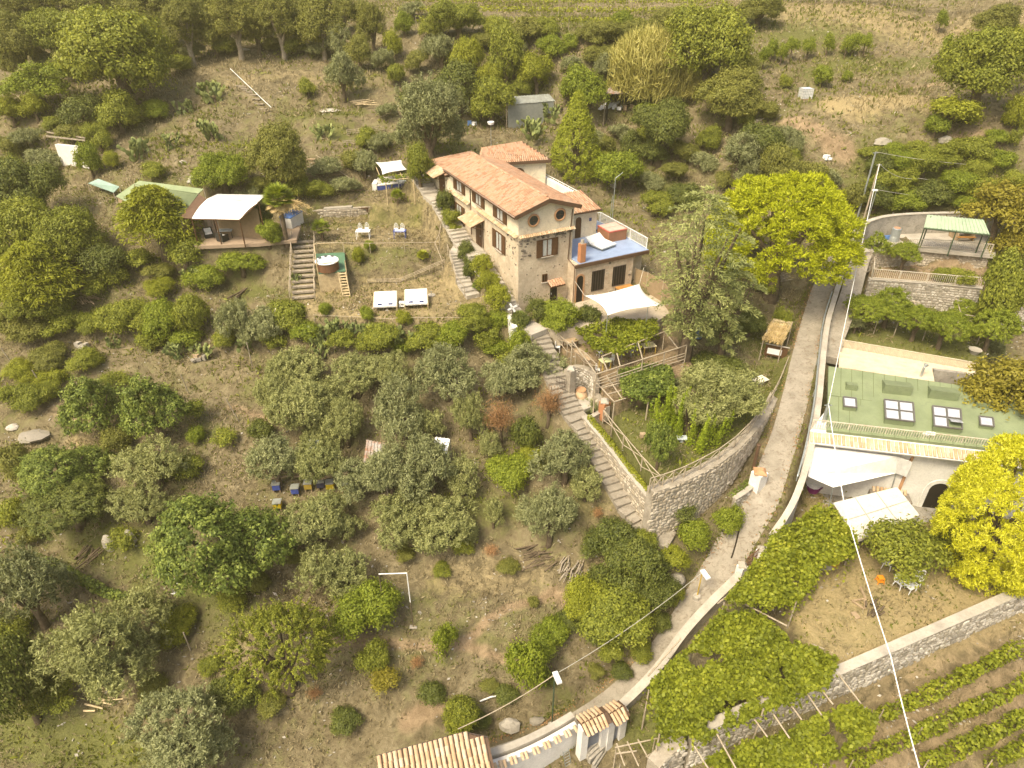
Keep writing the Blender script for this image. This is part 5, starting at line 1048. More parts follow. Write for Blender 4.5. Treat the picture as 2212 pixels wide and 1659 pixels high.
# ---------------------------------------------------------------- every tree and shrub: kind | u v w h | label
NAMES = {'olive': 'olive_tree', 'greyolive': 'olive_tree', 'carob': 'carob_tree', 'darkcarob': 'carob_tree', 'wood': 'woodland_tree', 'woodbush': 'bushy_tree', 'pine': 'stone_pine', 'goldpine': 'pine_tree', 'cypress': 'conifer_tree', 'withered': 'withered_tree', 'reed': 'reed_clump', 'citrus': 'citrus_tree', 'spiky': 'pomegranate_tree',
         'bush': 'bush', 'freshbush': 'bush', 'darkbush': 'bush', 'yellowbush': 'bush', 'brownbush': 'bush', 'greybush': 'bush', 'rosemary': 'rosemary_bush', 'spikes': 'bush', 'dryweed': 'dry_shrub'}
CATS = {'reed_clump': 'reeds', 'bush': 'bush', 'rosemary_bush': 'bush', 'dry_shrub': 'shrub'}
PLANTS = """broad|245 108 245 225|large dense rounded light green tree at the upper left
broad|112 70 130 125|light green tree left of the large rounded tree
woodbush|38 95 110 130|olive green tree at the far upper left edge
loosefresh|75 170 130 90|pale green low spreading tree above the bare leaning post
yellowbush|22 240 80 60|bright yellow green bush at the left edge of the slope
yellowbush|72 232 60 60|yellow green bush beside the dry path at upper left
wood|30 22 110 110|woodland tree in the very top left corner
wood|120 12 110 90|woodland tree with a pale leaning trunk at top left
wood|205 8 110 90|woodland tree behind the large rounded tree
wood|330 25 120 130|woodland tree right behind the large rounded tree's right side
wood|398 55 100 130|first woodland tree right of the large rounded tree
woodbush|455 60 90 110|second woodland tree right of the large rounded tree
wood|505 40 100 130|third woodland tree right of the large rounded tree
woodbush|552 62 90 90|bushy woodland tree above the pale flat stone
wood|600 40 100 130|fourth tall tree of the woodland edge
woodbush|648 55 80 90|fifth tree of the woodland edge, low and bushy
wood|690 45 90 130|last tall tree of the woodland edge, pale trunk
greyolive|738 160 72 105|grey green upright olive right of the bare clearing
greyolive|733 88 62 75|small grey green olive above the upright one
bush|664 190 36 40|small round green bush on the bare clearing
upright|803 52 64 140|tall dark upright bush by the top vineyard
brownbush|775 110 60 80|brownish bush left of the tall upright bush
freshbush|872 52 44 50|small green bush right of the tall upright bush
yellow|846 95 40 70|slender yellowish sapling on the upper bank
bush|990 35 120 85|wide dense green shrub at the edge of the top vineyard
greybush|952 108 78 74|rounded grey green bush on the upper bank
bush|1068 65 70 50|green bush right of the wide shrub on the bank
yellow|1008 125 72 95|yellow green tree on the slope above the house
broad|1092 128 88 130|tall mid green tree between two yellow ones
yellow|1160 160 78 86|bright yellow tree behind the grey shed
yellow|1062 168 58 66|yellow bushy tree left of the tall mid green one
dark|985 185 100 110|dark green tree behind the large grey green tree
greyolive|925 262 165 185|large rounded grey green tree behind the house
broad|1062 222 96 96|yellowish green tree standing in front of the grey shed
fresh|1258 192 100 110|bright green fruit tree right of the grey shed
freshbush|1190 100 60 46|fern green bush on the brown bank
freshbush|1232 92 34 36|small green bush right of the fern green one on the bank
brownbush|1130 62 90 50|brown dry bush at the top of the bank
brownbush|1290 70 100 56|brown dry bush below the vineyard posts
brownbush|1370 66 90 56|brown dry bush left of the pale reeds
freshbush|1345 45 50 42|light green bush above the pale reeds
cypress|1245 287 104 172|conical yellow green conifer behind the house
dark|1430 268 140 140|dark glossy rounded tree right of the conifer
darkbush|1365 315 46 58|small dark oval bush between conifer and dark tree
citrus|1400 240 60 44|small bright tree in front of the rusty shed
broad|1530 92 190 205|tall dense tree in the upper middle right
woodbush|1582 214 150 125|grey green rounded tree below the tall dense one
woodbush|1640 22 100 60|brownish scrubby tree with twisted stems near the top
greyolive|1598 338 100 88|pale leaved fig tree above the umbrella pine
brownbush|1680 355 90 100|brown purple bush behind the umbrella pine
brownbush|1745 380 80 80|brown purple bush next to the leaning poles
dark|1655 295 90 80|dark bush on the slope left of the dirt track
greybush|1705 305 60 60|grey bush beside the dirt track
reed|1398 128 165 160|big clump of pale reeds in the upper middle
reed|1475 165 80 90|smaller clump of pale reeds under the tall dense tree
greyolive|1318 145 62 66|grey willowy bush left of the pale reeds
fresh|1340 362 104 92|light green fig tree right of the house
darkbush|1410 330 70 50|low dark bush below the dark glossy tree
darkbush|1480 420 80 56|dark undergrowth bush behind the cedar
bush|1420 440 80 50|green bush between the fig and the cedar
broad|2135 135 190 190|multi stemmed tree at upper right with a thick crown
yellow|2190 120 90 130|sunlit yellow crowned tree at the upper right edge
yellowbush|2198 240 50 80|yellow bush at the right edge below the big tree
looseyellow|2055 240 92 64|small yellow green tree on the edge of the mown field
woodbush|2150 50 110 60|dark bushy tree in the top right corner
freshbush|1776 165 40 46|green sapling at the left end of the stony bank
fresh|2025 270 46 50|leafy green shrub below the mown field
bush|1925 398 90 60|wide green bush above the curved wall
freshbush|1965 440 80 46|light green fern like bush right above the curved wall
bush|2000 350 90 60|green bush in the weedy slope at right
freshbush|2065 388 80 56|big leaved green bush in the weedy slope at right
bush|2110 330 80 60|green bush near the straw coloured hanging stalks
darkbush|1900 360 60 60|dark cypress like bush beside the thin poles
darkbush|1895 430 70 60|dark bush at the left end of the curved wall
brownbush|1850 425 50 60|dry brown bush between the leaning poles and the wall
darkbush|2010 420 90 50|dark ivy bush above the green canopy
autumn|2172 440 130 130|bronze green tree right of the green canopy
autumn|2190 520 90 110|lower bronze green tree right of the canopy, below the first
pine|1694 496 285 245|big bright umbrella pine beside the lane
citrus|1897 532 52 56|clipped round citrus tree at the bend of the paved ramp
citrus|1958 546 64 64|second clipped citrus tree, in front of the low stone wall
bush|2040 590 46 36|leafy vegetable bush in the railed bed
bush|2085 596 56 40|taller vegetable bush at the right of the railed bed
broad|2160 640 100 190|tall climber covered tree at the right end of the railed bed
autumn|2170 865 190 200|orange tinged tree beside the green roof
goldpine|2185 1105 235 335|golden sunlit pine at the lower right edge
loose|1965 1185 130 120|small loose leaved tree shading the white chairs
loose|2050 1150 100 90|small loose leaved tree beside the golden pine
darkbush|2110 1215 80 60|dark bush under the golden pine
dark|60 405 150 170|dark green tree at the left edge above the pergola shed
broad|40 500 170 190|light green tree at the left edge, middle height
broad|140 505 150 150|dense green tree left of the green shed roofs
dark|215 560 110 90|dark tree in the hollow below the green shed roofs
layeredyellow|330 452 190 110|open branched yellow green tree before the green shed roof
layeredyellow|70 575 200 110|open branched yellow tree at the left edge
broad|85 640 150 110|yellow green bush heap left of the blue barrel
bush|212 300 60 60|green climber bush at the right end of the leaning boards
fresh|190 345 50 80|green climber covering the bare concrete wall
yellowbush|243 345 36 40|yellow bush right of the concrete wall
dark|180 238 90 90|dark green bush below the large rounded tree
bush|252 240 100 90|green bush with a bare stick below the large rounded tree
freshbush|335 235 60 40|low green weeds right of the bare stick
fresh|478 372 122 96|fresh green tree behind the white tent roof
woodbush|605 348 135 150|olive green tree behind the palm
bush|640 400 50 60|shaded bush between the palm and the stone wall
greyolive|785 352 66 62|small grey olive left of the blue bench terrace
broad|905 362 66 92|slender yellowish tree by the top of the house steps
fresh|578 516 62 54|bright green citrus bush below the palm
fresh|440 598 80 62|green shrub below the tent terrace
fresh|520 565 90 50|spreading bright green fig below the tent
bush|400 555 110 60|green shrubs in front of the tent terrace
greybush|545 440 50 60|dark vine bush at the right side of the tent
darkbush|560 470 60 60|dark bush under the palm fronds
bush|300 470 60 50|green bush left of the tent's leaning panels
bush|245 685 90 70|first bush of the hedge on the terrace edge
bush|300 688 90 80|second bush of the hedge on the terrace edge
freshbush|355 690 100 86|third bush of the hedge on the terrace edge
bush|425 680 90 90|fourth bush of the hedge on the terrace edge
greybush|510 692 80 100|tall grey green oleander without flowers
greybush|560 705 80 80|grey green oleander with pink buds
bush|620 690 105 76|oleander bush dotted with white flowers
yellow|345 620 60 40|small yellow leaved sapling tied to a leaning stick
freshbush|706 676 28 30|little round bright bush on the bed terrace
freshbush|790 680 32 34|little pointed bright bush on the bed terrace
yellowbush|871 685 32 34|dry golden bush in front of the right sun bed
yellowbush|776 552 30 40|yellow flowering bush at the fence corner by the tub
freshbush|800 535 24 26|small green tuft on the table terrace fence
darkbush|958 432 40 56|dark clipped hedge bush by the upper house steps
bush|975 470 40 40|green shrub with a leaning stake by the house steps
bush|985 497 34 36|small green shrub at the step landing
darkbush|1008 548 40 56|green hedge bush beside the front door landing
darkbush|1020 585 40 50|green hedge bush left of the lower house steps
yellow|1042 580 46 56|upper end of the yellow green hedge
yellow|1056 612 48 56|middle of the yellow green hedge
yellow|1075 645 52 66|lower end of the yellow green hedge, over the iron gate
dark|1128 632 60 56|dark creeper bush on the trellis before the house
dark|1160 620 60 50|dark creeper bush next to the house's lower door
darkbush|1124 690 44 40|dark sago like bush by the white pinwheel
darkbush|1160 672 50 60|dark shaded shrub at the foot of the trellis
fresh|1210 695 92 80|bright green rounded tree in front of the patio
darkbush|1268 680 56 44|dark round clipped bush on the patio edge
fresh|1122 748 58 82|bright green climber shrub at the head of the stone steps
broad|1025 690 80 56|green fruit tree at the right corner of the bed terrace
fresh|990 725 80 66|green fruit tree below the corner of the bed terrace
bush|830 722 90 44|green bush among the cacti below the bed terrace
bush|920 730 90 40|low green bush among the cacti, right half
olive|645 795 100 92|olive tree right below the cacti
olive|592 850 90 96|olive tree left of centre, upper row
olive|648 885 130 130|broad olive tree left of centre
olive|770 815 110 96|olive tree in the upper middle row
olive|842 800 90 90|second olive tree in the upper middle row
greyolive|965 805 130 120|big olive tree above the withered trees
greyolive|868 895 120 150|tall olive tree in the middle of the orchard
olive|745 915 90 110|olive tree left of the tall middle one
greyolive|1075 820 90 90|grey olive above the first withered tree
greyolive|1145 795 110 100|grey olive next to the stone steps
olive|1015 900 74 110|slim olive left of the withered tree
withered|1080 898 84 120|rust brown withered tree, the left of two
withered|1186 865 84 96|pale brown withered tree by the stone steps, the right of two
darkbush|1135 930 66 86|dark green bush between the two withered trees
yellowbush|1150 985 60 40|low yellow green shrub under the withered trees
greyolive|1222 990 120 120|grey olive beside the long stone steps
greyolive|592 1005 120 120|olive at the left end of the lower row, by the hives
olive|688 1000 110 110|second olive of the lower row, by the tin roofs
greyolive|770 1040 90 90|third olive of the lower row
greyolive|840 1015 110 130|fourth olive of the lower row, before the rusty roof
greyolive|930 1010 130 150|fifth olive of the lower row
olive|1000 1035 70 90|last olive of the lower row
freshbush|1092 1015 110 52|green bramble along the low dry wall
olive|682 1128 130 110|olive above the two joined trees
olive|862 1118 116 106|yellowish olive in the lower orchard
olive|962 1128 130 116|olive in the lower orchard, centre
olive|1065 1108 46 66|young olive sapling in the lower orchard
greyolive|1188 1118 116 130|grey olive above the wood pile
olive|712 1235 130 120|olive joined to a bright green fig
fresh|790 1312 140 126|bright green fig joined to an olive
carob|470 1162 272 262|large dark carob tree with bright leaf tips
carob|330 885 138 152|rounded bright green carob tree, upper of the left group
carob|205 880 140 140|green carob left of the rounded bright one
carob|135 1010 190 150|carob with broken crown at left
darkcarob|150 1085 180 130|dark lower crowned carob at left
olive|330 1005 130 120|pale olive right of the left carobs
olive|305 1090 110 100|pale olive tucked behind the large carob
spiky|602 1402 240 235|spiky pomegranate tree with long pale shoots
olive|207 1395 245 235|large pale olive at lower left
greyolive|55 1280 150 190|grey olive at the left edge, lower
dark|25 1470 130 230|dark tree in the lower left corner
greyolive|395 1590 230 200|grey olive cut by the bottom edge
darkbush|500 1500 110 50|dark ivy heap above the bottom olive
yellowbush|385 1350 90 50|yellow green vine at the end of the ivy row
yellow|1265 1300 96 100|yellow topped tree right of the worn path
fresh|1185 1370 90 80|bright green shrubby tree on the bank
fresh|1138 1440 86 110|bright green tree beside the street lamp
dark|1338 1165 120 110|dark fruit tree above the wood pile's right end
dark|1372 1225 130 130|dark fruit tree on the bank of the lane
broad|1325 1325 170 130|large mid green thicket tree above the lane
dark|1415 1280 90 90|dark shrub leaning over the lane
fresh|1500 1155 70 70|bright bush at the foot of the retaining wall
fresh|1575 1125 66 66|young bright tree beside the lane
yellowbush|1455 1215 70 46|yellow green bush over the lane parapet
darkbush|1462 1095 70 44|dark creeper hanging on the retaining wall
loosefresh|960 1385 52 72|lone sapling on the dry slope
bush|805 1420 66 62|low round shrub below the fig
bush|1000 1545 90 90|green shrub behind the tiled roof
darkbush|930 1500 60 40|small dark shrub behind the tiled roof's ridge
dark|745 1560 70 40|dark weeds at the bottom of the slope
rosemary|1545 850 180 150|large grey green dome shaped shrub on the lawn
spikes|1490 885 160 130|yellow green shrub with upright spikes on the lawn
carob|1426 960 66 110|small green tree on the lawn
darkbush|1566 795 90 66|dark bush behind the dome shaped shrub
darkbush|1530 780 66 50|dark bush under the cedar at the fence
greybush|1450 840 70 50|grey bush at the end of the lower pergola
bush|1690 700 40 90|grassy bush along the left edge of the lane
bush|1655 610 60 50|weedy bush behind the pine trunk
darkbush|1620 700 70 60|dark weeds below the pine trunk
greybush|1280 880 46 40|clipped green shrub in the stone planter by the big jar
yellowbush|1308 655 20 20|small shrub beside the patio door
bush|60 860 80 60|green weeds left of the dry mound
yellowbush|50 800 70 30|yellow vine row at left
yellowbush|110 815 60 28|yellow vine end at left
freshbush|420 940 40 36|small bright weed below the rounded carob
darkbush|560 925 50 50|dark green shrub under the broad olive
bush|1000 1180 50 30|weed patch in the lower orchard
bush|955 1235 40 30|bright weed patch on the dry slope
autumn|830 1470 60 50|yellowish weeds on the bottom slope
yellow|2105 715 36 30|young lemon in a pot
greybush|2150 760 50 50|blue green shrub in a tyre planter"""
def plant_all():
    for line in PLANTS.split('\n'):
        kind, nums, label = line.split('|'); u, v, w, h = map(float, nums.split()); nm = NAMES.get(kind, 'broadleaf_tree')
        if 'bush' in label.split()[-3:] and nm not in CATS: nm = 'bush'
        tree(kind, u, v, w, h, label, CATS.get(nm, 'tree'), name=nm)
plant_all()
# scrub that nothing tells apart: kind | label | category | group | u v w h ; ...
SCRUB = """olive|orchard olive|tree|orchard olives|610 800 80 70;715 850 80 80;930 920 80 80;690 945 80 70;1060 965 70 60;890 1060 80 70;740 1145 80 70;1010 1145 80 70;1265 1050 80 70
bush|low scrub bush|bush|left slope scrub|20 620 100 80;130 700 100 60;60 720 110 60;190 700 90 50;20 690 90 70;200 620 60 40;250 590 80 50;300 560 80 50;350 590 70 40;180 780 80 40;100 770 100 40;20 860 90 60;90 850 70 40;250 820 60 40;30 1000 90 90;20 1110 80 90;60 1160 70 50;260 1170 80 50;400 1010 70 60;420 880 60 50;250 950 90 60;500 1290 90 50;560 1260 60 40;480 950 60 40;30 1350 90 70;110 1500 100 60;330 1480 70 36;450 1440 60 36
freshbush|leafy terrace bush|bush|terrace band bushes|660 715 70 50;740 740 70 40;800 745 80 40;870 755 70 36;960 750 70 40;1050 730 60 50;1080 700 50 50;590 740 60 50;480 735 70 50;400 725 70 40;330 735 60 36;1100 780 60 50;1070 750 60 40
woodbush|hillside scrub bush|bush|hillside scrub|780 30 70 60;830 130 60 50;860 160 60 46;900 130 60 46;930 60 70 50;890 20 60 40;1040 90 60 40;1110 100 60 40;1130 190 60 50;1020 200 60 50;880 215 60 40;840 240 50 40;1290 120 70 46;1240 140 70 44;1180 60 70 40;1440 40 80 60;1450 90 80 60;1280 300 60 46;1310 310 50 40;1340 290 60 44;1390 290 50 44;1480 330 70 50;1530 300 80 56;1520 350 70 46;1560 390 60 46;1620 380 60 50;1610 250 70 60;1660 240 60 50;1700 340 60 50;1790 390 60 46;1460 370 70 46;1400 390 60 40;1300 340 50 36;1600 150 70 60;790 300 60 50;830 310 60 46;760 350 60 46;700 360 60 40;330 370 60 40;560 400 60 40;690 410 70 40;750 400 70 36
freshbush|leafy weed bush|bush|right slope weeds|1940 340 70 46;2040 340 70 44;2100 370 70 50;2160 350 70 50;2190 390 60 50;1960 385 70 44;1930 320 50 34;2130 410 70 44;1880 330 50 34;2090 440 60 36;1980 315 50 30;2060 320 60 30;2150 300 50 34;2190 300 40 40;1700 175 40 36;1830 165 30 24
wood|tall wood tree|tree|woodland trees|360 30 90 110;430 20 90 100;490 15 80 100;560 12 90 100;620 18 80 100;660 10 80 90;270 5 90 70;160 50 90 90;80 40 90 90;20 130 70 90;740 20 70 90
woodbush|undergrowth bush|bush|woodland undergrowth|360 100 70 44;420 108 60 36;480 100 70 40;590 96 60 36;640 100 60 36;690 100 60 40;150 140 80 60;90 130 70 50;380 140 60 40;160 290 70 50;120 270 60 40;60 300 80 50;20 320 70 60;90 350 80 60;20 380 80 80
dark|dark thicket shrub|bush|lane bank thicket|1290 1180 70 60;1400 1170 60 50;1300 1250 90 70;1430 1210 60 50;1280 1360 70 60;1370 1370 70 60;1230 1340 60 50;1320 1400 70 50;1180 1470 50 40;1090 1500 60 40;1040 1560 60 36;1455 1285 60 46;1425 1345 60 46;1385 1410 60 44;1340 1450 60 40
brownbush|dry brown brush|bush|dry brush|1100 1225 60 36;1060 1190 50 30;880 1200 50 30;640 1210 50 30;1150 1300 40 26;900 1430 50 30;1060 1480 40 26;680 1500 50 30;1290 1450 50 30;590 1530 60 34;560 1180 40 30;1290 1110 50 34;1180 1000 50 34"""
ANCH = [(float(a.split()[0]), float(a.split()[1]), c) for a, c in ((l_.split('|')[1], l_.split('|')[2]) for l_ in PLANTS.split('\n')) if len(c.split()) <= 9 and ',' not in c]
USED = set()
def beside(u, v, what):
    """says which one: its nearest telling neighbour and the side it stands on"""
    for a, b, c in sorted(ANCH, key=lambda q: math.hypot(q[0] - u, q[1] - v)):
        side = ('right of' if u > a else 'left of') if abs(u - a) > abs(v - b) else ('in front of' if v > b else 'behind')
        t = '%s %s the %s' % (what, side, c)
        if t not in USED and len(t.split()) <= 16: USED.add(t); return t
    return what
for line in SCRUB.split('\n'):
    kind, label, cat, grp, pos = line.split('|')
    for i, p in enumerate(pos.split(';')):
        u, v, w, h = map(float, p.split()); k = .9; kd = kind if cat == 'tree' or i % 3 == 0 else {'freshbush': ('bush', 'loose'), 'bush': ('woodbush', 'loose'), 'woodbush': ('bush', 'greybush'), 'dark': ('dark', 'broad'), 'brownbush': ('brownbush', 'withered')}[kind][i % 2]; tree(kd, u, v, w * k * random.uniform(.75, 1.15), h * k * random.uniform(.9, 1.15), beside(u, v, label), cat, grp, NAMES.get(kind, 'broadleaf_tree') if cat == 'tree' else 'bush', stem=cat == 'tree')
# ---------------------------------------------------------------- cloth, canopies, vines
def sail(name, label, corners, sag=.35, cut=.10, mat=None, th=.02, n=12, cat='shade sail', ropes=()):
    """a four cornered shade sail with hollow edges"""
    c = [np.asarray(p, float) for p in corners]; m = MB(); vs = []; mid = sum(c) / 4
    for j in range(n + 1):
        for i in range(n + 1):
            s, t = i / n, j / n; p = c[0] * (1 - s) * (1 - t) + c[1] * s * (1 - t) + c[2] * s * t + c[3] * (1 - s) * t
            ex = 4 * s * (1 - s); ey = 4 * t * (1 - t); e = (c[1] - c[0] + c[2] - c[3]) / 2; f = (c[3] - c[0] + c[2] - c[1]) / 2
            p = p + f * cut * ex * (1 - 2 * t) + e * cut * ey * (1 - 2 * s); p[2] -= sag * ex * ey * .5 + .02 * math.sin(7 * s + 3 * t); vs.append(p)
    k = (n + 1) ** 2; fs = []
    top = vs; bot = [p - V3(0, 0, th) for p in vs]
    for j in range(n):
        for i in range(n): a = j * (n + 1) + i; fs += [(a, a + 1, a + n + 2, a + n + 1), (k + a, k + a + n + 1, k + a + n + 2, k + a + 1)]
    edge = [i for i in range(n + 1)] + [j * (n + 1) + n for j in range(1, n + 1)] + [n * (n + 1) + i for i in range(n - 1, -1, -1)] + [j * (n + 1) for j in range(n - 1, 0, -1)]
    for a, b in zip(edge, edge[1:] + edge[:1]): fs.append((b, a, k + a, k + b))
    m.add(top + bot, fs); t = thing(name, label, cat, (mid[0], mid[1], min(p[2] for p in c))); obj('canvas', m, mat or CLOTH, t, smooth=True)
    for p, q in ropes: r = MB(); r.tube([p, q], .02, 4); obj('rope', r, ROPE, t)
    return t
def inside(poly, n):
    a = np.array([p[:2] for p in poly]); lo, hi = a.min(0), a.max(0); q = RNG.uniform(lo, hi, (n * 4, 2)); d = poly_dist(q[:, 0], q[:, 1], [tuple(p) for p in a]); q = q[d <= 0][:n]; return q
def plane_z(poly):
    a = np.array(poly); A = np.c_[a[:, :2], np.ones(len(a))]; c, *_ = np.linalg.lstsq(A, a[:, 2], rcond=None); return lambda x, y: c[0] * x + c[1] * y + c[2]
def vine_leaves(poly, n, mat, L=.26, thick=.28, gap=.35, hang=.9, name='foliage', k=.55):
    zf_ = plane_z(poly); q = inside(poly, n); nz = vnoise(q[:, 0], q[:, 1], k, 5.) + .5 * vnoise(q[:, 0], q[:, 1], k * 2.7, 6.); keep = nz > -.5 + gap; q = q[keep]; nz = nz[keep]; m = len(q)
    P = np.stack([q[:, 0], q[:, 1], zf_(q[:, 0], q[:, 1]) + nz * thick * 1.6 + RNG.normal(0, thick * .35, m)], 1); a = np.array([p for p in poly]); e = []
    for i in range(len(a)):
        p0, p1 = a[i], a[(i + 1) % len(a)]; kk = int(np.linalg.norm(p1 - p0) * n / 900); t = RNG.random(kk); b = p0 + (p1 - p0) * t[:, None]; b[:, 2] -= RNG.random(kk) ** 1.7 * hang; b[:, :2] += RNG.normal(0, .12, (kk, 2)); e.append(b)
    P = np.concatenate([P] + e); N = RNG.standard_normal((len(P), 3)) * .55; N[:, 2] += .8; cl = np.clip(vnoise(P[:, 0], P[:, 1], 1.1, 8.) + .5, 0, 1) * .7 + RNG.random(len(P)) * .3
    return quads_mesh(name, P, N, L * RNG.uniform(.6, 1.25, len(P)), L * .8 * RNG.uniform(.6, 1.2, len(P)), None, cl, mat)
def add_mesh(name, me, parent):
    Mi = np.array(ROOTM[parent.name].inverted()); n = len(me.vertices); a = np.empty(n * 3, np.float32); me.vertices.foreach_get('co', a); a = a.reshape(-1, 3) @ Mi[:3, :3].T + Mi[:3, 3]; me.vertices.foreach_set('co', a.astype(np.float32).ravel()); me.update()
    o = bpy.data.objects.new(name, me); return link(o, parent)
def pergola(label, poly, nleaf, mat, beams=(), posts=(), name='vine_pergola', cat='pergola', **kw):
    p0 = np.asarray(poly[0], float); t = thing(name, label, cat, (p0[0], p0[1], H(p0[0], p0[1]))); 
    if nleaf: add_mesh('foliage', vine_leaves([np.asarray(p, float) for p in poly], nleaf, mat, **kw), t)
    for a, b in beams: pole('beam', t, a, b, .055)
    for p in posts: pole('post', t, V3(p[0], p[1], H(p[0], p[1]) - .2), p, .06)
    return t
def hedge_row(label, pts, width, height, mat, dens=260, L=.2, name='vine_row', cat='vines', posts=0, z0=.2, fill=1.0, group=None, wavy=.25):
    pts = resample(pts, .8); t = thing(name, label, cat, pts[0], 0, group); C = []; dd = []
    for a, b in zip(pts[:-1], pts[1:]):
        L_ = np.linalg.norm(b - a); n = int(dens * L_ * RNG.uniform(.5, 1.3) * fill); s = RNG.random(n); d = unit(b - a); sd = V3(-d[1], d[0], 0); ang = RNG.uniform(0, 2 * math.pi, n); rr = RNG.random(n) ** .35; hh = height * RNG.uniform(.8, 1.2)
        c = a + (b - a) * s[:, None] + sd * (np.cos(ang) * rr * width / 2 * RNG.uniform(.7, 1.2))[:, None]; c[:, 2] += z0 + hh / 2 + np.sin(ang) * rr * hh / 2; C.append(c); nn = sd * np.cos(ang)[:, None]; nn[:, 2] += np.sin(ang); dd.append(nn)
    P = np.concatenate(C); N = np.concatenate(dd) * .8 + RNG.standard_normal((len(P), 3)) * .5; N[:, 2] += .3; cl = np.clip(vnoise(P[:, 0], P[:, 1], 1.4, 3.) + .5, 0, 1) * .7 + RNG.random(len(P)) * .3
    add_mesh('foliage', quads_mesh('foliage', P, N, L * RNG.uniform(.7, 1.3, len(P)), L * .75 * RNG.uniform(.7, 1.2, len(P)), None, cl, mat), t)
    if posts:
        for p in pts[::posts]: pole('post', t, V3(p[0], p[1], p[2] - .3), V3(p[0], p[1], p[2] + z0 + height * .95), .045)
    return t
def vert(u, v, vtop):
    """foot on the ground at a pixel and the point straight above it seen at height vtop"""
    b = G(u, v); d = ray(u, vtop); z = CAM_Z + d[2] * (b[1] / d[1]); return b, V3(b[0], b[1], z)

# ---------------------------------------------------------------- patio, pergola terrace
def paving(name, label, poly, z, mat, th=.3):
    m = MB(); m.prism([(p[0], p[1]) for p in poly], z - th, z); o = obj(name, m, mat); o['kind'] = 'structure'; o['label'] = label; return o
paving('patio', 'pale stone patio in front of the house', px('1162,708 1172,658 1235,640 1420,626 1452,672 1420,694 1300,704 1215,712', 14.46), 14.46, PATIO, 1.5)
m = MB(); m.prism([(p[0], p[1]) for p in px('1290,706 1420,696 1425,702 1295,714', 14.2)], 13.2, 14.25); tag_thing('patio_step', m, PATIO, 'long stone step at the front of the patio', 'step')
paving('deck', 'brown floor of the tented terrace', px('380,512 420,532 560,526 640,518 650,488 560,472 405,470', 17.52), 17.52, plain('brown_deck', (.36, .27, .19), (.27, .20, .14), 1.2, .85))
S = [PZ(1263, 638.6, 16.9), PZ(1381.5, 612.3, 17.4), PZ(1432, 659.4, 16.4), PZ(1312.4, 681, 16.2)]
ms = sail('shade_sail', 'big white shade sail stretched over the patio', S, .5, .085, ropes=[(S[0], HP(-1.3, 4.7, 16.6)), (S[1], S[1] + V3(.4, .9, 1.)), (S[2], S[2] + V3(1.6, .2, .2))]); pole('pole', ms, V3(S[3][0], S[3][1], 13.), S[3], .035, GALV); pole('pole', ms, V3(S[2][0] - 1.2, S[2][1], 13.), S[2] + V3(-1.2, -.1, 0.1), .035, GALV)
zb = 14.6; FL, FR, BR, BL = PZ(1288, 808, zb), PZ(1484, 745.5, zb), PZ(1436, 716, zb), PZ(1236, 736, zb)
beams = [(BL, FL), (FL, FR), (PZ(1300, 770, zb), BR), (PZ(1379, 741, zb), PZ(1388, 776, zb)), (BR, PZ(1465, 753, zb)), (PZ(1330, 752, zb), PZ(1340, 792, zb)), (PZ(1300, 770, zb), PZ(1312, 800, zb))]
pergola('pole pergola with vines over the dining tables below the patio', [PZ(1242, 708, zb + .1), PZ(1285, 752, zb + .1), PZ(1340, 765, zb + .1), PZ(1385, 744, zb + .1), PZ(1425, 716, zb + .1), PZ(1418, 690, zb + .1), PZ(1330, 692, zb + .1)], 5200, LEAF['vine'], beams, [FL, FR, BL, BR, PZ(1335, 792, zb), PZ(1388, 776, zb), PZ(1436, 760, zb)], gap=.14, L=.24)
rustic_fence('horizontal pole railing at the front of the pergola terrace', [V3(p[0], p[1], 12.9) for p in (FL, FL + (FR - FL) * .5, FR)], 1.0, 1.9, False, .05, (.45, .75, 1.))
zc = 13.3; lb = [PZ(1284, 822, zc), PZ(1327, 868, zc), PZ(1470, 845, zc), PZ(1440, 785, zc)]
pergola('lower vine pergola of grey poles above the lawn', [PZ(1335, 800, zc + .1), PZ(1345, 858, zc + .1), PZ(1400, 868, zc + .1), PZ(1460, 850, zc + .1), PZ(1450, 790, zc + .1), PZ(1390, 790, zc + .1)], 5200, LEAF['carob'], [(lb[0], lb[1]), (PZ(1300, 838, zc), PZ(1345, 826, zc)), (PZ(1312, 852, zc), PZ(1360, 838, zc)), (lb[1], PZ(1352, 860, zc)), (PZ(1310, 812, zc), PZ(1345, 862, zc)), (lb[0], PZ(1340, 800, zc))], [lb[1], lb[2], lb[0], PZ(1400, 868, zc)], gap=.22, L=.22)
# ---------------------------------------------------------------- chairs and tables
def bistro_chair(label, group=None):
    t = thing('bistro_chair', label, 'chair', (0, 0, 0), 0, group); m = MB(); m.lathe((0, 0, .44), [(.19, 0), (.21, .02), (.2, .045)], 14); obj('seat', m, WHITEPAINT, t, world=False)
    for sx, sy in ((-1, -1), (1, -1), (-1, 1), (1, 1)): m = MB(); m.tube([(sx * .14, sy * .14, .45), (sx * .2, sy * .2, 0)], .018, 5); obj('leg', m, WHITEPAINT, t, world=False)
    m = MB(); m.tube([(.2 * math.cos(a), .17 + .03 * math.sin(a), .47 + .5 * math.sin(a)) for a in np.linspace(0, math.pi, 11)], .022, 5, False); m.tube([(.11 * math.cos(a), .18, .47 + .36 * math.sin(a)) for a in np.linspace(0, math.pi, 9)], .016, 5, False); m.tube([(0, .18, .46), (0, .19, .95)], .016, 5); obj('backrest', m, WHITEPAINT, t, world=False); return t
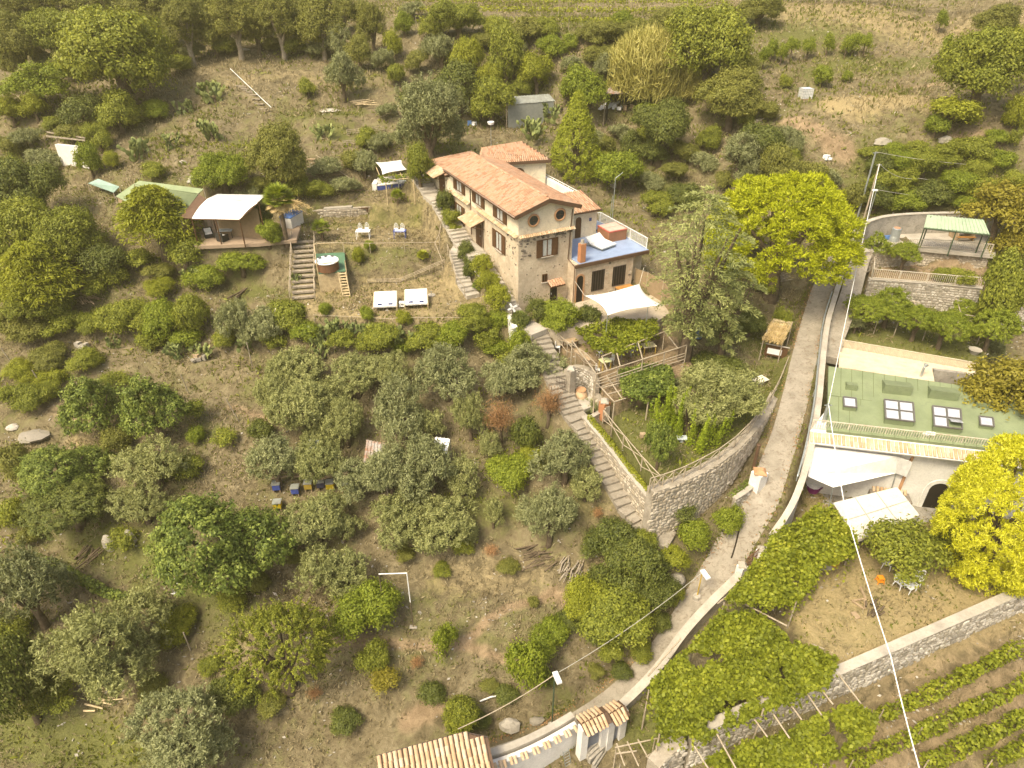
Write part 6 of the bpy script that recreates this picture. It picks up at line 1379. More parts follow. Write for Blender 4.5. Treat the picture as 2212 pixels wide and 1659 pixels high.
def plastic_chair(label, group=None):
    t = thing('plastic_chair', label, 'chair', (0, 0, 0), 0, group); m = MB(); m.box((0, 0, .42), (.46, .46, .035)); m.box((0, -.235, .39), (.46, .03, .08)); obj('seat', m, PLASTIC, t, world=False)
    for sx, sy in ((-1, -1), (1, -1), (-1, 1), (1, 1)): m = MB(); m.tube([(sx * .2, sy * .2, .42), (sx * .25, sy * .26, 0)], [.035, .025], 5); obj('leg', m, PLASTIC, t, world=False)
    m = MB(); m.bar((-.24, .24, .44), (-.2, .33, .86), .045); m.bar((.24, .24, .44), (.2, .33, .86), .045); m.bar((-.22, .335, .85), (.22, .335, .85), .04, .08)
    for k in range(4): m.bar((-.12 + .08 * k, .25, .45), (-.12 + .08 * k, .33, .84), .045, .02)
    obj('backrest', m, PLASTIC, t, world=False)
    for s in (-1, 1): m = MB(); m.bar((s * .26, -.22, .64), (s * .23, .29, .66), .05, .03); m.bar((s * .25, -.22, .42), (s * .26, -.22, .64), .035); obj('armrest', m, PLASTIC, t, world=False)
    return t
def table(name, label, loc, rz, w, d, hgt, top, legm, group=None, cloth=None):
    t = thing(name, label, 'table', loc, rz, group); m = MB(); m.box((0, 0, hgt), (w, d, .045)); obj('tabletop', m, top, t, world=False)
    for sx in (-1, 1):
        for sy in (-1, 1): m = MB(); m.box((sx * (w / 2 - .06), sy * (d / 2 - .06), hgt / 2 - .02), (.05, .05, hgt - .02)); obj('leg', m, legm, t, world=False)
    if cloth: m = MB(); m.box((0, 0, hgt + .028), (w * .75, d * .6, .012)); obj('table_runner', m, cloth, t, world=False)
    return t
BLUEPAINT = colour('blue_paint', (.06, .09, .33), .4); SCREEN = colour('scorecard', (.5, .4, .6))
seats = [(778, 500, 17.0, 0, 'white round backed chair left behind the white terrace table'), (793, 499, 17., 0, 'white round backed chair right behind the white terrace table'), (856, 500, 17., 0, 'white round backed chair left behind the blue terrace table'), (869.5, 500, 17., 0, 'white round backed chair right behind the blue terrace table'),
         (864, 404, 19., .2, 'white round backed chair left at the small table under the terrace sail'), (875, 403, 19., -.2, 'white round backed chair right at the small table under the terrace sail'),
         (1293, 790, 12.95, 1.2, 'white chair left of the front pergola table'), (1319, 785, 12.95, -1.2, 'white chair right of the front pergola table'), (1296, 768, 12.95, .4, 'white chair behind the front pergola table, in the vine shade'), (1362, 764, 12.95, -1., 'white chair right of the purple clothed pergola table'), (1379, 757, 12.95, 1.2, 'white chair left of the cream pergola table'), (1398, 751, 12.95, 0, 'white chair behind the cream pergola table'), (1205, 748, 12.95, 1.4, 'pale chair at the shaded table near the pole railing'),
         (1292, 637, 14.5, .3, 'white chair left against the annex wall'), (1304, 635, 14.5, 0, 'white chair right against the annex wall'), (1332, 626, 14.5, .3, 'white chair left behind the orange patio table'), (1342, 624, 14.5, 0, 'white chair right behind the orange patio table')]
c0 = bistro_chair(seats[0][4], 'white round backed chairs'); first = True
for u, v, z, rz, lab in seats:
    p = PZ(u, v, z); p[2] = H(p[0], p[1]) if z < 14 or z > 16 else (14.46 if z < 15 else H(p[0], p[1]))
    if first: c0.location = p; c0.rotation_euler = (0, 0, rz); first = False
    else: copy_thing(c0, p, rz, lab, 'white round backed chairs')
gz_ = lambda u, v, z: on_ground(PZ(u, v, z))
table('garden_table', 'white clothed table on the upper lawn terrace', gz_(785.5, 512, 16.9), 0, 1.35, .75, .74, PLASTIC, WHITEPAINT)
table('garden_table', 'dark blue table with a pale runner on the upper lawn terrace', gz_(864.7, 513, 16.9), 0, 1.2, .7, .74, BLUEPAINT, BLUEPAINT, cloth=PLASTIC)
table('garden_table', 'small grey table under the terrace sail', gz_(872, 412, 19.), .1, 1.0, .6, .72, colour('grey_top', (.42, .46, .48)), GALV)
table('garden_table', 'pale yellow green table at the front of the pergola', gz_(1306, 794, 12.9), .4, .8, .7, .72, colour('lime_top', (.58, .60, .34)), colour('yellow_leg', (.55, .38, .06)))
table('garden_table', 'purple clothed table in the middle of the pergola', gz_(1349, 770, 12.9), .3, 1.0, .75, .72, colour('lilac_cloth', (.42, .38, .56)), GALV)
table('garden_table', 'cream table at the right of the pergola', gz_(1399, 762, 12.9), .3, 1.1, .75, .72, colour('cream_top', (.74, .66, .45)), colour('yellow_leg', (.55, .38, .06)))
table('garden_table', 'brown wooden table with crossed legs by the pole railing', gz_(1232, 752, 12.9), .5, 1.1, .7, .72, PLANK, WOODBROWN)
table('garden_table', 'orange brown table against the annex wall', (*PZ(1348, 636, 14.46)[:2], 14.46), .46, 1.6, .7, .72, colour('orange_wood', (.45, .22, .06)), WOODBROWN)
m = MB(); a_ = PZ(1242, 758, 14.); m.box(a_, (1.6, .35, .05), (unit(PZ(1302, 795, 14.) - a_), unit(np.cross((0, 0, 1), PZ(1302, 795, 14.) - a_)), V3(0, 0, 1))); 
pb = thing('plank_shelf', 'pale plank shelf on posts beside the pergola', 'shelf', gz_(1275, 780, 12.9)); slat('board', pb, PZ(1243, 757, 13.9), PZ(1275, 778, 13.9), .3, .05, PLANK); pole('post', pb, on_ground(PZ(1244, 758, 13.9)), PZ(1244, 758, 13.88), .04); pole('post', pb, on_ground(PZ(1274, 777, 13.9)), PZ(1274, 777, 13.88), .04)
mc = [(1913, 1226, 2.6, 'white plastic armchair standing alone under the loose leaved tree'), (1940, 1268, .5, 'left white plastic armchair of the pair by the white side table'), (1980, 1258, -.7, 'right white plastic armchair of the pair by the white side table'), (1912, 1050, .1, 'white plastic chair under the white house awning')]
p0 = plastic_chair(mc[0][3], 'white plastic armchairs')
for i, (u, v, rz, lab) in enumerate(mc):
    p = gz_(u, v, 7.)
    if i == 0: p0.location = p; p0.rotation_euler = (0, 0, rz)
    else: copy_thing(p0, p, rz, lab, 'white plastic armchairs')
table('side_table', 'low white plastic side table between two armchairs', gz_(1961, 1274, 7.), .5, .8, .7, .5, PLASTIC, PLASTIC)
t = thing('plastic_stool', 'orange plastic stool on the dry lawn', 'stool', gz_(1899, 1258, 7.)); ORG = colour('orange_plastic', (.75, .27, .02)); m = MB(); m.box((0, 0, .42), (.36, .36, .04)); obj('seat', m, ORG, t, world=False)
for sx, sy in ((-1, -1), (1, -1), (-1, 1), (1, 1)): m = MB(); m.tube([(sx * .14, sy * .14, .42), (sx * .2, sy * .2, 0)], .03, 5); obj('leg', m, ORG, t, world=False)
m = MB(); m.box((0, 0, .15), (.36, .36, .03)); obj('stretcher', m, ORG, t, world=False)
# sun beds
def sun_bed(label, loc, rz):
    t = thing('sun_bed', label, 'sun bed', loc, rz, 'double sun beds'); m = MB()
    m.slab([(-.95, -1.05, .55), (.95, -1.05, .55), (.95, 1.05, .95), (-.95, 1.05, .95)], .14); obj('mattress', m, CLOTH, t, world=False); m = MB()
    for s in (-.99, .99): m.bar((s, -1.15, .42), (s, 1.1, .82), .06, .1)
    obj('frame', m, BAMBOO, t, world=False)
    for sx in (-.96, .96):
        for sy, z in ((-1.0, .45), (1.0, .8)): m = MB(); m.box((sx, sy, z / 2), (.07, .07, z)); obj('leg', m, BAMBOO, t, world=False)
    for sx in (-.45, .45):
        m = MB(); m.box((sx, .75, .92), (.62, .3, .1), ((1, 0, 0), (0, .98, .19), (0, -.19, .98))); obj('pillow', m, CLOTH, t, world=False); m = MB(); m.box((sx, -.82, .64), (.34, .16, .07)); obj('rolled_towel', m, colour('navy_towel', (.05, .07, .2), .9), t, world=False)
    return t
sun_bed('left white double sun bed on the dry terrace', gz_(834, 662, 14.4), .12); sun_bed('right white double sun bed, nearer the steps', gz_(900, 657, 14.4), .12)
t = thing('side_table', 'small white two tier table between the sun beds', 'table', gz_(869, 664, 14.4)); m = MB(); m.box((0, 0, .5), (.45, .45, .03)); m.box((0, 0, .2), (.45, .45, .03)); obj('shelf', m, PLASTIC, t, world=False)
for sx in (-.2, .2):
    for sy in (-.2, .2): m = MB(); m.box((sx, sy, .25), (.03, .03, .5)); obj('leg', m, PLASTIC, t, world=False)
t = thing('parasol_base', 'round pale parasol base right of the sun beds', 'parasol base', gz_(932, 638, 14.4)); m = MB(); m.lathe((0, 0, 0), [(.34, 0), (.34, .06), (.1, .1)], 16); obj('base_plate', m, CEMENT, t, world=False); m = MB(); m.tube([(0, 0, .1), (0, 0, .4)], .03, 6); obj('socket', m, GALV, t, world=False)
# ---------------------------------------------------------------- hot tub on its platform
hz = 16.3; dk = px('682,548 744,545 748,584 687,590', hz); td = thing('tub_deck', 'bamboo fronted deck with green matting carrying the hot tub', 'deck', gz_(710, 590, 15.)); m = MB(); m.prism([(p[0], p[1]) for p in dk], hz - .12, hz); obj('deck_floor', m, colour('green_mat', (.10, .20, .12), .9), td)
fa_, fb_ = dk[3], dk[2]; zlow = min(H(*fa_[:2]), H(*fb_[:2])) - .3; n_c = int((hz - zlow - .1) / .075)
for i in range(n_c): pole('cane', td, V3(fa_[0], fa_[1], zlow + i * .075), V3(fa_[0] + (fb_[0] - fa_[0]) * .78, fa_[1] + (fb_[1] - fa_[1]) * .78, zlow + i * .075), .036, BAMBOO)
for p in dk: pole('post', td, V3(p[0], p[1], zlow), V3(p[0], p[1], hz + .95), .05, BAMBOO)
for a, b in ((0, 3), (0, 1)): pole('rail', td, dk[a] + V3(0, 0, .95), dk[b] + V3(0, 0, .95), .04, BAMBOO)
pole('rail', td, dk[3] + V3(0, 0, .85), dk[3] + (dk[2] - dk[3]) * .72 + V3(0, 0, .85), .04, BAMBOO); pole('post', td, dk[3] + (dk[2] - dk[3]) * .4 + V3(0, 0, 0), dk[3] + (dk[2] - dk[3]) * .4 + V3(0, 0, .85), .045, BAMBOO)
tc = PZ(707.5, 572, hz + .4); tb = thing('hot_tub', 'round white hot tub with brown sides on the deck', 'hot tub', (tc[0], tc[1], hz)); m = MB(); m.lathe((0, 0, 0), [(.98, 0), (.98, .70)], 28); obj('shell', m, colour('tub_side', (.17, .085, .045), .6), tb, world=False, smooth=False); m = MB(); m.lathe((0, 0, .78), [(1.03, 0), (1.05, .05), (1.0, .09), (.84, .07), (.78, -.05)], 28, False); obj('rim', m, PLASTIC, tb, world=False, smooth=True); m = MB(); m.lathe((0, 0, .78), [(.83, 0), (.82, .015)], 28); obj('water', m, colour('tub_water', (.55, .68, .68), .05), tb, world=False)
for a in (1.2, 1.9, 2.6): m = MB(); m.box((.86 * math.cos(a), .86 * math.sin(a), .9), (.26, .14, .08), ((-math.sin(a), math.cos(a), 0), (math.cos(a), math.sin(a), 0), (0, 0, 1))); obj('headrest', m, colour('grey_headrest', (.1, .1, .11)), tb, world=False)
la, lb_ = PZ(738, 588, hz), gz_(749, 643, 14.4); sl = thing('wooden_ladder_stairs', 'narrow wooden stairs leading up to the hot tub deck', 'stairs', lb_); sx_ = unit([1, .1, 0])
for s in (-.32, .32): slat('string_board', sl, la + sx_ * s, lb_ + sx_ * s, .06, .2, BAMBOO)
for i in range(9): p = la + (lb_ - la) * (i + .5) / 9; slat('tread', sl, p - sx_ * .32, p + sx_ * .32, .2, .05, BAMBOO)
# ---------------------------------------------------------------- terrace walls
def low_wall(label, s, ztop, drop, style='tan', cap=None, n_single=60, th=.35, side=-1, name='stone_wall'):
    pts = [V3(p[0], p[1], ztop) for p in px(s, ztop)]; return stone_wall(name, label, pts, [ztop - drop] * len(pts), th, side, style, n_single, .3, .04, cap)
low_wall('low rubble wall with a pale slab behind the upper lawn, left part', '652,456 735,452 809,446', 17.9, 1.4, 'tan', None, 110); low_wall('low rubble wall below the blue bench, right part', '831,442 870,440 908,437', 18.1, 1.6, 'tan', None, 80)
low_wall('stepped low wall at the right corner of the upper lawn', '905,458 925,474 950,480', 17.5, 1.0, 'tan', None, 40)
m = MB(); a_ = [PZ(699, 452, 17.95), PZ(760, 448, 17.95)]; m.prism([(a_[0][0], a_[0][1] - .12), (a_[1][0], a_[1][1] - .12), (a_[1][0], a_[1][1] + .4), (a_[0][0], a_[0][1] + .4)], 17.2, 18.05); tag_thing('cement_slab', m, CEMENT, 'pale cement slab built onto the low wall behind the upper lawn', 'slab')
t = thing('garden_bench', 'dark wooden bench against the low wall of the upper lawn', 'bench', gz_(783, 470, 16.8)); m = MB(); m.box((0, 0, .42), (1.5, .4, .05)); obj('seat', m, WOODBROWN, t, world=False)
for s in (-.6, .6): m = MB(); m.box((s, 0, .2), (.07, .35, .4)); obj('leg', m, WOODBROWN, t, world=False)
# blue and white bench terrace with its sail
bt = thing('masonry_bench', 'white masonry corner bench with a blue tiled front', 'bench', gz_(830, 405, 18.9)); b0, b1, b2 = PZ(814, 402, 19.35), PZ(890, 393, 19.35), PZ(812, 386, 19.35)
for nm_, z0, z1, off, mt in (('bench_seat', 19.33, 19.42, .0, WHITE), ('bench_front', 18.6, 19.325, .03, BLUEPAINT)):
    m = MB(); m.prism([(b0[0] + off, b0[1] + off), (b1[0] - off, b1[1] + off), (b1[0] - off, b1[1] + .55), (b0[0] + off, b0[1] + .55)], z0, z1); obj(nm_, m, mt, bt)
m = MB(); m.prism([(b0[0], b0[1] + .6), (b1[0], b1[1] + .6), (b1[0], b1[1] + .85), (b0[0], b0[1] + .85)], 18.6, 19.95); obj('backrest', m, WHITE, bt); m = MB(); m.prism([(b0[0] - .5, b0[1]), (b0[0] - .02, b0[1]), (b0[0] - .02, b0[1] + 1.6), (b0[0] - .5, b0[1] + 1.6)], 18.6, 19.6); obj('side_bench', m, WHITE, bt)
S2 = [PZ(811, 350, 21.4), PZ(868, 345, 21.4), PZ(880, 366, 21.2), PZ(826, 377, 21.2)]; s2 = sail('shade_sail', 'small white shade sail over the blue bench', S2, .25, .07)
pf = thing('vine_trellis', 'pole trellis with young vines in front of the blue bench', 'trellis', gz_(838, 440, 18.9)); za = 20.9
for (u, v, vt) in ((838, 442, 394), (897, 440, 388)): b, tp = vert(u, v, vt); pole('post', pf, b - V3(0, 0, .2), tp, .055, BAMBOO)
for a, b in ((PZ(822, 391, za), PZ(898, 384, za)), (PZ(820, 382, za), PZ(896, 374, za)), (PZ(812, 360, za), PZ(826, 392, za)), (PZ(864, 372, za), PZ(872, 388, za))): pole('beam', pf, a, b, .045, BAMBOO)
add_mesh('foliage', vine_leaves([PZ(815, 378, za), PZ(825, 398, za), PZ(870, 390, za), PZ(880, 378, za)], 900, LEAF['fresh'], L=.2, gap=.5, hang=.8), pf)
# kiosk with thatch
kz = 17.4; kp = [PZ(632, 497, kz), PZ(657, 481, kz)]; kx = unit(kp[1] - kp[0]); ky = V3(-kx[1], kx[0], 0); ko = thing('kiosk', 'white kiosk counter with a blue rim under a thatched shade', 'kiosk', kp[0]); kl = np.linalg.norm(kp[1] - kp[0]); kc = (kp[0] + kp[1]) / 2 + ky * .6
m = MB(); m.box(kc + V3(0, 0, .55), (kl, 1.2, 1.15), (kx, ky, V3(0, 0, 1))); obj('counter', m, WHITE, ko); m = MB(); m.box(kc + V3(0, 0, 1.17), (kl + .06, 1.26, .08), (kx, ky, V3(0, 0, 1))); obj('rim', m, colour('blue_rim', (.10, .2, .5)), ko)
for s in (-1, 1): pole('post', ko, kc + kx * s * kl * .45 + V3(0, 0, 0), kc + kx * s * kl * .45 + V3(0, 0, 2.3), .05)
q = RNG.standard_normal((900, 3)) * np.array([.75, .6, .1]); q[:, 2] = 2.55 - .45 * (q[:, 0] ** 2 + q[:, 1] ** 2) ** .5 + RNG.normal(0, .08, 900); rd = q * np.array([1, 1, 0]); rd[:, 2] = -.45; NN = np.tile([0, 0, 1.], (900, 1)) + RNG.normal(0, .3, (900, 3)); add_mesh('thatch', quads_mesh('thatch', q + kc, NN, .6, .05, rd, RNG.random(900), LEAF['thatch']), ko)
# tent
zt_, zr = 19.9, 21.1; T1, T2, T3, T4 = PZ(414, 472, zt_), PZ(517, 474, zt_), PZ(558, 436, zr), PZ(450, 428, zr); T5, T6 = PZ(470, 419, 20.9), PZ(574, 421, 20.9)
tn = thing('terrace_tent', 'white canvas tent roof over a shaded lounge', 'tent', (*T1[:2], 17.5)); m = MB(); n = 8; vs = []
for j in range(n + 1):
    for i in range(n + 1): s, t = i / n, j / n; p = (T1 * (1 - s) + T2 * s) * (1 - t) + (T4 * (1 - s) + T3 * s) * t; p = p + V3(0, 0, .16 * math.sin(math.pi * t) - .06 * abs(math.sin(2.5 * math.pi * s))); vs.append(p)
m.add(vs, [(j * 9 + i, j * 9 + i + 1, j * 9 + i + 10, j * 9 + i + 9) for j in range(n) for i in range(n)]); obj('front_canvas', m, CLOTH, tn, smooth=True); m = MB(); m.slab([T4, T3, T6, T5], .03); obj('back_canvas', m, colour('shade_grey_canvas', (.6, .59, .56), .8), tn)  # back slope is the same white canvas, its shade put into a greyer colour
for p in (T1, T2, (T1 + T2) / 2): pole('post', tn, V3(p[0], p[1], 17.3), p, .06, WOODBROWN)
for p in (T3, T4): pole('post', tn, V3(p[0], p[1], 17.3), p, .06, WOODBROWN)
for a, b in ((T1, T2), (T2, T3), (T1, T4)): pole('beam', tn, a - V3(0, 0, .06), b - V3(0, 0, .06), .06, WOODBROWN)
m = MB(); w1, w2 = T4 + V3(.3, .2, 0), T3 + V3(-.3, .2, 0); m.slab([V3(*w1[:2], 17.4), V3(*w2[:2], 17.4), V3(*w2[:2], 20.4), V3(*w1[:2], 20.4)], .06); obj('reed_screen', m, colour('reed_screen', (.30, .22, .13), .9), tn); m = MB(); m.slab([PZ(388, 470, 19.8), PZ(412, 472, 19.85), PZ(446, 430, 21.0), PZ(430, 419, 21.0)], .08); obj('side_panel', m, FASCIA, tn)
def lounge(label, u, v, rz):
    t = thing('wicker_armchair', label, 'armchair', (*PZ(u, v, 17.52)[:2], 17.52), rz); WK = colour('black_wicker', (.03, .028, .025), .8); m = MB(); m.box((0, 0, .2), (.8, .75, .36)); obj('base', m, WK, t, world=False); m = MB(); m.box((0, .34, .55), (.8, .12, .55)); obj('back', m, WK, t, world=False); m = MB(); m.box((0, -.03, .43), (.62, .6, .1)); m.box((0, .25, .62), (.6, .1, .34)); obj('cushion', m, CLOTH, t, world=False)
    for s in (-1, 1): m = MB(); m.box((s * .36, 0, .42), (.1, .72, .35)); obj('armrest', m, WK, t, world=False)
    return t
lounge('black wicker armchair with a white cushion under the tent', 452, 512, .5); lounge('black wicker armchair behind the glass table', 505, 503, -.9); lounge('black wicker stool chair in front of the glass table', 482, 520, 2.7)
table('lounge_table', 'glass topped black table under the tent', (*PZ(490, 512, 17.52)[:2], 17.52), .1, 1.3, .7, .68, colour('table_glass', (.45, .5, .5), .1), colour('black_wicker', (.03, .028, .025), .8))
# sheds with tarpaulins left of the tent
def roof_sheet(name, label, quad, zs, mat, posts=True, cat='roof', corr=0, wall=None):
    q = [PZ(u, v, z) for (u, v), z in zip(quad, zs)]; c = sum(q) / len(q); t = thing(name, label, cat, (c[0], c[1], H(c[0], c[1]))); m = MB(); m.slab(q, .06); sh = obj('roof_sheet', m, mat, t)
    if corr:
        for k in range(corr):
            s = (k + .5) / corr; r = MB(); r.bar(q[0] * (1 - s) + q[1] * s + V3(0, 0, .02), q[3] * (1 - s) + q[2] * s + V3(0, 0, .02), .06, .06); obj('sheet_rib', r, mat, sh)
    if posts:
        for p in q: pole('post', t, V3(p[0], p[1], min(H(p[0], p[1]), p[2] - .4) - .2), p, .055)
    if wall:
        e = [p * .94 + c * .06 for p in q]; z0 = min(H(p[0], p[1]) for p in e) - .3
        for a, b in ((0, 1), (1, 2), (2, 3), (3, 0)):
            if (a, b) == (0, 1) and wall[1]: continue
            r = MB(); r.slab([V3(*e[a][:2], z0), V3(*e[b][:2], z0), e[b] - V3(0, 0, .05), e[a] - V3(0, 0, .05)], .05); obj('side_wall', r, wall[0], t)
    return t
roof_sheet('tarpaulin_canopy', 'dark green shade cloth roof left of the tent', [(290, 446), (390, 469), (430, 417), (323, 403)], (19.6, 19.7, 20.9, 20.9), SHADECLOTH, wall=(PLANK, True))
roof_sheet('tarpaulin_canopy', 'pale green tarpaulin roof left of the dark shade cloth', [(250, 424), (292, 446), (338, 405), (290, 396)], (19.5, 19.5, 20.6, 20.6), TARP_GREEN, wall=(PLANK, False)); roof_sheet('tarpaulin_canopy', 'teal tarpaulin patch at the left end of the sheds', [(190, 396), (245, 416), (258, 403), (212, 386)], (19.8, 19.6, 20.3, 20.3), TARP_TEAL); roof_sheet('tarpaulin_canopy', 'long green tarpaulin strip behind the shade cloth roof', [(290, 398), (428, 418), (440, 408), (300, 390)], (20.9, 20.9, 21.2, 21.2), TARP_GREEN)
# ---------------------------------------------------------------- upper right terraces
CW = [PZ(u, v, z) for u, v, z in ((1834, 545, 17.2), (1845, 510, 17.9), (1868, 484, 18.4), (1905, 470, 18.7), (1960, 464, 18.8), (2030, 462, 18.8), (2115, 461, 18.8), (2180, 470, 18.8))]
CW = smooth_path(CW, 2); m = wall_core(CW, [15.5] * len(CW), .35, -1); t = thing('curved_wall', 'curved grey concrete retaining wall around the upper courtyard', 'wall', CW[0]); obj('wall_body', m, GREYCEM, t); q2 = [p + V3(0, 0, .08) for p in CW]; obj('coping', wall_core([p + V3(.03, -.05, 0) for p in q2], [p[2] - .077 for p in q2], .45, -1), CEMENT, t)
paving('courtyard', 'pale cement floor of the upper courtyard', [PZ(u, v, 16.88) for u, v in ((1850, 548), (1880, 516), (1960, 503), (2160, 500), (2150, 552), (1990, 537), (1900, 540))], 16.88, CEMENT)
ramp_pts = [PZ(u, v, z) for u, v, z in ((1880, 528, 16.9), (1862, 552, 16.5), (1850, 590, 15.7), (1838, 640, 14.7), (1815, 700, 13.6), (1797, 745, 12.95), (1793, 772, 12.7))]
rmp = obj('paved_ramp', ribbon(smooth_path(ramp_pts, 2), (.75, .85), .6, .05), CONC); rmp['kind'] = 'structure'
def front_wall(label, s, zt, zb_, style, cap, n_single=0, size=.3):
    pts = [V3(p[0], p[1], zt) for p in px(s, zt)]; return stone_wall('stone_wall', label, pts, [zb_ - .3] * len(pts), .4, -1, style, n_single, size, .04, cap)
front_wall('pale rubble wall in front of the upper courtyard', '1885,545 1930,540 1990,535 2060,539 2140,548', 16.9, 15.2, 'tan', CEMENT); front_wall('grey rubble wall with a cement cap under the railed bed', '1878,604 1960,610 2040,616 2122,624', 15.3, 12.6, 'grey', CEMENT)
front_wall('stone wall at the right end of the lemon garden', '2135,660 2180,655 2240,660', 14.6, 12.4, 'grey', CEMENT)
railing('rusty pale railing in front of the railed vegetable bed', [PZ(1884, 578, 15.35), PZ(1882, 601, 15.35), PZ(2122, 621, 15.35)], .9, RAILWHITE, .16); railing('thin railing along the upper courtyard edge', [PZ(1960, 534, 16.95), PZ(2050, 537, 16.95), PZ(2140, 546, 16.95)], .8, RAILWHITE, .16)
gc = thing('metal_canopy', 'pale green metal canopy on dark posts in the upper courtyard', 'canopy', PZ(2060, 520, 16.9)); C4 = [PZ(1996, 491, 19.2), PZ(2138, 506, 19.2), PZ(2125, 475, 19.9), PZ(2003, 464, 19.9)]; m = MB(); m.slab(C4, .08); gs_ = obj('canopy_roof', m, GREENMETAL, gc)
for k in range(17): s = (k + .5) / 17; r = MB(); r.bar(C4[0] * (1 - s) + C4[1] * s + V3(0, 0, .02), C4[3] * (1 - s) + C4[2] * s + V3(0, 0, .02), .07, .06); obj('roof_rib', r, GREENMETAL, gs_)
for p, q in ((C4[0], C4[3]), (C4[1], C4[2])): pole('post', gc, V3(p[0] + .25, p[1] + .3, 16.8), p + V3(.25, .3, -.05), .06, GREENPOST); pole('post', gc, V3(q[0] + .2, q[1] - .3, 16.8), q + V3(.2, -.3, -.05), .06, GREENPOST)
pole('beam', gc, C4[0] - V3(0, 0, .1), C4[1] - V3(0, 0, .1), .07, GREENPOST); pole('post', gc, V3(*((C4[0] + C4[1]) / 2)[:2], 16.8), (C4[0] + C4[1]) / 2, .06, GREENPOST)
t = thing('steel_tank', 'upright galvanised drum in the upper courtyard', 'drum', PZ(1930, 520, 16.9)); m = MB(); m.lathe((0, 0, 0), [(.42, 0), (.42, .4), (.44, .42), (.42, .44), (.42, 1.2), (.3, 1.25)], 16); obj('drum_body', m, GALV, t, world=False); m = MB(); m.lathe((0, 0, 1.25), [(.3, 0), (.28, .05)], 12); obj('lid', m, colour('rusty_lid', (.45, .25, .15)), t, world=False)
m = MB(); a_ = PZ(1918, 516, 16.95)
for i in range(4): m.box(a_ + V3(.3 * i - .3, .1 * (i % 2), .12 + .05 * i), (.6, .35, .2), (unit([1, .2 * i, 0]), unit([-.2 * i, 1, 0]), V3(0, 0, 1)))
tag_thing('tarp_pile', m, BLUEP, 'blue and white tarpaulin heap beside the steel drum', 'tarpaulin')
t = thing('picnic_set', 'orange brown table and benches under the green canopy', 'table', PZ(2075, 515, 16.88)); m = MB(); m.box((0, 0, .72), (1.8, .8, .06)); obj('tabletop', m, PLANK, t, world=False)
for s in (-.75, .75): m = MB(); m.box((0, s, .42), (1.7, .3, .05)); obj('bench_board', m, colour('orange_wood', (.45, .22, .06)), t, world=False); m = MB(); m.box((s, 0, .35), (.08, 1.5, .7)); obj('leg', m, PLANK, t, world=False)
# lemon garden: trees on trellis, tyres, pots
LEM = [(1870, 662, 90, 70, 'first lemon tree of the row, at the ramp'), (1925, 655, 90, 74, 'second lemon tree of the row, the brightest'), (1985, 690, 80, 70, 'third lemon tree of the row'), (2045, 700, 90, 80, 'fourth lemon tree, in the middle of the trellis'), (2085, 668, 60, 50, 'lemon tree at the back of the trellis'), (2150, 700, 90, 90, 'last lemon tree at the right end of the garden'), (1850, 700, 40, 30, 'small grey shrub under the first lemon tree')]
for u, v, w, h, lab in LEM: tree('citrus' if 'shrub' not in lab else 'greybush', u, v, w, h, lab, 'tree' if 'shrub' not in lab else 'bush', name='lemon_tree' if 'shrub' not in lab else 'bush', clear=.25)
tl = thing('lemon_trellis', 'pale pole trellis above the lemon trees', 'trellis', gz_(1990, 720, 12.6)); zl = 14.5
for a, b in (((1825, 665), (1900, 678)), ((1940, 680), (2010, 694)), ((2060, 676), (2110, 684)), ((2066, 645), (2080, 690)), ((2070, 688), (2130, 700)), ((1945, 646), (1990, 655)), ((1885, 672), (1888, 690)), ((1975, 650), (1980, 690))): pole('beam', tl, PZ(*a, zl), PZ(*b, zl), .05)
for u, v in ((1828, 668), (1900, 680), (1945, 683), (2008, 694), (2072, 690), (2128, 700), (1980, 692)): p = PZ(u, v, zl); pole('post', tl, V3(p[0], p[1], 12.4), p, .045)
def tyre(label, u, v, plant=True):
    t = thing('tyre_planter', label, 'planter', gz_(u, v, 12.6), 0, 'tyre planters'); m = MB(); m.tube([(.36 * math.cos(a), .36 * math.sin(a), .1) for a in np.linspace(0, 2 * math.pi, 19)], .1, 7, False); obj('tyre', m, colour('whitewashed_tyre', (.52, .49, .42), .8), t, world=False, smooth=True); m = MB(); m.lathe((0, 0, 0), [(.3, .0), (.3, .08)], 12); obj('soil', m, colour('potting_soil', (.09, .065, .045), .95), t, world=False)
for u, v, l in ((1893, 695, 'whitewashed tyre under the second lemon tree'), (2140, 722, 'whitewashed tyre in front of the last lemon tree'), (2165, 790, 'whitewashed tyre beside the blue green shrub'), (1890, 577, 'whitewashed tyre at the corner of the railed bed')): tyre(l, u, v)
t = thing('clay_bowl', 'wide pale planter bowl at the front of the lemon garden', 'planter', gz_(2103, 765, 12.6)); m = MB(); m.lathe((0, 0, 0), [(.28, 0), (.45, .35), (.5, .42), (.42, .4)], 16); obj('bowl', m, CEMENT, t, world=False); m = MB(); m.lathe((0, 0, .34), [(.40, 0), (.38, .03)], 14); obj('soil', m, colour('potting_soil', (.09, .065, .045), .95), t, world=False)
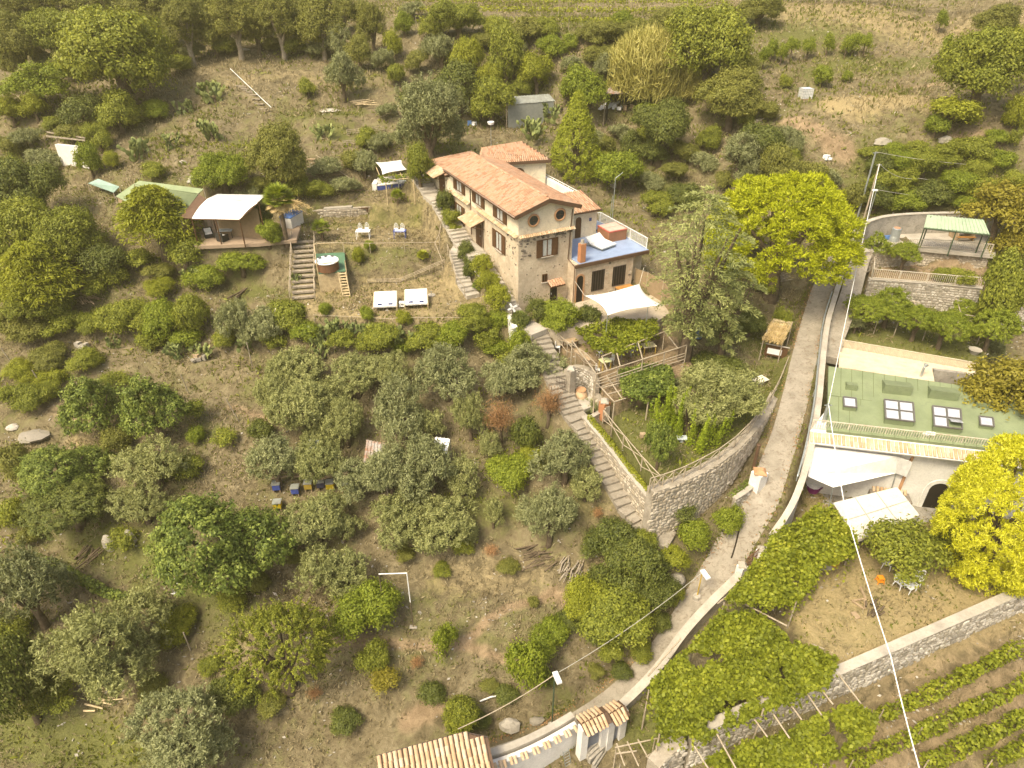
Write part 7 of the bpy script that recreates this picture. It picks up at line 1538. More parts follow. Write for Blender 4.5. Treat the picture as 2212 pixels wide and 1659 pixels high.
# ---------------------------------------------------------------- white house court: awnings
W = [PZ(1758, 964, 11.4), PZ(1938, 986, 11.4), PZ(1936, 1022, 9.9), PZ(1800, 1053, 9.6), PZ(1745, 1029, 10.0)]
m = MB(); m.slab(W, .04); aw = thing('awning', 'large white awning fixed to the white house', 'awning', W[4]); obj('canvas', m, CLOTH, aw); m = MB(); m.slab([W[1], PZ(1971, 998, 11.3), PZ(1958, 1030, 9.9), W[2]], .03); obj('side_flap', m, colour('shade_grey_canvas', (.6, .59, .56), .8), aw)
for p in (W[3], W[2]): pole('pole', aw, V3(p[0] + .2, p[1], 6.9), p, .04, GALV)
Q = [PZ(1800, 1086, 9.5), PZ(1850, 1166, 9.0), PZ(1986, 1112, 9.2), PZ(1938, 1052, 9.7)]; m = MB(); m.slab(Q, .06); aw2 = thing('awning', 'grey white panelled awning in front of the white house', 'awning', Q[1]); obj('canvas', m, colour('dusty_canvas', (.62, .59, .53), .7), aw2)
for k in (1, 2): s = k / 3; r = MB(); r.bar(Q[0] * (1 - s) + Q[3] * s + V3(0, 0, .01), Q[1] * (1 - s) + Q[2] * s + V3(0, 0, .01), .05, .03); obj('seam', r, colour('canvas_seam', (.4, .37, .32), .8), aw2)
r = MB(); r.bar((Q[0] + Q[1]) / 2 + V3(0, 0, .012), (Q[3] + Q[2]) / 2 + V3(0, 0, .012), .05, .03); obj('seam', r, colour('canvas_seam', (.4, .37, .32), .8), aw2)
for p in Q: pole('pole', aw2, V3(p[0], p[1], 6.9), p, .04, GALV)
r = MB(); r.bar(Q[1] - V3(0, 0, .15), Q[2] - V3(0, 0, .15), .05, .25); obj('valance', r, colour('dusty_canvas', (.62, .59, .53), .7), aw2)
t = thing('plastic_crate', 'purple plastic tub below the edge of the large awning', 'tub', gz_(1757, 1050, 7.5)); m = MB(); m.lathe((0, 0, 0), [(.45, 0), (.6, .55), (.65, .58), (.55, .5)], 14); obj('tub_body', m, colour('purple_plastic', (.22, .02, .17)), t, world=False); m = MB(); m.lathe((0, 0, .5), [(.5, 0), (.42, .25), (.2, .3)], 10); obj('white_bag', m, CLOTH, t, world=False)
paving('court_floor', 'cement floor of the white house court', px('1745,1060 1790,1190 1880,1165 2010,1125 2120,1120 2120,1085 1990,1085 1800,1045', 7.06), 7.06, GREYCEM)
hedge_row('yellow green potted hedge under the large awning', [gz_(1815, 1068, 7.), gz_(1860, 1050, 7.), gz_(1905, 1032, 7.)], .7, 1.1, LEAF['yellow'], 300, .18, name='hedge', cat='hedge'); t = thing('oil_jar', 'orange glazed clay jar lying at the lawn edge', 'jar', gz_(1795, 1222, 7.)); m = MB(); m.lathe((0, 0, 0), [(.2, 0), (.42, .3), (.45, .6), (.3, .9), (.18, 1.0), (.22, 1.08)], 16); obj('jar_body', m, colour('glazed_orange', (.55, .27, .03), .35), t, world=False, smooth=True); m = MB(); m.lathe((0, 0, 1.08), [(.22, 0), (.2, .05)], 14); obj('jar_rim', m, TERRACOTTA, t, world=False)
m = MB(); m.box(gz_(1778, 1227, 7.) + V3(0, 0, .2), (1.2, .4, .35)); tag_thing('stone_bench', m, CEMENT, 'short stone bench beside the orange jar', 'bench')
# lawn debris: wooden triangle frame, plank, sticks
tf = thing('timber_triangle', 'triangular wooden frame lying on the dry lawn', 'frame', gz_(1865, 1305, 7.)); a_, b_, c_ = [gz_(u, v, 7.) + V3(0, 0, .1) for u, v in ((1840, 1300), (1868, 1296), (1866, 1318))]
for p, q in ((a_, b_), (b_, c_), (c_, a_)): slat('bar', tf, p, q, .1, .08, PLANK)
slat('bar', tf, b_ + V3(0, 0, .05), b_ + V3(-.3, .4, .6), .1, .08, PLANK); m = MB(); m.box(gz_(1848, 1330, 7.) + V3(0, 0, .04), (.35, .5, .06), (unit([1, .3, 0]), unit([-.3, 1, 0]), V3(0, 0, 1))); tag_thing('loose_board', m, PLANK, 'short loose board near the wooden frame', 'board')
# ---------------------------------------------------------------- long garden wall and the vine pergolas
GW = [PZ(1500, 1592, 4.7), PZ(1600, 1545, 5.4), PZ(1700, 1505, 6.2), PZ(1790, 1468, 6.9), PZ(1900, 1420, 7.35), PZ(2000, 1376, 7.45), PZ(2100, 1332, 7.5), PZ(2212, 1282, 7.55), PZ(2330, 1230, 7.6)]
stone_wall('garden_wall', 'long pale rubble wall separating the garden from the vine rows', GW, [min(H(p[0] + .5, p[1] - 1.1), p[2] - 1.2) - .3 for p in GW], .45, -1, 'grey', 300, .36, .05, CEMENT)
LW = [PZ(1425, 1660, 3.2), PZ(1448, 1632, 3.4), PZ(1485, 1605, 4.0)]; stone_wall('garden_wall', 'broken lower end of the rubble wall by the wooden lattice', LW, [1.2] * 3, .8, -1, 'grey', 40, .36, .06)
zv = 7.0; big = [PZ(u, v, z) for u, v, z in ((1402, 1490, 5.0), (1440, 1445, 5.6), (1500, 1385, 6.6), (1560, 1318, 7.8), (1640, 1330, 7.9), (1720, 1385, 7.9), (1805, 1438, 7.7), (1790, 1478, 7.5), (1650, 1530, 6.8), (1520, 1585, 5.8), (1425, 1585, 5.0))]
pergola('wide vine covered pergola below the bend of the lane', big, 21000, LEAF['vine'], [(PZ(1600, 1300, 7.9), PZ(1700, 1352, 7.9)), (PZ(1755, 1392, 7.7), PZ(1780, 1402, 7.7)), (PZ(1400, 1460, 4.6), PZ(1470, 1380, 5.6)), (PZ(1550, 1304, 7.6), PZ(1574, 1285, 7.8))], big[::2], gap=.17, L=.25, thick=.5, hang=1.6, k=.8)
band = [PZ(u, v, z) for u, v, z in ((1565, 1300, 8.2), (1600, 1255, 8.5), (1655, 1190, 9.3), (1665, 1150, 9.6), (1740, 1115, 9.6), (1790, 1100, 9.6), (1845, 1165, 9.4), (1850, 1200, 9.3), (1775, 1220, 9.2), (1765, 1250, 9.), (1720, 1300, 8.6), (1650, 1320, 8.3))]
pergola('dense leafy pergola between the lane and the white house garden', band, 17000, LEAF['vine'], [], band[::2], gap=.06, L=.24, thick=.6, hang=2.6, k=.8)
low = [PZ(u, v, z) for u, v, z in ((1520, 1640, 4.4), (1600, 1600, 4.9), (1700, 1590, 5.2), (1760, 1545, 5.8), (1850, 1520, 6.2), (1900, 1545, 6.2), (1880, 1600, 5.6), (1780, 1650, 5.), (1640, 1700, 4.4))]
wb = [(PZ(a, b, z), PZ(c, d, z - .1)) for a, b, c, d, z in ((1766, 1479, 1800, 1522, 6.9), (1811, 1456, 1860, 1520, 7.1), (1744, 1499, 1775, 1545, 6.6), (1694, 1503, 1732, 1555, 6.4), (1671, 1543, 1706, 1595, 6.), (1629, 1553, 1658, 1592, 5.8), (1547, 1583, 1590, 1660, 5.4), (1500, 1612, 1530, 1660, 5.))]
pergola('narrow vine pergola on the lower side of the rubble wall', low, 8500, LEAF['vine'], wb, low[1::2], gap=.16, L=.25, thick=.45, hang=1.4, k=.8)
for i, (s, lab) in enumerate((('1895,1560 2000,1515 2110,1458 2195,1412', 'first vine row below the rubble wall'), ('1830,1668 1950,1612 2080,1550 2215,1490', 'second vine row below the rubble wall'), ('1990,1668 2100,1615 2220,1555', 'third vine row below the rubble wall'), ('2125,1668 2225,1615', 'fourth vine row, in the lower right corner'))): hedge_row(lab, [on_ground(p) for p in g_(s)], .95, 1.15, LEAF['vine'], 240, .21, posts=5, group='vine rows in the lower field', fill=.9)
hedge_row('dark ivy covered wire row on the left slope', g_('75,1215 150,1245 230,1290 310,1310 390,1335'), .8, .8, LEAF['carob'], 260, .18, name='ivy_row', cat='hedge'); hedge_row('flowering green hedge along the lawn planter', [p + V3(.35, .1, -.1) for p in SW], .45, .4, LEAF['yellow'], 300, .14, name='planter_hedge', cat='hedge', z0=0)
# ---------------------------------------------------------------- bottom tiled roof, white wall and gate
RA, RB = PZ(813, 1634, 4.6), PZ(1048, 1570, 4.6); rx = unit(RB - RA); rd = V3(rx[1], -rx[0], 0); rd = unit(rd + V3(0, 0, -.3)); Lb = np.linalg.norm(RB - RA); th_ = thing('tiled_house', 'small house with a pale old tile roof at the bottom edge', 'house', V3(RA[0] + 2, RA[1] - 3, 0)); rw = 6.5
q4 = [RA, RB, RB + rd * rw, RA + rd * rw]; m = MB(); m.slab([q4[0], RA + rx * (Lb - 1.2), RB + rd * .55, q4[2], q4[3]], .14); rf = obj('roof', m, FASCIA, th_); tiled(rf, RA + V3(0, 0, .01), rx, rd, int(Lb / .275), 15, T_OLD, .275, .43, OLDTILE, 240, start=lambda i: .0 if i < int((Lb - 1.2) / .275) else (i * .275 - Lb + 1.2) * .46)
e = [p - V3(0, 0, .14) for p in q4]; m = MB(); ins = [RA + rx * .3 + rd * .3, RB - rx * .35 + rd * .8, RB - rx * .35 + rd * (rw - .3), RA + rx * .3 + rd * (rw - .3)]; m.prism([(p[0], p[1]) for p in ins], -2., [p[2] - .2 for p in ins]); obj('wall', m, WHITE, th_)
m = MB(); m.bar(RA + V3(0, 0, .02), RA + rx * (Lb - 1.2) + V3(0, 0, .02), .05, .1); m.bar(RA + rx * (Lb - 1.2) + V3(0, 0, .02), RB + rd * .55 + V3(0, 0, .02), .05, .1); obj('ridge_flashing', m, IRON, rf)
BW = [PZ(1064, 1655, 2.6), PZ(1110, 1640, 2.6), PZ(1160, 1618, 2.6), PZ(1205, 1594, 2.6), PZ(1248, 1568, 2.6)]; BW = smooth_path(BW, 1); t = thing('white_wall', 'white garden wall with a tile coping along the lower lane', 'wall', BW[0]); obj('wall_body', wall_core(BW, [-1.6] * len(BW), .35, -1), WHITE, t); obj('cement_ledge', wall_core([p + V3(0, .0, .22) for p in [q + V3(-.15, .42, 0) for q in BW]], [2.3] * len(BW), .4, -1), CEMENT, t)
for a, b in zip(BW[:-1], BW[1:]):
    d = unit(b - a); o_ = V3(d[1], -d[0], 0); row_of_tiles(t, a - o_ * .1 + V3(0, 0, .14), b - o_ * .1 + V3(0, 0, .14), o_, T_OLD_S, .25, OLDTILE, 99, .5)
def tile_gate(label, u0, v0, u1, v1, z):
    a, b = PZ(u0, v0, z), PZ(u1, v1, z); x = unit(b - a); o_ = V3(x[1], -x[0], 0); t = thing('gate_house', label, 'gate', (*a[:2], 0.)); L = np.linalg.norm(b - a)
    for s, sg in ((1, 1), (-1, -1)): m = MB(); m.slab([a, b, b + o_ * s * .55 - V3(0, 0, .22), a + o_ * s * .55 - V3(0, 0, .22)], .08); r = obj('roof', m, FASCIA, t); tiled(r, a + V3(0, 0, .02), x, unit(o_ * s * .55 - V3(0, 0, .22)), int(L / .25), 2, T_OLD_S, .25, .32, OLDTILE, 60)
    for k in (.1, .9): m = MB(); m.box(a + (b - a) * k + V3(0, 0, -1.8), (.45, .5, 3.1), (x, o_, V3(0, 0, 1))); obj('pillar', m, WHITE, t)
    m = MB(); m.box((a + b) / 2 + V3(0, 0, -2.), (L * .5, .08, 2.4), (x, o_, V3(0, 0, 1))); obj('gate_leaf', m, colour('blue_grey_gate', (.19, .21, .25)), t); return t
tile_gate('white gateway with a little tiled roof, left part', 1256, 1566, 1312, 1538, 3.9); tile_gate('white gateway with a little tiled roof, right part', 1316, 1545, 1350, 1524, 3.6)
sp = [PZ(1285, 1600, 1.2), PZ(1296, 1625, .6), PZ(1310, 1665, -.8)]; stairs('stone_stairs', 'grey cobbled steps below the tiled gateway', sp, 1.7, GREYCEM, .22, .5)
ld = thing('ladder', 'thin metal ladder against the white wall', 'ladder', PZ(1232, 1655, -.2)); a_, b_ = PZ(1228, 1655, .0), PZ(1222, 1620, 1.6); sx_ = V3(.17, .09, 0)
for s in (-1, 1): pole('rail', ld, a_ + sx_ * s, b_ + sx_ * s, .025, GALV)
for k in range(6): p = a_ + (b_ - a_) * (k + .5) / 6; pole('rung', ld, p - sx_, p + sx_, .018, GALV)
lt_ = thing('wooden_lattice', 'grey pole lattice beside the broken wall end', 'trellis', gz_(1380, 1630, 1.))
for a, b in (((1328, 1615), (1420, 1595)), ((1330, 1628), (1375, 1622)), ((1332, 1606), (1350, 1655)), ((1355, 1602), (1380, 1655)), ((1378, 1597), (1410, 1655)), ((1395, 1635), (1430, 1615))): pole('pole', lt_, PZ(*a, 2.6), PZ(*b, 2.6), .05)
for u, v in ((1332, 1612), (1415, 1597), (1340, 1650), (1405, 1650)): p = PZ(u, v, 2.6); pole('post', lt_, on_ground(p, -.2), p, .05)
# ---------------------------------------------------------------- gate pillars, shrine, niche with the jar
def pillar(label, u, v, vt, w=.5, mat=WHITE, cap=CEMENT, name='gate_pillar', cat='pillar', group=None):
    b, tp = vert(u, v, vt); t = thing(name, label, cat, b, .6, group); h_ = tp[2] - b[2]; m = MB(); m.box((0, 0, h_ / 2 - .15), (w, w, h_ + .3)); obj('shaft', m, mat, t, world=False); m = MB(); m.lathe((0, 0, h_), [(w * .72, 0), (w * .72, .08), (w * .3, .28)], 4); obj('cap', m, cap, t, world=False); return b, h_
g1, h1 = pillar('left white gate pillar with a pointed cap beside the lane', 1597, 1248, 1222); g2, h2 = pillar('right white gate pillar with a pointed cap, under the leaves', 1638, 1215, 1188)
ig = thing('iron_gate', 'rusty iron gate between the white pillars', 'gate', (g1 + g2) / 2); x = unit(g2 - g1); a_, b_ = g1 + x * .35, g2 - x * .35; RI = colour('rusty_iron', (.20, .10, .06), .8)
for z in (.2, 1., 1.5): slat('rail', ig, a_ + V3(0, 0, z), b_ + V3(0, 0, z), .04, .05, RI)
for k in range(9): p = a_ + (b_ - a_) * k / 8; pole('bar', ig, p + V3(0, 0, .15), p + V3(0, 0, 1.6), .02, RI)
sb, sh_ = pillar('white shrine pillar with a sloping tile cap by the lane', 1634, 1050, 1020, .8, WHITE, TERRACOTTA, 'shrine_pillar'); b, tp = vert(1626, 1016, 962); t = thing('steel_flue', 'dark brown steel flue pipe standing on the lawn wall', 'pipe', b); pole('pipe', t, b, tp, .13, FASCIA, 10); m = MB(); m.lathe(tp, [(.16, 0), (.16, .06), (.1, .1)], 10); obj('cap', m, FASCIA, t)
pl = [PZ(u, v, 9.0) for u, v in ((1588, 1088), (1612, 1072), (1632, 1055))]; pw = stone_wall('planter_wall', 'low curved planter wall at the foot of the shrine pillar', [V3(p[0], p[1], 9.35) for p in pl], [8.] * 3, .25, -1, 'grey', 20, .3, .04, CEMENT); hedge_row('mossy green plants in the planter by the shrine', [V3(p[0] - .3, p[1] + .4, 9.) for p in pl], .5, .35, LEAF['carob'], 300, .13, name='planter_plants', cat='plants')
NW = [PZ(u, v, 12.9) for u, v in ((1228, 803), (1243, 793), (1262, 795), (1278, 808), (1283, 826))]; NW2 = [PZ(u, v, 11.9) for u, v in ((1278, 842), (1292, 862), (1308, 880))]
stone_wall('niche_wall', 'curved stone niche sheltering the big clay jar', smooth_path(NW, 1), [10.9] * len(smooth_path(NW, 1)), .45, -1, 'grey', 90, .28, .05); stone_wall('planter_wall', 'low rounded stone wall right of the big clay jar', NW2, [10.6] * 3, .4, -1, 'tan', 30, .28, .04)
pillar('rough stone gate pillar left of the jar niche', 1231, 848, 798, .55, MORTAR, CEMENT, 'stone_pillar'); pillar('stone pillar with a brick face right of the jar niche', 1304, 898, 868, .6, colour('brick', (.46, .21, .10), .85), CEMENT, 'stone_pillar')
jb = gz_(1254, 858, 11.1); t = thing('clay_jar', 'tall tan terracotta oil jar standing in the stone niche', 'jar', (jb[0], jb[1], jb[2])); m = MB(); m.lathe((0, 0, 0), [(.22, 0), (.45, .35), (.55, .75), (.5, 1.05), (.36, 1.25), (.36, 1.33)], 20); obj('jar_body', m, plain('old_terracotta', (.60, .43, .27), (.48, .33, .20), 2.), t, world=False, smooth=True); m = MB(); m.lathe((0, 0, 1.33), [(.36, 0), (.4, .03), (.38, .07), (.28, .03)], 18); obj('jar_rim', m, TERRACOTTA, t, world=False)
nf = paving('niche_floor', 'cement floor in front of the jar niche', px('1232,850 1282,842 1300,868 1262,885 1240,872', 11.25), 11.25, CEMENT); cp = [PZ(u, v, 11.1) for u, v in ((1258, 905), (1280, 902), (1302, 890))]; stone_wall('planter_wall', 'small curved planter wall below the jar niche', cp, [10.] * 3, .25, -1, 'tan', 24, .26, .04, CEMENT)
ig2 = thing('iron_gate', 'small dark iron gate across the long steps', 'gate', PZ(1210, 838, 12.)); a_, b_ = PZ(1201, 838, 12.0), PZ(1222, 845, 12.0)
for z in (.1, .6, 1.0): slat('rail', ig2, a_ + V3(0, 0, z), b_ + V3(0, 0, z), .03, .04, IRON)
for k in range(7): p = a_ + (b_ - a_) * k / 6; pole('bar', ig2, p, p + V3(0, 0, 1.1), .015, IRON)
ig3 = thing('iron_gate', 'dark iron gate under the yellow hedge arch', 'gate', PZ(1066, 655, 14.6)); a_, b_ = PZ(1050, 652, 14.5), PZ(1072, 660, 14.5)
for z in (.1, .9, 1.6): slat('rail', ig3, a_ + V3(0, 0, z), b_ + V3(0, 0, z), .04, .05, IRON)
for k in range(7): p = a_ + (b_ - a_) * k / 6; pole('bar', ig3, p, p + V3(0, 0, 1.7), .018, IRON)
# terrace furniture on the blue roof
t = thing('roof_lounger', 'double lounger with pale cushions on the blue terrace', 'lounger', HP(1.3, 8.9, 18.03), -HAZ + .25); m = MB(); m.slab([(-.9, -1, .3), (.9, -1, .3), (.9, .35, .34), (-.9, .35, .34)], .1); obj('seat_cushion', m, CLOTH, t, world=False); m = MB(); m.slab([(-.9, .38, .34), (.9, .38, .34), (.9, 1.05, .75), (-.9, 1.05, .75)], .1); obj('back_cushion', m, CLOTH, t, world=False); m = MB(); m.box((0, 0, .16), (1.8, 2.0, .06)); obj('frame', m, GALV, t, world=False)
for sx in (-.8, .8):
    for sy in (-.9, .9): m = MB(); m.box((sx, sy, .08), (.06, .06, .16)); obj('leg', m, GALV, t, world=False)
t = thing('roof_tub', 'square brown hot tub with a red bordered cover on the blue terrace', 'hot tub', HP(2.6, 10.9, 18.03), -HAZ); m = MB(); m.box((0, 0, .45), (1.9, 1.9, .9)); sd_ = obj('cabinet', m, colour('cabinet_wood', (.30, .14, .07), .6), t, world=False); m = MB(); m.box((0, 0, .94), (1.95, 1.95, .08)); obj('cover_border', m, colour('red_border', (.45, .10, .07), .6), t, world=False)
for s in (-1, 1): m = MB(); m.box((0, s * .46, .995), (1.75, .86, .06)); obj('cover_half', m, colour('pink_cover', (.66, .42, .34), .7), t, world=False)
t = thing('parasol_base', 'dark parasol foot on the blue terrace by the room', 'parasol base', HP(4.6, 10.8, 18.03)); m = MB(); m.lathe((0, 0, 0), [(.25, 0), (.25, .06), (.05, .08)], 12); obj('base_plate', m, IRON, t, world=False); m = MB(); m.tube([(0, 0, .08), (0, 0, .6)], .03, 6); obj('socket', m, IRON, t, world=False)
# pinwheel and lamp by the steps
b, tp = vert(1107, 703, 664); t = thing('garden_pinwheel', 'white propeller pinwheel on a dark post by the steps', 'pinwheel', b); pole('post', t, b, tp, .04, IRON)
for k in range(4): a = k * math.pi / 2 + .5; m = MB(); m.box(tp + V3(.22 * math.cos(a), -.06, .22 * math.sin(a)), (.4, .02, .16), ((math.cos(a), 0, math.sin(a)), (0, 1, 0), (-math.sin(a), 0, math.cos(a)))); obj('blade', m, PLASTIC, t)
m = MB(); m.prism([(p[0], p[1]) for p in px('1093,690 1106,690 1118,718 1108,722', 14.4)], 12.6, 14.9); tag_thing('white_wall_end', m, WHITE, 'white rendered wall end behind the pinwheel post', 'wall')
# ---------------------------------------------------------------- sheds and things on the hill
roof_sheet('tool_shed', 'grey corrugated shed above the house', [(1094, 226), (1200, 218), (1186, 203), (1098, 209)], (24.9, 24.9, 25.4, 25.4), TIN, True, 'shed', 14, (colour('shed_wall', (.26, .27, .24), .8), False)); roof_sheet('tool_shed', 'rusty open shed full of junk above the house', [(1308, 203), (1394, 200), (1388, 185), (1316, 188)], (25.75, 25.75, 26.1, 26.1), RUST, True, 'shed', 10, (colour('shed_dark', (.07, .055, .04), .9), True))
def junk(label, u, v, n, mats, spread=.9, name='junk_pile'):
    p = G(u, v); t = thing(name, label, 'junk', p); r = random.Random(int(u * 7 + v))
    for i in range(n): s = [r.uniform(.2, .6) for _ in range(3)]; a = r.uniform(0, 3.1); m = MB(); m.box((r.uniform(-spread, spread), r.uniform(-spread, spread) * .6, s[2] / 2), s, ((math.cos(a), math.sin(a), 0), (-math.sin(a), math.cos(a), 0), (0, 0, 1))); obj('box', m, mats[i % len(mats)], t, world=False)
junk('heap of grey and white junk inside the rusty shed', 1350, 236, 9, [GALV, PLASTIC, IRON, PLANK], 1.4); junk('blue and white containers in front of the grey shed', 1130, 252, 6, [PLASTIC, BLUEP, GALV], 1.0); junk('small dark hutch right of the grey shed', 1207, 240, 3, [PLANK, IRON], .4); junk('blue and white sacks behind the big grey green tree', 1020, 270, 4, [BLUEP, PLASTIC], .4)
t = thing('corrugated_stack', 'white corrugated sheets leaning beside the rusty shed', 'sheet', G(1300, 236))
for k in range(3): a_ = G(1292 + 8 * k, 238); slat('sheet', t, a_ + V3(0, 0, .1 + .08 * k), a_ + V3(1.5, .8, .7 + .1 * k), 1.1, .03, PLASTIC)
b = G(1738, 214); t = thing('water_tank', 'white caged water tank cube at the edge of the mown field', 'tank', b, .2); m = MB(); m.box((0, 0, .62), (1.15, 1.0, 1.05)); obj('bottle', m, PLASTIC, t, world=False); m = MB(); m.box((0, 0, .06), (1.2, 1.05, .12)); obj('pallet', m, PLANK, t, world=False); q = MB()
for k in range(7): s = -.6 + .2 * k; q.tube([(s, -.54, .1), (s, -.54, 1.16)], .015, 4); q.tube([(s, .54, .1), (s, .54, 1.16)], .015, 4); q.tube([(-.61, s * .88, .1), (-.61, s * .88, 1.16)], .015, 4)
for z in (.3, .6, .9, 1.16): q.tube([(-.61, -.54, z), (.61, -.54, z), (.61, .54, z), (-.61, .54, z), (-.61, -.54, z)], .015, 4, False)
obj('cage', q, GALV, t, world=False)
junk('white plastic sacks on the dirt track', 1787, 345, 4, [PLASTIC, CLOTH], .5, 'sack_pile'); junk('broken pale stones below the left weeds', 178, 752, 6, [STONE], .5, 'stone_pile'); junk('pale logs and stones under the cacti', 440, 775, 6, [PLANK, STONE], .8, 'stone_pile')
# poles, lamps and wires
def wire(label, pts, sag, r=.022, mat=None, name='cable'):
    P = []; 
    for a, b in zip(pts[:-1], pts[1:]):
        for k in range(13): s = k / 12; p = np.asarray(a) * (1 - s) + np.asarray(b) * s; P.append(p - V3(0, 0, sag * 4 * s * (1 - s)))
    c = P[len(P) // 2]; t = thing(name, label, 'cable', c); m = MB(); m.tube(P, r, 5); obj('strand', m, mat or colour('cable_grey', (.42, .40, .34), .6), t); return t
def util_pole(label, u, v, vt, r, mat, arm=None):
    b, tp = vert(u, v, vt); t = thing('utility_pole', label, 'pole', b); pole('shaft', t, b - V3(0, 0, .4), tp, r, mat, 8); m = MB(); m.box(tp + V3(0, 0, -.1), (.5, .06, .06)); obj('cross_arm', m, GALV, t); return b, tp
_, t1 = util_pole('tall grey utility pole at the top of the lane', 1852, 470, 328, .10, GALV); _, t2 = util_pole('wooden utility pole in front of the grey one', 1858, 500, 354, .09, POLE); bl_, t3 = vert(1866, 505, 412); t = thing('street_lamp', 'slim lamp post beside the wooden utility pole', 'street lamp', bl_); pole('post', t, bl_ - V3(0, 0, .3), t3, .05, GALV); m = MB(); m.box(t3 + V3(-.15, 0, .05), (.5, .22, .12)); obj('lamp_head', m, PLASTIC, t)
bp, t4 = util_pole('thick galvanised pole standing beside the green roof', 1748, 1010, 873, .13, GALV)
for q, lab in (((2240, 356), 'upper cable running right from the grey pole'), ): wire(lab, [t1, PY(2240, 360, t1[1] + 3)], .4)
wire('sagging cable running right from the wooden pole', [t2, PY(1985, 385, t2[1] + 2), PY(2240, 382, t2[1] + 4)], .5); wire('low cable running right from the slim lamp', [t3 + V3(0, 0, .1), PY(2240, 430, t3[1] + 6)], .5)
wire('cable from the poles down to the thick galvanised pole', [t2, t4], .8, .025, PLASTIC); wire('thick white cable sweeping down to the bottom right', [t4, PY(1826, 1100, 31.5), PY(1925, 1420, 23.), PY(1992, 1680, 17.5)], .12, .03, PLASTIC); wire('thin cable across the field at the upper right', [PY(2200, 280, 78), PY(2160, 330, 72)], .3)
def lamp(label, u, v, vt, shaft, r=.05):
    b, tp = vert(u, v, vt); t = thing('street_lamp', label, 'street lamp', b); pole('post', t, b - V3(0, 0, .2), tp, r, shaft, 8); m = MB(); m.box(tp + V3(.12, -.25, .06), (.3, .75, .14), (unit([.9, .3, 0]), unit([-.3, .9, 0]), V3(0, 0, 1))); obj('lamp_head', m, PLASTIC, t); m = MB(); m.lathe(b, [(.28, -.3), (.28, .25), (.2, .35)], 8); obj('footing', m, CEMENT, t); return tp
l1 = lamp('green street lamp post above the tiled roof', 1192, 1572, 1457, GREENPOST); l2 = lamp('yellow wooden lamp post on the lane wall', 1505, 1292, 1236, colour('yellow_wood', (.55, .38, .08), .7)); wire('cable from the green lamp to the tiled roof', [l1, RA + rx * (Lb - 1.5) + V3(0, 0, .5)], .3, .03, POLE); wire('cable between the two lower street lamps', [l1, l2], .5, .02)
b, tp = vert(1322, 478, 385); t = thing('utility_pole', 'short metal pole with a stay behind the blue terrace', 'pole', b); pole('shaft', t, b, tp, .05, GALV); pole('stay', t, b + V3(-.2, 0, 0), tp * .6 + b * .4 + V3(-.15, 0, 0), .04, GALV); pole('cross_arm', t, tp, tp + V3(.7, .2, .5), .03, GALV); b, tp = vert(1492, 214, 182); t = thing('metal_post', 'short grey post beside the tall dense tree', 'post', b); pole('shaft', t, b, tp, .06, GALV)
# posts and sticks on the slopes
for i, (u, v, vt, lean, lab) in enumerate(((55, 210, 145, .5, 'bare leaning post in the pale low trees'), (118, 225, 196, 0, 'short stake below the pale low trees'), (270, 265, 232, .8, 'bare slanting stick by the green bush'), (30, 790, 752, -.4, 'leaning stake on the left weedy slope'), (118, 810, 772, -.3, 'second stake on the left weedy slope'), (95, 840, 800, -.3, 'stake in the yellow vine row'), (408, 850, 808, -.2, 'stake below the rough stones'), (517, 910, 860, -.6, 'tall crooked stake on the worn path'), (545, 790, 740, 0, 'thin pale pipe on the bank below the oleanders'), (412, 1405, 1366, 0, 'single stake on the lower dry slope'), (1960, 100, 72, 0, 'pale post at the field fence'), (1988, 112, 68, 0, 'taller pale post at the field fence'), (1912, 112, 82, 0, 'thin post left of the field fence'))):
    b, tp = vert(u, v, vt); t = thing('wooden_stake', lab, 'stake', b); pole('shaft', t, b - V3(0, 0, .2), tp + V3(lean, 0, 0), .05, PALE_BARK); m = MB(); m.tube([tp + V3(lean, 0, 0), tp + V3(lean * 1.02, 0, .03)], [.05, .02], 6); obj('tip', m, PALE_BARK, t)
hl = thing('hill_stairs', 'row of board steps with a white rail climbing the bare slope', 'stairs', G(590, 245)); a_, b_ = G(500, 160), G(588, 244); pole('rail', hl, a_ + V3(0, 0, .6), b_ + V3(0, 0, .6), .045, PLASTIC)
for k in range(10): p = on_ground(a_ + (b_ - a_) * (.3 + .7 * k / 10)); slat('step', hl, p + V3(-.9, 0, .08), p + V3(.1, -.1, .08), .3, .1, PALE_BARK)
hs = thing('hill_stairs', 'rough path steps right of the olive green tree', 'stairs', G(760, 410)); a_, b_ = G(672, 345), G(770, 412); 
for k in range(12): p = on_ground(a_ + (b_ - a_) * k / 11); slat('step', hs, p + V3(-.5, .1, .06), p + V3(.5, -.1, .06), .28, .12, PLANK)
pole('rail', hs, a_ + V3(.6, 0, .5), b_ + V3(.6, 0, .5), .04); 
# bare concrete wall and boards at the left
m = wall_core([PZ(118, 312, 22.6), PZ(178, 318, 22.6)], [19., 19.], .4, -1); tag_thing('concrete_wall', m, WHITE, 'bare whitewashed wall at the left under the boards', 'wall'); t = thing('board_rail', 'two long pale boards railing above the whitewashed wall', 'railing', G(140, 300))
for dv in (0, 9): slat('board', t, PZ(100, 285 + dv, 23.1), PZ(184, 298 + dv * .6, 23.1), .06, .16, PALE_BARK)
for u in (118, 174): p = PZ(u, 292, 23.1); pole('post', t, V3(p[0], p[1], 20.), p, .05)
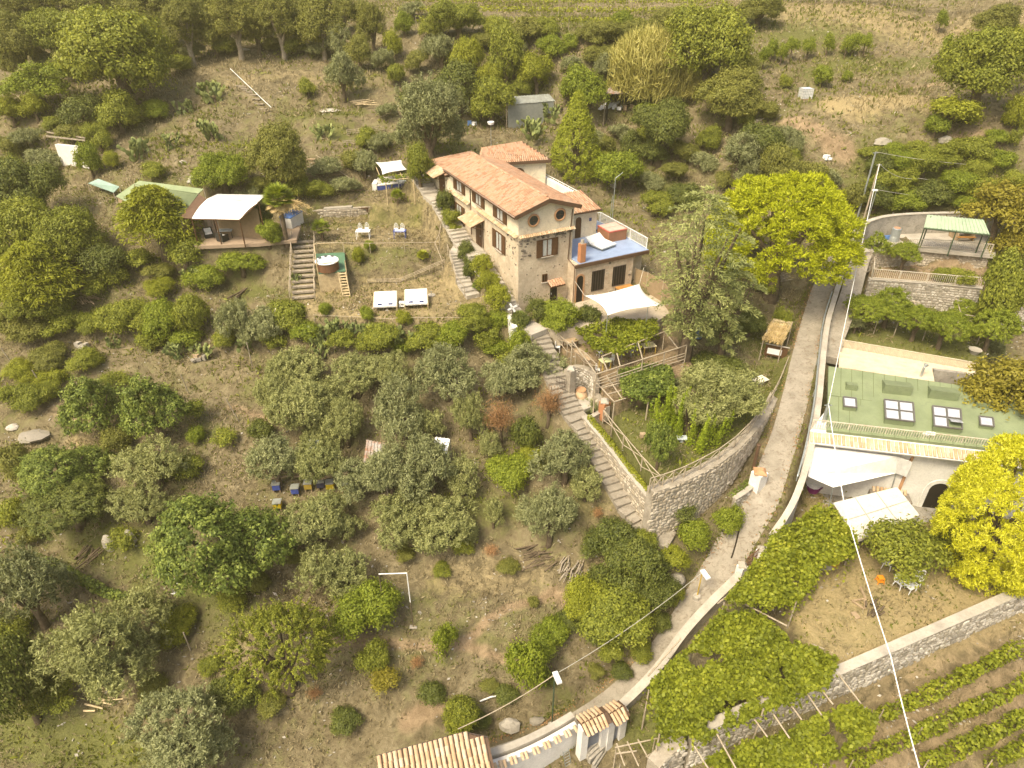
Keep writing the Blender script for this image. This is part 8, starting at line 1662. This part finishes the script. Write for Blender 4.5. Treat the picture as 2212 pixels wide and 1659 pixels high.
# barrels left
def barrel(label, u, v, mat, h_=.9, r=.3): t = thing('barrel', label, 'barrel', G(u, v)); m = MB(); m.lathe((0, 0, 0), [(r * .95, 0), (r, .1), (r * 1.04, h_ * .5), (r, h_ * .9), (r * .9, h_)], 14); obj('drum', m, mat, t, world=False, smooth=True); m = MB(); m.lathe((0, 0, h_), [(r * .85, 0), (r * .8, .03)], 12); obj('lid', m, mat, t, world=False)
barrel('upright blue barrel at the left yard', 152, 592, BLUEP); barrel('red brown clay pot beside the blue barrel', 168, 594, TERRACOTTA, .6); barrel('light blue overturned tub below the blue barrel', 150, 628, colour('light_blue', (.35, .48, .66)), .6, .7); barrel('dark blue barrel behind the cedar trunk', 1508, 730, BLUEP, .9)
m = MB(); c = G(172, 607)
for k in range(12): a = k * 2 * math.pi / 12; m.box(c + V3(1.0 * math.cos(a), .9 * math.sin(a), .12), (.5, .35, .3), ((-math.sin(a), math.cos(a), 0), (math.cos(a), math.sin(a), 0), (0, 0, 1)))
tag_thing('stone_ring', m, STONE, 'ring of pale stones at the left yard', 'stone ring')
def log_pile(label, u, v, n, L, mat, ang, spread=.7, name='wood_pile'):
    p = G(u, v); t = thing(name, label, 'wood pile', p); r = random.Random(int(u))
    for i in range(n):
        a = ang + r.uniform(-.35, .35); d = V3(math.cos(a), math.sin(a), r.uniform(-.05, .1)) * L * r.uniform(.5, 1); c = p + V3(r.uniform(-spread, spread), r.uniform(-spread, spread), .1 + .06 * (i % 6)); pole('log', t, c - d / 2, c + d / 2, r.uniform(.03, .08), mat)
log_pile('heap of cut branches by the left yard', 190, 648, 22, 2.2, PLANK, -.6); log_pile('heap of split firewood in the lower orchard', 1235, 1235, 34, 1.0, PALE_BARK, 1.2, .8); log_pile('twig heap under the grey olive by the firewood', 1160, 1205, 24, 1.6, BARK, .4, 1.); log_pile('log stack beside the pine trunk', 1680, 603, 26, 1.3, PALE_BARK, .5, .7); log_pile('cut cane bundle on the slope above the wattle fences', 790, 225, 20, 2.0, BAMBOO, .3, 1.); log_pile('leaning dark canes under the left carob', 195, 1195, 14, 3.0, BARK, 1.4, .8); log_pile('dry sticks below the large pale olive', 235, 1510, 12, 1.4, BAMBOO, .1, .9); log_pile('cane bundle leaning on the slope under the tub', 520, 640, 6, 2.2, BARK, 1.1, .3); log_pile('twigs on the dry lawn right of the wooden frame', 1885, 1318, 16, .7, BARK, .8, .4); log_pile('cut brushwood by the dirt track', 1635, 265, 16, 1.6, PALE_BARK, .4, .8)
# loose pipes, ladder, goal like pipe frame
gp_ = thing('pipe_frame', 'white bent pipe frame standing like a goal post', 'pipe frame', G(893, 1352)); b, tp = vert(893, 1355, 1238); hb = V3(b[0], b[1], (b[2] + tp[2]) / 2 - .1); pole('lower_post', gp_, b, hb, .035, BARK); pole('upper_post', gp_, hb, tp, .04, PLASTIC); lft = PY(818, 1240, b[1]); pole('crossbar', gp_, tp, lft, .04, PLASTIC); m = MB(); m.box(b + V3(0, 0, .03), (.5, .25, .08)); obj('foot', m, CEMENT, gp_); pole('far_post', gp_, V3(lft[0], lft[1], H(lft[0], lft[1])), lft, .035, BARK)
t = thing('loose_pipe', 'white curved pipe lying on the slope near the lamp', 'pipe', G(1065, 1512)); m = MB(); m.tube([on_ground(G(1037, 1517), .12), on_ground(G(1062, 1511), .3), on_ground(G(1095, 1507), .25)], .05, 6); obj('pipe', m, PLASTIC, t)
ld = thing('ladder', 'aluminium ladder standing under the large carob', 'ladder', G(383, 1284)); b, tp = vert(381, 1284, 1236); tp = tp + V3(.25, .4, 0); sx_ = V3(.2, 0, 0)
for s in (-1, 1): pole('rail', ld, b + sx_ * s, tp + sx_ * s, .03, GALV)
for k in range(6): p = b + (tp - b) * (k + .5) / 6; pole('rung', ld, p - sx_, p + sx_, .02, GALV)
pole('foot_bar', ld, b - sx_ * 1.8 + V3(0, 0, .06), b + sx_ * 1.8 + V3(0, 0, .06), .05, PLASTIC)
# bee hives, tin roofs and planks under the olives
roof_sheet('tin_roof', 'rusty and white tin roof among the olives', [(785, 998), (830, 1010), (832, 958), (792, 950)], (9.6, 9.6, 9.9, 9.9), RUST, True, 'roof', 6); roof_sheet('tin_roof', 'small pale tin roof left of the rusty one', [(662, 975), (690, 978), (690, 952), (668, 950)], (9.4, 9.4, 9.7, 9.7), TIN, True, 'roof', 4); roof_sheet('tin_roof', 'white and blue sheet roof right of the rusty one', [(935, 975), (965, 980), (972, 948), (940, 944)], (9.6, 9.6, 9.9, 9.9), PLASTIC, True, 'roof', 4)
def hive(label, u, v, mat, lid=TIN):
    t = thing('bee_hive', label, 'bee hive', G(u, v), .1, 'bee hives'); m = MB(); m.box((0, 0, .5), (.55, .5, .5)); obj('hive_box', m, mat, t, world=False); m = MB(); m.box((0, 0, .78), (.62, .58, .06)); obj('lid', m, lid, t, world=False)
    for sx in (-.22, .22): m = MB(); m.box((sx, 0, .13), (.06, .45, .26)); obj('leg', m, PLANK, t, world=False)
YB = colour('yellow_box', (.60, .45, .02), .6)
for u, v, mt, lab in ((602, 1100, YB, 'bright yellow box lying in front of the hives'), (600, 1060, BLUEPAINT, 'blue hive at the left end of the hive row'), (640, 1068, BLUEPAINT, 'blue hive under a plank roof'), (668, 1058, colour('old_yellow', (.42, .30, .05)), 'dull yellow hive behind the planks'), (695, 1055, colour('dark_hive', (.05, .05, .09)), 'dark blue hive in the middle of the row'), (715, 1058, YB, 'yellow hive right of the dark one'), (748, 1060, colour('old_yellow', (.42, .30, .05)), 'dull yellow hive at the right end of the row')): hive(lab, u, v, mt)
t = thing('plank_rack', 'long grey planks laid over the bee hives', 'planks', G(680, 1065))
for k, (a, b) in enumerate((((585, 1056), (640, 1048)), ((640, 1052), (760, 1050)), ((600, 1044), (690, 1050)), ((690, 1062), (760, 1046)))): slat('plank', t, G(*a) + V3(0, 0, 1.0 + .06 * k), G(*b) + V3(0, 0, 1.0 + .06 * k), .2, .04, PLANK)
# thatched hut frame and sign by the lane
hb_ = G(1672, 742); th2 = thing('thatched_shelter', 'collapsing thatched shelter of canes beside the lane', 'shelter', hb_); zt2 = hb_[2] + 2.0; A4 = [PZ(1650, 730, zt2 - .3), PZ(1690, 742, zt2 - .6), PZ(1712, 695, zt2 + .5), PZ(1672, 688, zt2 + .6)]
for k in range(15): s = k / 14; pole('cane', th2, A4[0] * (1 - s) + A4[1] * s, A4[3] * (1 - s) + A4[2] * s, .03, BAMBOO)
for k in range(4): s = .15 + .25 * k; pole('cross_cane', th2, A4[0] * (1 - s) + A4[3] * s + V3(0, 0, .05), A4[1] * (1 - s) + A4[2] * s + V3(0, 0, .05), .04, BAMBOO)
for p in A4: pole('post', th2, on_ground(p, -.1), p, .05)
nq = 900; s = RNG.random(nq); tt_ = RNG.random(nq) ** 1.5 * .8; P = (A4[0] * (1 - s)[:, None] + A4[1] * s[:, None]) * (1 - tt_)[:, None] + (A4[3] * (1 - s)[:, None] + A4[2] * s[:, None]) * tt_[:, None] + RNG.normal(0, .06, (nq, 3)); dv_ = np.tile(A4[0] - A4[3], (nq, 1)) + RNG.normal(0, .4, (nq, 3)); add_mesh('thatch', quads_mesh('thatch', P, np.tile([0, -.2, 1.], (nq, 1)) + RNG.normal(0, .4, (nq, 3)), .6, .05, dv_, RNG.random(nq), LEAF['thatch']), th2)
sg = G(1672, 778); t = thing('notice_board', 'brown wooden board with a blank white panel by the lane', 'board', sg, -.42); m = MB(); m.box((0, 0, .85), (1.7, .12, .95)); obj('board', m, WOODBROWN, t, world=False); m = MB(); m.box((-.12, -.075, .8), (1.1, .02, .5)); obj('white_panel', m, PLASTIC, t, world=False); m = MB(); m.box((0, 0, 1.36), (1.85, .3, .06), ((1, 0, 0), (0, .95, -.3), (0, .3, .95))); obj('top_ledge', m, CEMENT, t, world=False)
for s in (-.7, .7): m = MB(); m.box((s, .0, .2), (.1, .1, .5)); obj('post', m, WOODBROWN, t, world=False)
m = MB(); c = G(1640, 828); m.box(c + V3(0, 0, .35), (1.2, .8, .06), (unit([.85, .5, 0]), unit([-.5, .85, 0]), V3(0, 0, 1))); m.box(c + V3(0, 0, .15), (.5, .4, .35)); tag_thing('stone_table', m, colour('pale_slab', (.72, .66, .55), .8), 'low pale slab table on the lawn near the lane', 'table')
m = MB(); c = G(1472, 954); m.box(c + V3(0, 0, .35), (.7, .5, .05)); m.box(c + V3(0, 0, .17), (.2, .2, .34)); tag_thing('small_table', m, colour('pale_blue_top', (.6, .66, .7), .5), 'tiny pale blue table on the lawn', 'table'); m = MB(); c = G(1388, 945); m.box(c + V3(0, 0, .2), (.4, .3, .3)); m.box(c + V3(.3, -.3, .12), (.25, .2, .22)); tag_thing('tree_stump', m, PLANK, 'cut wooden stumps on the lawn near the pole fence', 'stump')
# reed screen fence behind the patio, rocks
ff = thing('reed_fence', 'dark reed screen fence along the right side of the patio', 'fence', PZ(1400, 640, 14.4)); rp = [PZ(1368, 622, 14.4), PZ(1395, 632, 14.4), PZ(1428, 652, 14.4), PZ(1452, 690, 14.2)]
for a, b in zip(rp[:-1], rp[1:]): m = MB(); m.slab([a, b, b + V3(0, 0, 1.9), a + V3(0, 0, 1.9)], .05); obj('reed_panel', m, colour('reed_screen', (.30, .22, .13), .9), ff); pole('post', ff, a - V3(0, 0, .2), a + V3(0, 0, 2.0), .05)
def rock(label, u, v, w, h_): 
    p = G(u, v); m = MB(); r = random.Random(int(u + v)); n = 9; ringz = [(0.6, -.2), (1., .15), (.85, .6), (.4, .9)]; vs = []
    for rr, z in ringz:
        for k in range(n): a = 2 * math.pi * k / n; q = rr * r.uniform(.75, 1.15); vs.append((w / 2 * q * math.cos(a), w / 2 * .7 * q * math.sin(a), z * h_))
    vs.append((0, 0, h_)); fs = [(i * n + k, i * n + (k + 1) % n, (i + 1) * n + (k + 1) % n, (i + 1) * n + k) for i in range(3) for k in range(n)] + [(3 * n + k, 3 * n + (k + 1) % n, 4 * n) for k in range(n)]
    m.add([np.array(q) + p for q in vs], fs); tag_thing('boulder', m, STONE, label, 'rock')
for u, v, w, h_, lab in ((75, 945, 3.0, .5, 'long flat pale rock at the left'), (30, 925, 1.2, .4, 'small flat rock left of the long one'), (240, 1185, 1.0, 1.4, 'pale rock face under the dark carob'), (285, 1170, .9, 1.2, 'narrow pale rock right of the rock face'), (1460, 1258, 1.6, .8, 'grey boulder above the lane bend'), (525, 108, 1.8, .2, 'pale flat stone at the woodland edge'), (712, 240, 2.4, .25, 'long pale stone on the slope above the wattle fence'), (1325, 405, .9, .6, 'grey rock beside the fig'), (395, 352, .8, .3, 'white plastic chair sized block on the rocky slope'), (2040, 310, 1.6, .8, 'white quartz rock on the right slope'), (1905, 312, 2.0, .7, 'pale grey spoil heap on the right slope'), (1160, 1560, 1.0, .4, 'grey stone on the bank beside the street lamp'), (1100, 1570, 1.4, .7, 'rough stone outcrop above the lane'), (420, 395, 1.4, .8, 'grey rock behind the fresh green tree'), (1135, 720, .5, .3, 'small rock by the head of the steps')): rock(lab, u, v, w, h_)
# ---------------------------------------------------------------- special plants: cedar, palms, yuccas, cacti
STYLE['cedar'] = ('cedar', 'cedar', 1.3, .12, BARK)
tree('cedar', 1508, 575, 260, 390, 'tall grey green cedar with drooping tiers beside the patio', 'tree', name='cedar_tree'); tree('cedar', 1575, 660, 150, 230, 'smaller cedar trunk and crown between the tall cedar and the pine', 'tree', name='cedar_tree')
def palm(label, u, v, vt, R, nf, mat='fresh', thick=.16, name='fan_palm', old=0):
    b, tp = vert(u, v, vt); t = thing(name, label, 'palm', b); h_ = tp[2] - b[2]; m = MB(); m.tube([(0, 0, -.2), (.05, 0, h_ * .5), (0, 0, h_)], [thick * 1.25, thick, thick * .9], 9); obj('trunk', m, BARK, t, world=False)
    for nm_, n_, lf, zmin, zmax in (('crown', nf, LEAF[mat], -.25, 1.), ('dead_fronds', old, LEAF['thatch'], -.95, -.5)):
        if not n_: continue
        P = []; D = []; N = []; LL = []
        for i in range(n_):
            a = i * 2.4; z = zmin + (zmax - zmin) * ((i + .5) / n_); d = V3(math.cos(a) * math.sqrt(max(0, 1 - z * z)), math.sin(a) * math.sqrt(max(0, 1 - z * z)), z); hub = V3(0, 0, h_) + d * R * .5; sd = unit(np.cross(d, (0, 0, 1)) + 1e-3); up = np.cross(sd, d)
            for k in range(15): an = (k - 7) / 7 * 1.25; dd = unit(d * math.cos(an) + sd * math.sin(an) - V3(0, 0, .25)); ln = R * .62 * (1 - .25 * abs(k - 7) / 7); P.append(hub + dd * ln / 2); D.append(dd); N.append(up + V3(0, 0, .3)); LL.append(ln)
            P.append(V3(0, 0, h_) + d * R * .25); D.append(d); N.append(up); LL.append(R * .5)
        me = quads_mesh(nm_, np.array(P), np.array(N), np.array(LL), .075 * R, np.array(D), None, lf); o = bpy.data.objects.new(nm_, me); link(o, t)
    return t
palm('fan palm with a shaggy trunk beside the tent', 620, 530, 428, 1.45, 46, 'fresh', .2, old=14); palm('small fan palm at the top of the log steps', 697, 520, 492, .95, 26, 'fresh', .14); palm('spiky yucca in front of the blue bench', 859, 440, 421, .65, 40, 'fresh', .07, 'yucca_plant'); palm('little yucca beside the low wall', 868, 432, 424, .4, 24, 'fresh', .05, 'yucca_plant'); palm('spiky yucca on the bank below the wattle fence', 914, 562, 552, .6, 34, 'yellow', .06, 'yucca_plant'); palm('sago palm by the pinwheel', 1122, 700, 690, .8, 30, 'carob', .1, 'sago_palm'); palm('dark sago palm beside the yellow hedge', 1033, 625, 617, .6, 26, 'carob', .1, 'sago_palm')
PADS = []
for s_ in range(3):
    P = MB(); r = random.Random(s_); 
    def pad(c, d, size, depth):
        d = unit(d); a = r.uniform(0, 3.1); sd = unit(np.cross(d, (math.cos(a), math.sin(a), .2))); nn = np.cross(d, sd); cc = c + d * size * .55; n = 8; vs = []
        for k in range(n): t_ = 2 * math.pi * k / n; vs.append(cc + (d * math.cos(t_) * .6 + sd * math.sin(t_) * .42) * size)
        vs += [cc + nn * size * .1, cc - nn * size * .1]; P.add(vs, [(k, (k + 1) % n, n) for k in range(n)] + [((k + 1) % n, k, n + 1) for k in range(n)])
        if depth: 
            for _ in range(r.choice((1, 2, 2, 3))): pad(cc + d * size * .5, d * .7 + V3(r.uniform(-.8, .8), r.uniform(-.8, .8), r.uniform(0, .9)), size * r.uniform(.75, .95), depth - 1)
    for i in range(7): pad(V3(r.uniform(-.7, .7), r.uniform(-.5, .5), -.05), V3(r.uniform(-.6, .6), r.uniform(-.6, .6), 1.), .42, 3)
    me = P.mesh('pads'); me.materials.append(LEAF['cactus']); PADS.append(me)
CACT = [(700, 735, 1.3, 'big prickly pear clump below the bed terrace, leftmost'), (735, 715, 1.0, 'prickly pear clump under the thin pole fence'), (770, 735, 1.2, 'prickly pear clump with fruit below the terrace'), (870, 740, 1.1, 'prickly pear clump in the middle of the bank'), (905, 735, 1., 'prickly pear clump right of the middle'), (955, 735, .9, 'prickly pear clump near the fruit tree'), (690, 770, 1.2, 'prickly pear clump hanging low on the bank'), (320, 755, 1.0, 'prickly pear clump under the hedge, left'), (395, 770, 1.1, 'prickly pear clump under the hedge, middle'), (440, 770, 1.0, 'prickly pear clump beside the pale logs'), (245, 750, .8, 'small prickly pear on the weedy slope'), (530, 750, 1.2, 'prickly pear below the tall oleander'), (465, 220, 1.7, 'big prickly pear on the bare slope left of the board steps'), (405, 245, 1.2, 'prickly pear left of the big one on the bare slope'), (460, 300, 1.5, 'tall pale prickly pear below the bare slope'), (295, 345, 1.6, 'prickly pear beside the yellow bush on the rocky slope'), (370, 320, 1.2, 'prickly pear on the rocky slope, middle'), (700, 300, 1.1, 'prickly pear near the white flowering yucca'), (1150, 300, 1.8, 'tree like prickly pear behind the house'), (1185, 262, 1.6, 'tall prickly pear in front of the grey shed'), (430, 605, 1.2, 'prickly pear behind the green shrub below the tent'), (640, 610, .6, 'little prickly pear by the tub stairs'), (720, 605, .7, 'little prickly pear under the tub deck')]
for i, (u, v, sc, lab) in enumerate(CACT):
    p = G(u, v); t = thing('prickly_pear', lab, 'cactus', p, 0, 'prickly pear cacti'); o = bpy.data.objects.new('pads', PADS[i % 3]); link(o, t); o.scale = (sc, sc, sc); o.rotation_euler = (0, 0, i * 1.3)
    s = bpy.data.objects.new('stem', trunk_of(BARK, 'limbs', 0)); link(s, t); s.scale = (.6 * sc, .6 * sc, .5 * sc)
# flowers on the oleander
c = G(620, 715); t = thing('oleander_blossom', 'white blossom clusters on the oleander bush', 'flowers', c + V3(0, 0, 1.)); q = np.stack([RNG.normal(0, 1.3, 120), RNG.normal(0, .7, 120), RNG.uniform(.5, 1.4, 120)], 1); q = np.repeat(q[:30], 4, 0) + RNG.normal(0, .05, (120, 3)); o = bpy.data.objects.new('blossoms', quads_mesh('blossoms', q, rnd_dir(120, 0.), .14, .12, None, None, LEAF['flower'])); link(o, t)
# top vineyard
for i, (s, lab) in enumerate((('870,22 1100,24 1400,26 1560,26', 'farthest trellised vine row at the top'), ('860,44 1100,46 1400,48 1560,52', 'middle trellised vine row at the top'), ('900,68 1100,68 1300,70 1440,72', 'nearest trellised vine row at the top'), ('1600,14 1900,12 2200,14', 'vine row along the top edge at the right'))):
    hedge_row(lab, g_(s), .9, .7, LEAF['yellow'], 60, .3, posts=4, z0=1.1, fill=.7, group='vine rows of the top vineyard')
for i, (u, v) in enumerate(((1652, 120), (1668, 105), (1690, 112), (1712, 100), (1748, 100), (1790, 92), (1830, 98), (1845, 90), (1870, 92), (2035, 40), (2050, 95))): tree('loosefresh', u, v, 26, 40, 'young vine %s on the upper right slope' % ('at the left end', 'second from left', 'third from left', 'fourth from left', 'before the sapling', 'in the middle', 'beside the tall one', 'behind the tall one', 'by the field fence', 'alone near the top', 'under the top right trees')[i], 'vine', name='young_vine', clear=.35)
# ---------------------------------------------------------------- ground cover nobody could count
def cover(name, label, n, area, mat, hgt, wid, weight, lean=.5, per=3, far=False):
    (x0, x1), (y0, y1) = area; x = RNG.uniform(x0, x1, n); y = RNG.uniform(y0, y1, n)
    if not far: keep = np.abs(x) < 12 + y * .86; x, y = x[keep], y[keep]
    w = weight(x, y); keep = RNG.random(len(x)) < w; x, y = x[keep], y[keep]
    d, _ = seg_dist(x, y, [tuple(p) for p in lane_path]); ok = d > 1.5
    for pts, hw in ((STAIR_MAIN, 1.0), (STAIR_HOUSE, 1.0), (ramp_pts, 1.0), (STAIR_SIDE, .8)): d, _ = seg_dist(x, y, [tuple(p) for p in pts]); ok &= d > hw
    for poly in (FLATS[9][0], [tuple(p[:2]) for p in (HP(-1.2, -.1, 0), HP(-1.2, 12, 0), HP(20, 12, 0), HP(20, -.1, 0))], [tuple(p[:2]) for p in (fl, fr_, br_, bl)], FLATS[4][0], FLATS[2][0]): ok &= poly_dist(x, y, [tuple(p[:2]) for p in poly]) > 0.05
    x, y = x[ok], y[ok]; m = len(x); z = Hv(x, y); cl = np.clip(vnoise(x, y, .5, 9.) + .5 + RNG.normal(0, .15, m), 0, 1); P = np.repeat(np.stack([x, y, z], 1), per, 0); k = len(P); D = RNG.normal(0, lean, (k, 3)); D[:, 2] = 1; D /= np.linalg.norm(D, axis=1, keepdims=True)
    L = hgt * RNG.uniform(.5, 1.4, k); P = P + D * (L * .42)[:, None] + np.c_[RNG.normal(0, hgt * .35, (k, 2)), np.zeros(k)]; N = rnd_dir(k) ; N[:, 2] *= .4
    o = bpy.data.objects.new(name, quads_mesh(name, P, N, L, wid * RNG.uniform(.7, 1.4, k), D, np.repeat(cl, per), mat)); COL.objects.link(o); o['kind'] = 'stuff'; o['label'] = label
def at_cov(arr):
    A = arr.reshape(XX.shape)
    def f(x, y): i = np.clip(np.searchsorted(GX, x) - 1, 0, len(GX) - 2); j = np.clip(np.searchsorted(GY, y) - 1, 0, len(GY) - 2); return A[j, i]
    return f
cg, cs, cd = at_cov(COV_G), at_cov(COV_S), at_cov(COV_D)
cover('dry_grass', 'dry straw coloured grass on the hillside', 150000, ((-62, 62), (12, 75)), LEAF['straw'], .30, .065, lambda x, y: np.clip(.42 + .9 * vnoise(x, y, .35, 11.) - cs(x, y) * .5 - cg(x, y) * .3, .03, 1), .7, 3)
cover('green_weeds', 'green weeds among the dry grass', 90000, ((-62, 62), (12, 75)), LEAF['weed'], .22, .085, lambda x, y: np.clip(.12 + 1.3 * vnoise(x, y, .27, 21.) + .5 * cg(x, y) - cs(x, y) * .4 - cd(x, y) * .35, .02, 1), .8, 3)
cover('hill_grass', 'rough dry grass on the far slope', 60000, ((-95, 95), (75, 135)), LEAF['straw'], .45, .10, lambda x, y: np.clip(.4 + .8 * vnoise(x, y, .2, 31.), .05, 1), .7, 3, True)
cover('hill_weeds', 'green scrub on the far slope', 45000, ((-95, 95), (70, 135)), LEAF['weed'], .5, .16, lambda x, y: np.clip(.25 + 1.4 * vnoise(x, y, .15, 41.) + .4 * cg(x, y), .03, 1), .8, 3, True)
cover('tall_weeds', 'knee high green weeds in patches', 60000, ((-62, 62), (12, 80)), LEAF['broad'], .42, .12, lambda x, y: np.clip(-.12 + 1.5 * vnoise(x, y, .22, 51.) + .25 * cg(x, y) - cs(x, y) * .5 - cd(x, y) * .5, 0, 1), .8, 4)
LP = np.array(resample(lane_path, .3)); TG = np.gradient(LP[:, :2], axis=0); TG /= np.linalg.norm(TG, axis=1, keepdims=True)
def verge(name, label, n, offs, mat, hgt, wid, up):
    i = RNG.integers(0, len(LP), n); keep = vnoise(LP[i, 0], LP[i, 1], .5, 61.) + RNG.normal(0, .2, n) > -.05; i = i[keep]; n = len(i); sd = np.where(RNG.random(n) < .5, offs[0], -offs[1]) + RNG.normal(0, .14, n); jt = RNG.uniform(-.2, .2, n); x = LP[i, 0] - TG[i, 1] * sd + TG[i, 0] * jt; y = LP[i, 1] + TG[i, 0] * sd + TG[i, 1] * jt; P = np.stack([x, y, np.maximum(Hv(x, y), LP[i, 2] + .07)], 1)
    D = RNG.normal(0, .6, (n, 3)); D[:, 2] = up; N = rnd_dir(n); N[:, 2] += 0 if up > .5 else 2.; P[:, 2] += hgt * .3 if up > .5 else .015; o = bpy.data.objects.new(name, quads_mesh(name, P, N, hgt * RNG.uniform(.5, 1.3, n), wid, D, None, mat)); COL.objects.link(o); o['kind'] = 'stuff'; o['label'] = label
verge('verge_weeds', 'weeds growing along both edges of the lane', 6000, (1.25, 1.1), LEAF['weed'], .24, .07, 1.); verge('fallen_leaves', 'brown fallen leaves gathered at the lane edges', 5000, (1.0, .9), LEAF['brown'], .11, .08, 0.)
CHIP = leaf('stone_chip', [(.0, (.22, .20, .165)), (1, (.50, .46, .40))], .0, .9)
n = 26000; x = RNG.uniform(-60, 60, n); y = RNG.uniform(14, 110, n); kk_ = vnoise(x, y, .3, 71.) + RNG.normal(0, .1, n) > .12; x, y = x[kk_], y[kk_]; d_, _ = seg_dist(x, y, [tuple(p) for p in lane_path]); x, y = x[d_ > 1.5], y[d_ > 1.5]; n = len(x); N = RNG.normal(0, .35, (n, 3)); N[:, 2] = 1; o = bpy.data.objects.new('loose_stones', quads_mesh('loose_stones', np.stack([x, y, Hv(x, y) + .05], 1), N, RNG.gamma(2., .06, n) + .05, RNG.gamma(2., .045, n) + .05, None, None, CHIP)); COL.objects.link(o); o['kind'] = 'stuff'; o['label'] = 'loose pale stones scattered over the slope'
# ---------------------------------------------------------------- warm summer haze over the hill
m = MB(); m.prism([(-420, -55), (420, -55), (420, 480), (-420, 480)], -75., 140.); hz_me = m.mesh('haze')
hm, n, l, b = new_mat('haze_air'); n.remove(b); vol = n.new('ShaderNodeVolumePrincipled'); vol.inputs['Color'].default_value = (1., .90, .52, 1); vol.inputs['Density'].default_value = .00065; vol.inputs['Anisotropy'].default_value = .2; l.new(vol.outputs[0], n['Material Output'].inputs['Volume'])
hz_me.materials.append(hm); hzo = bpy.data.objects.new('haze', hz_me); COL.objects.link(hzo); hzo['kind'] = 'stuff'; hzo['label'] = 'thin warm haze over the hillside'
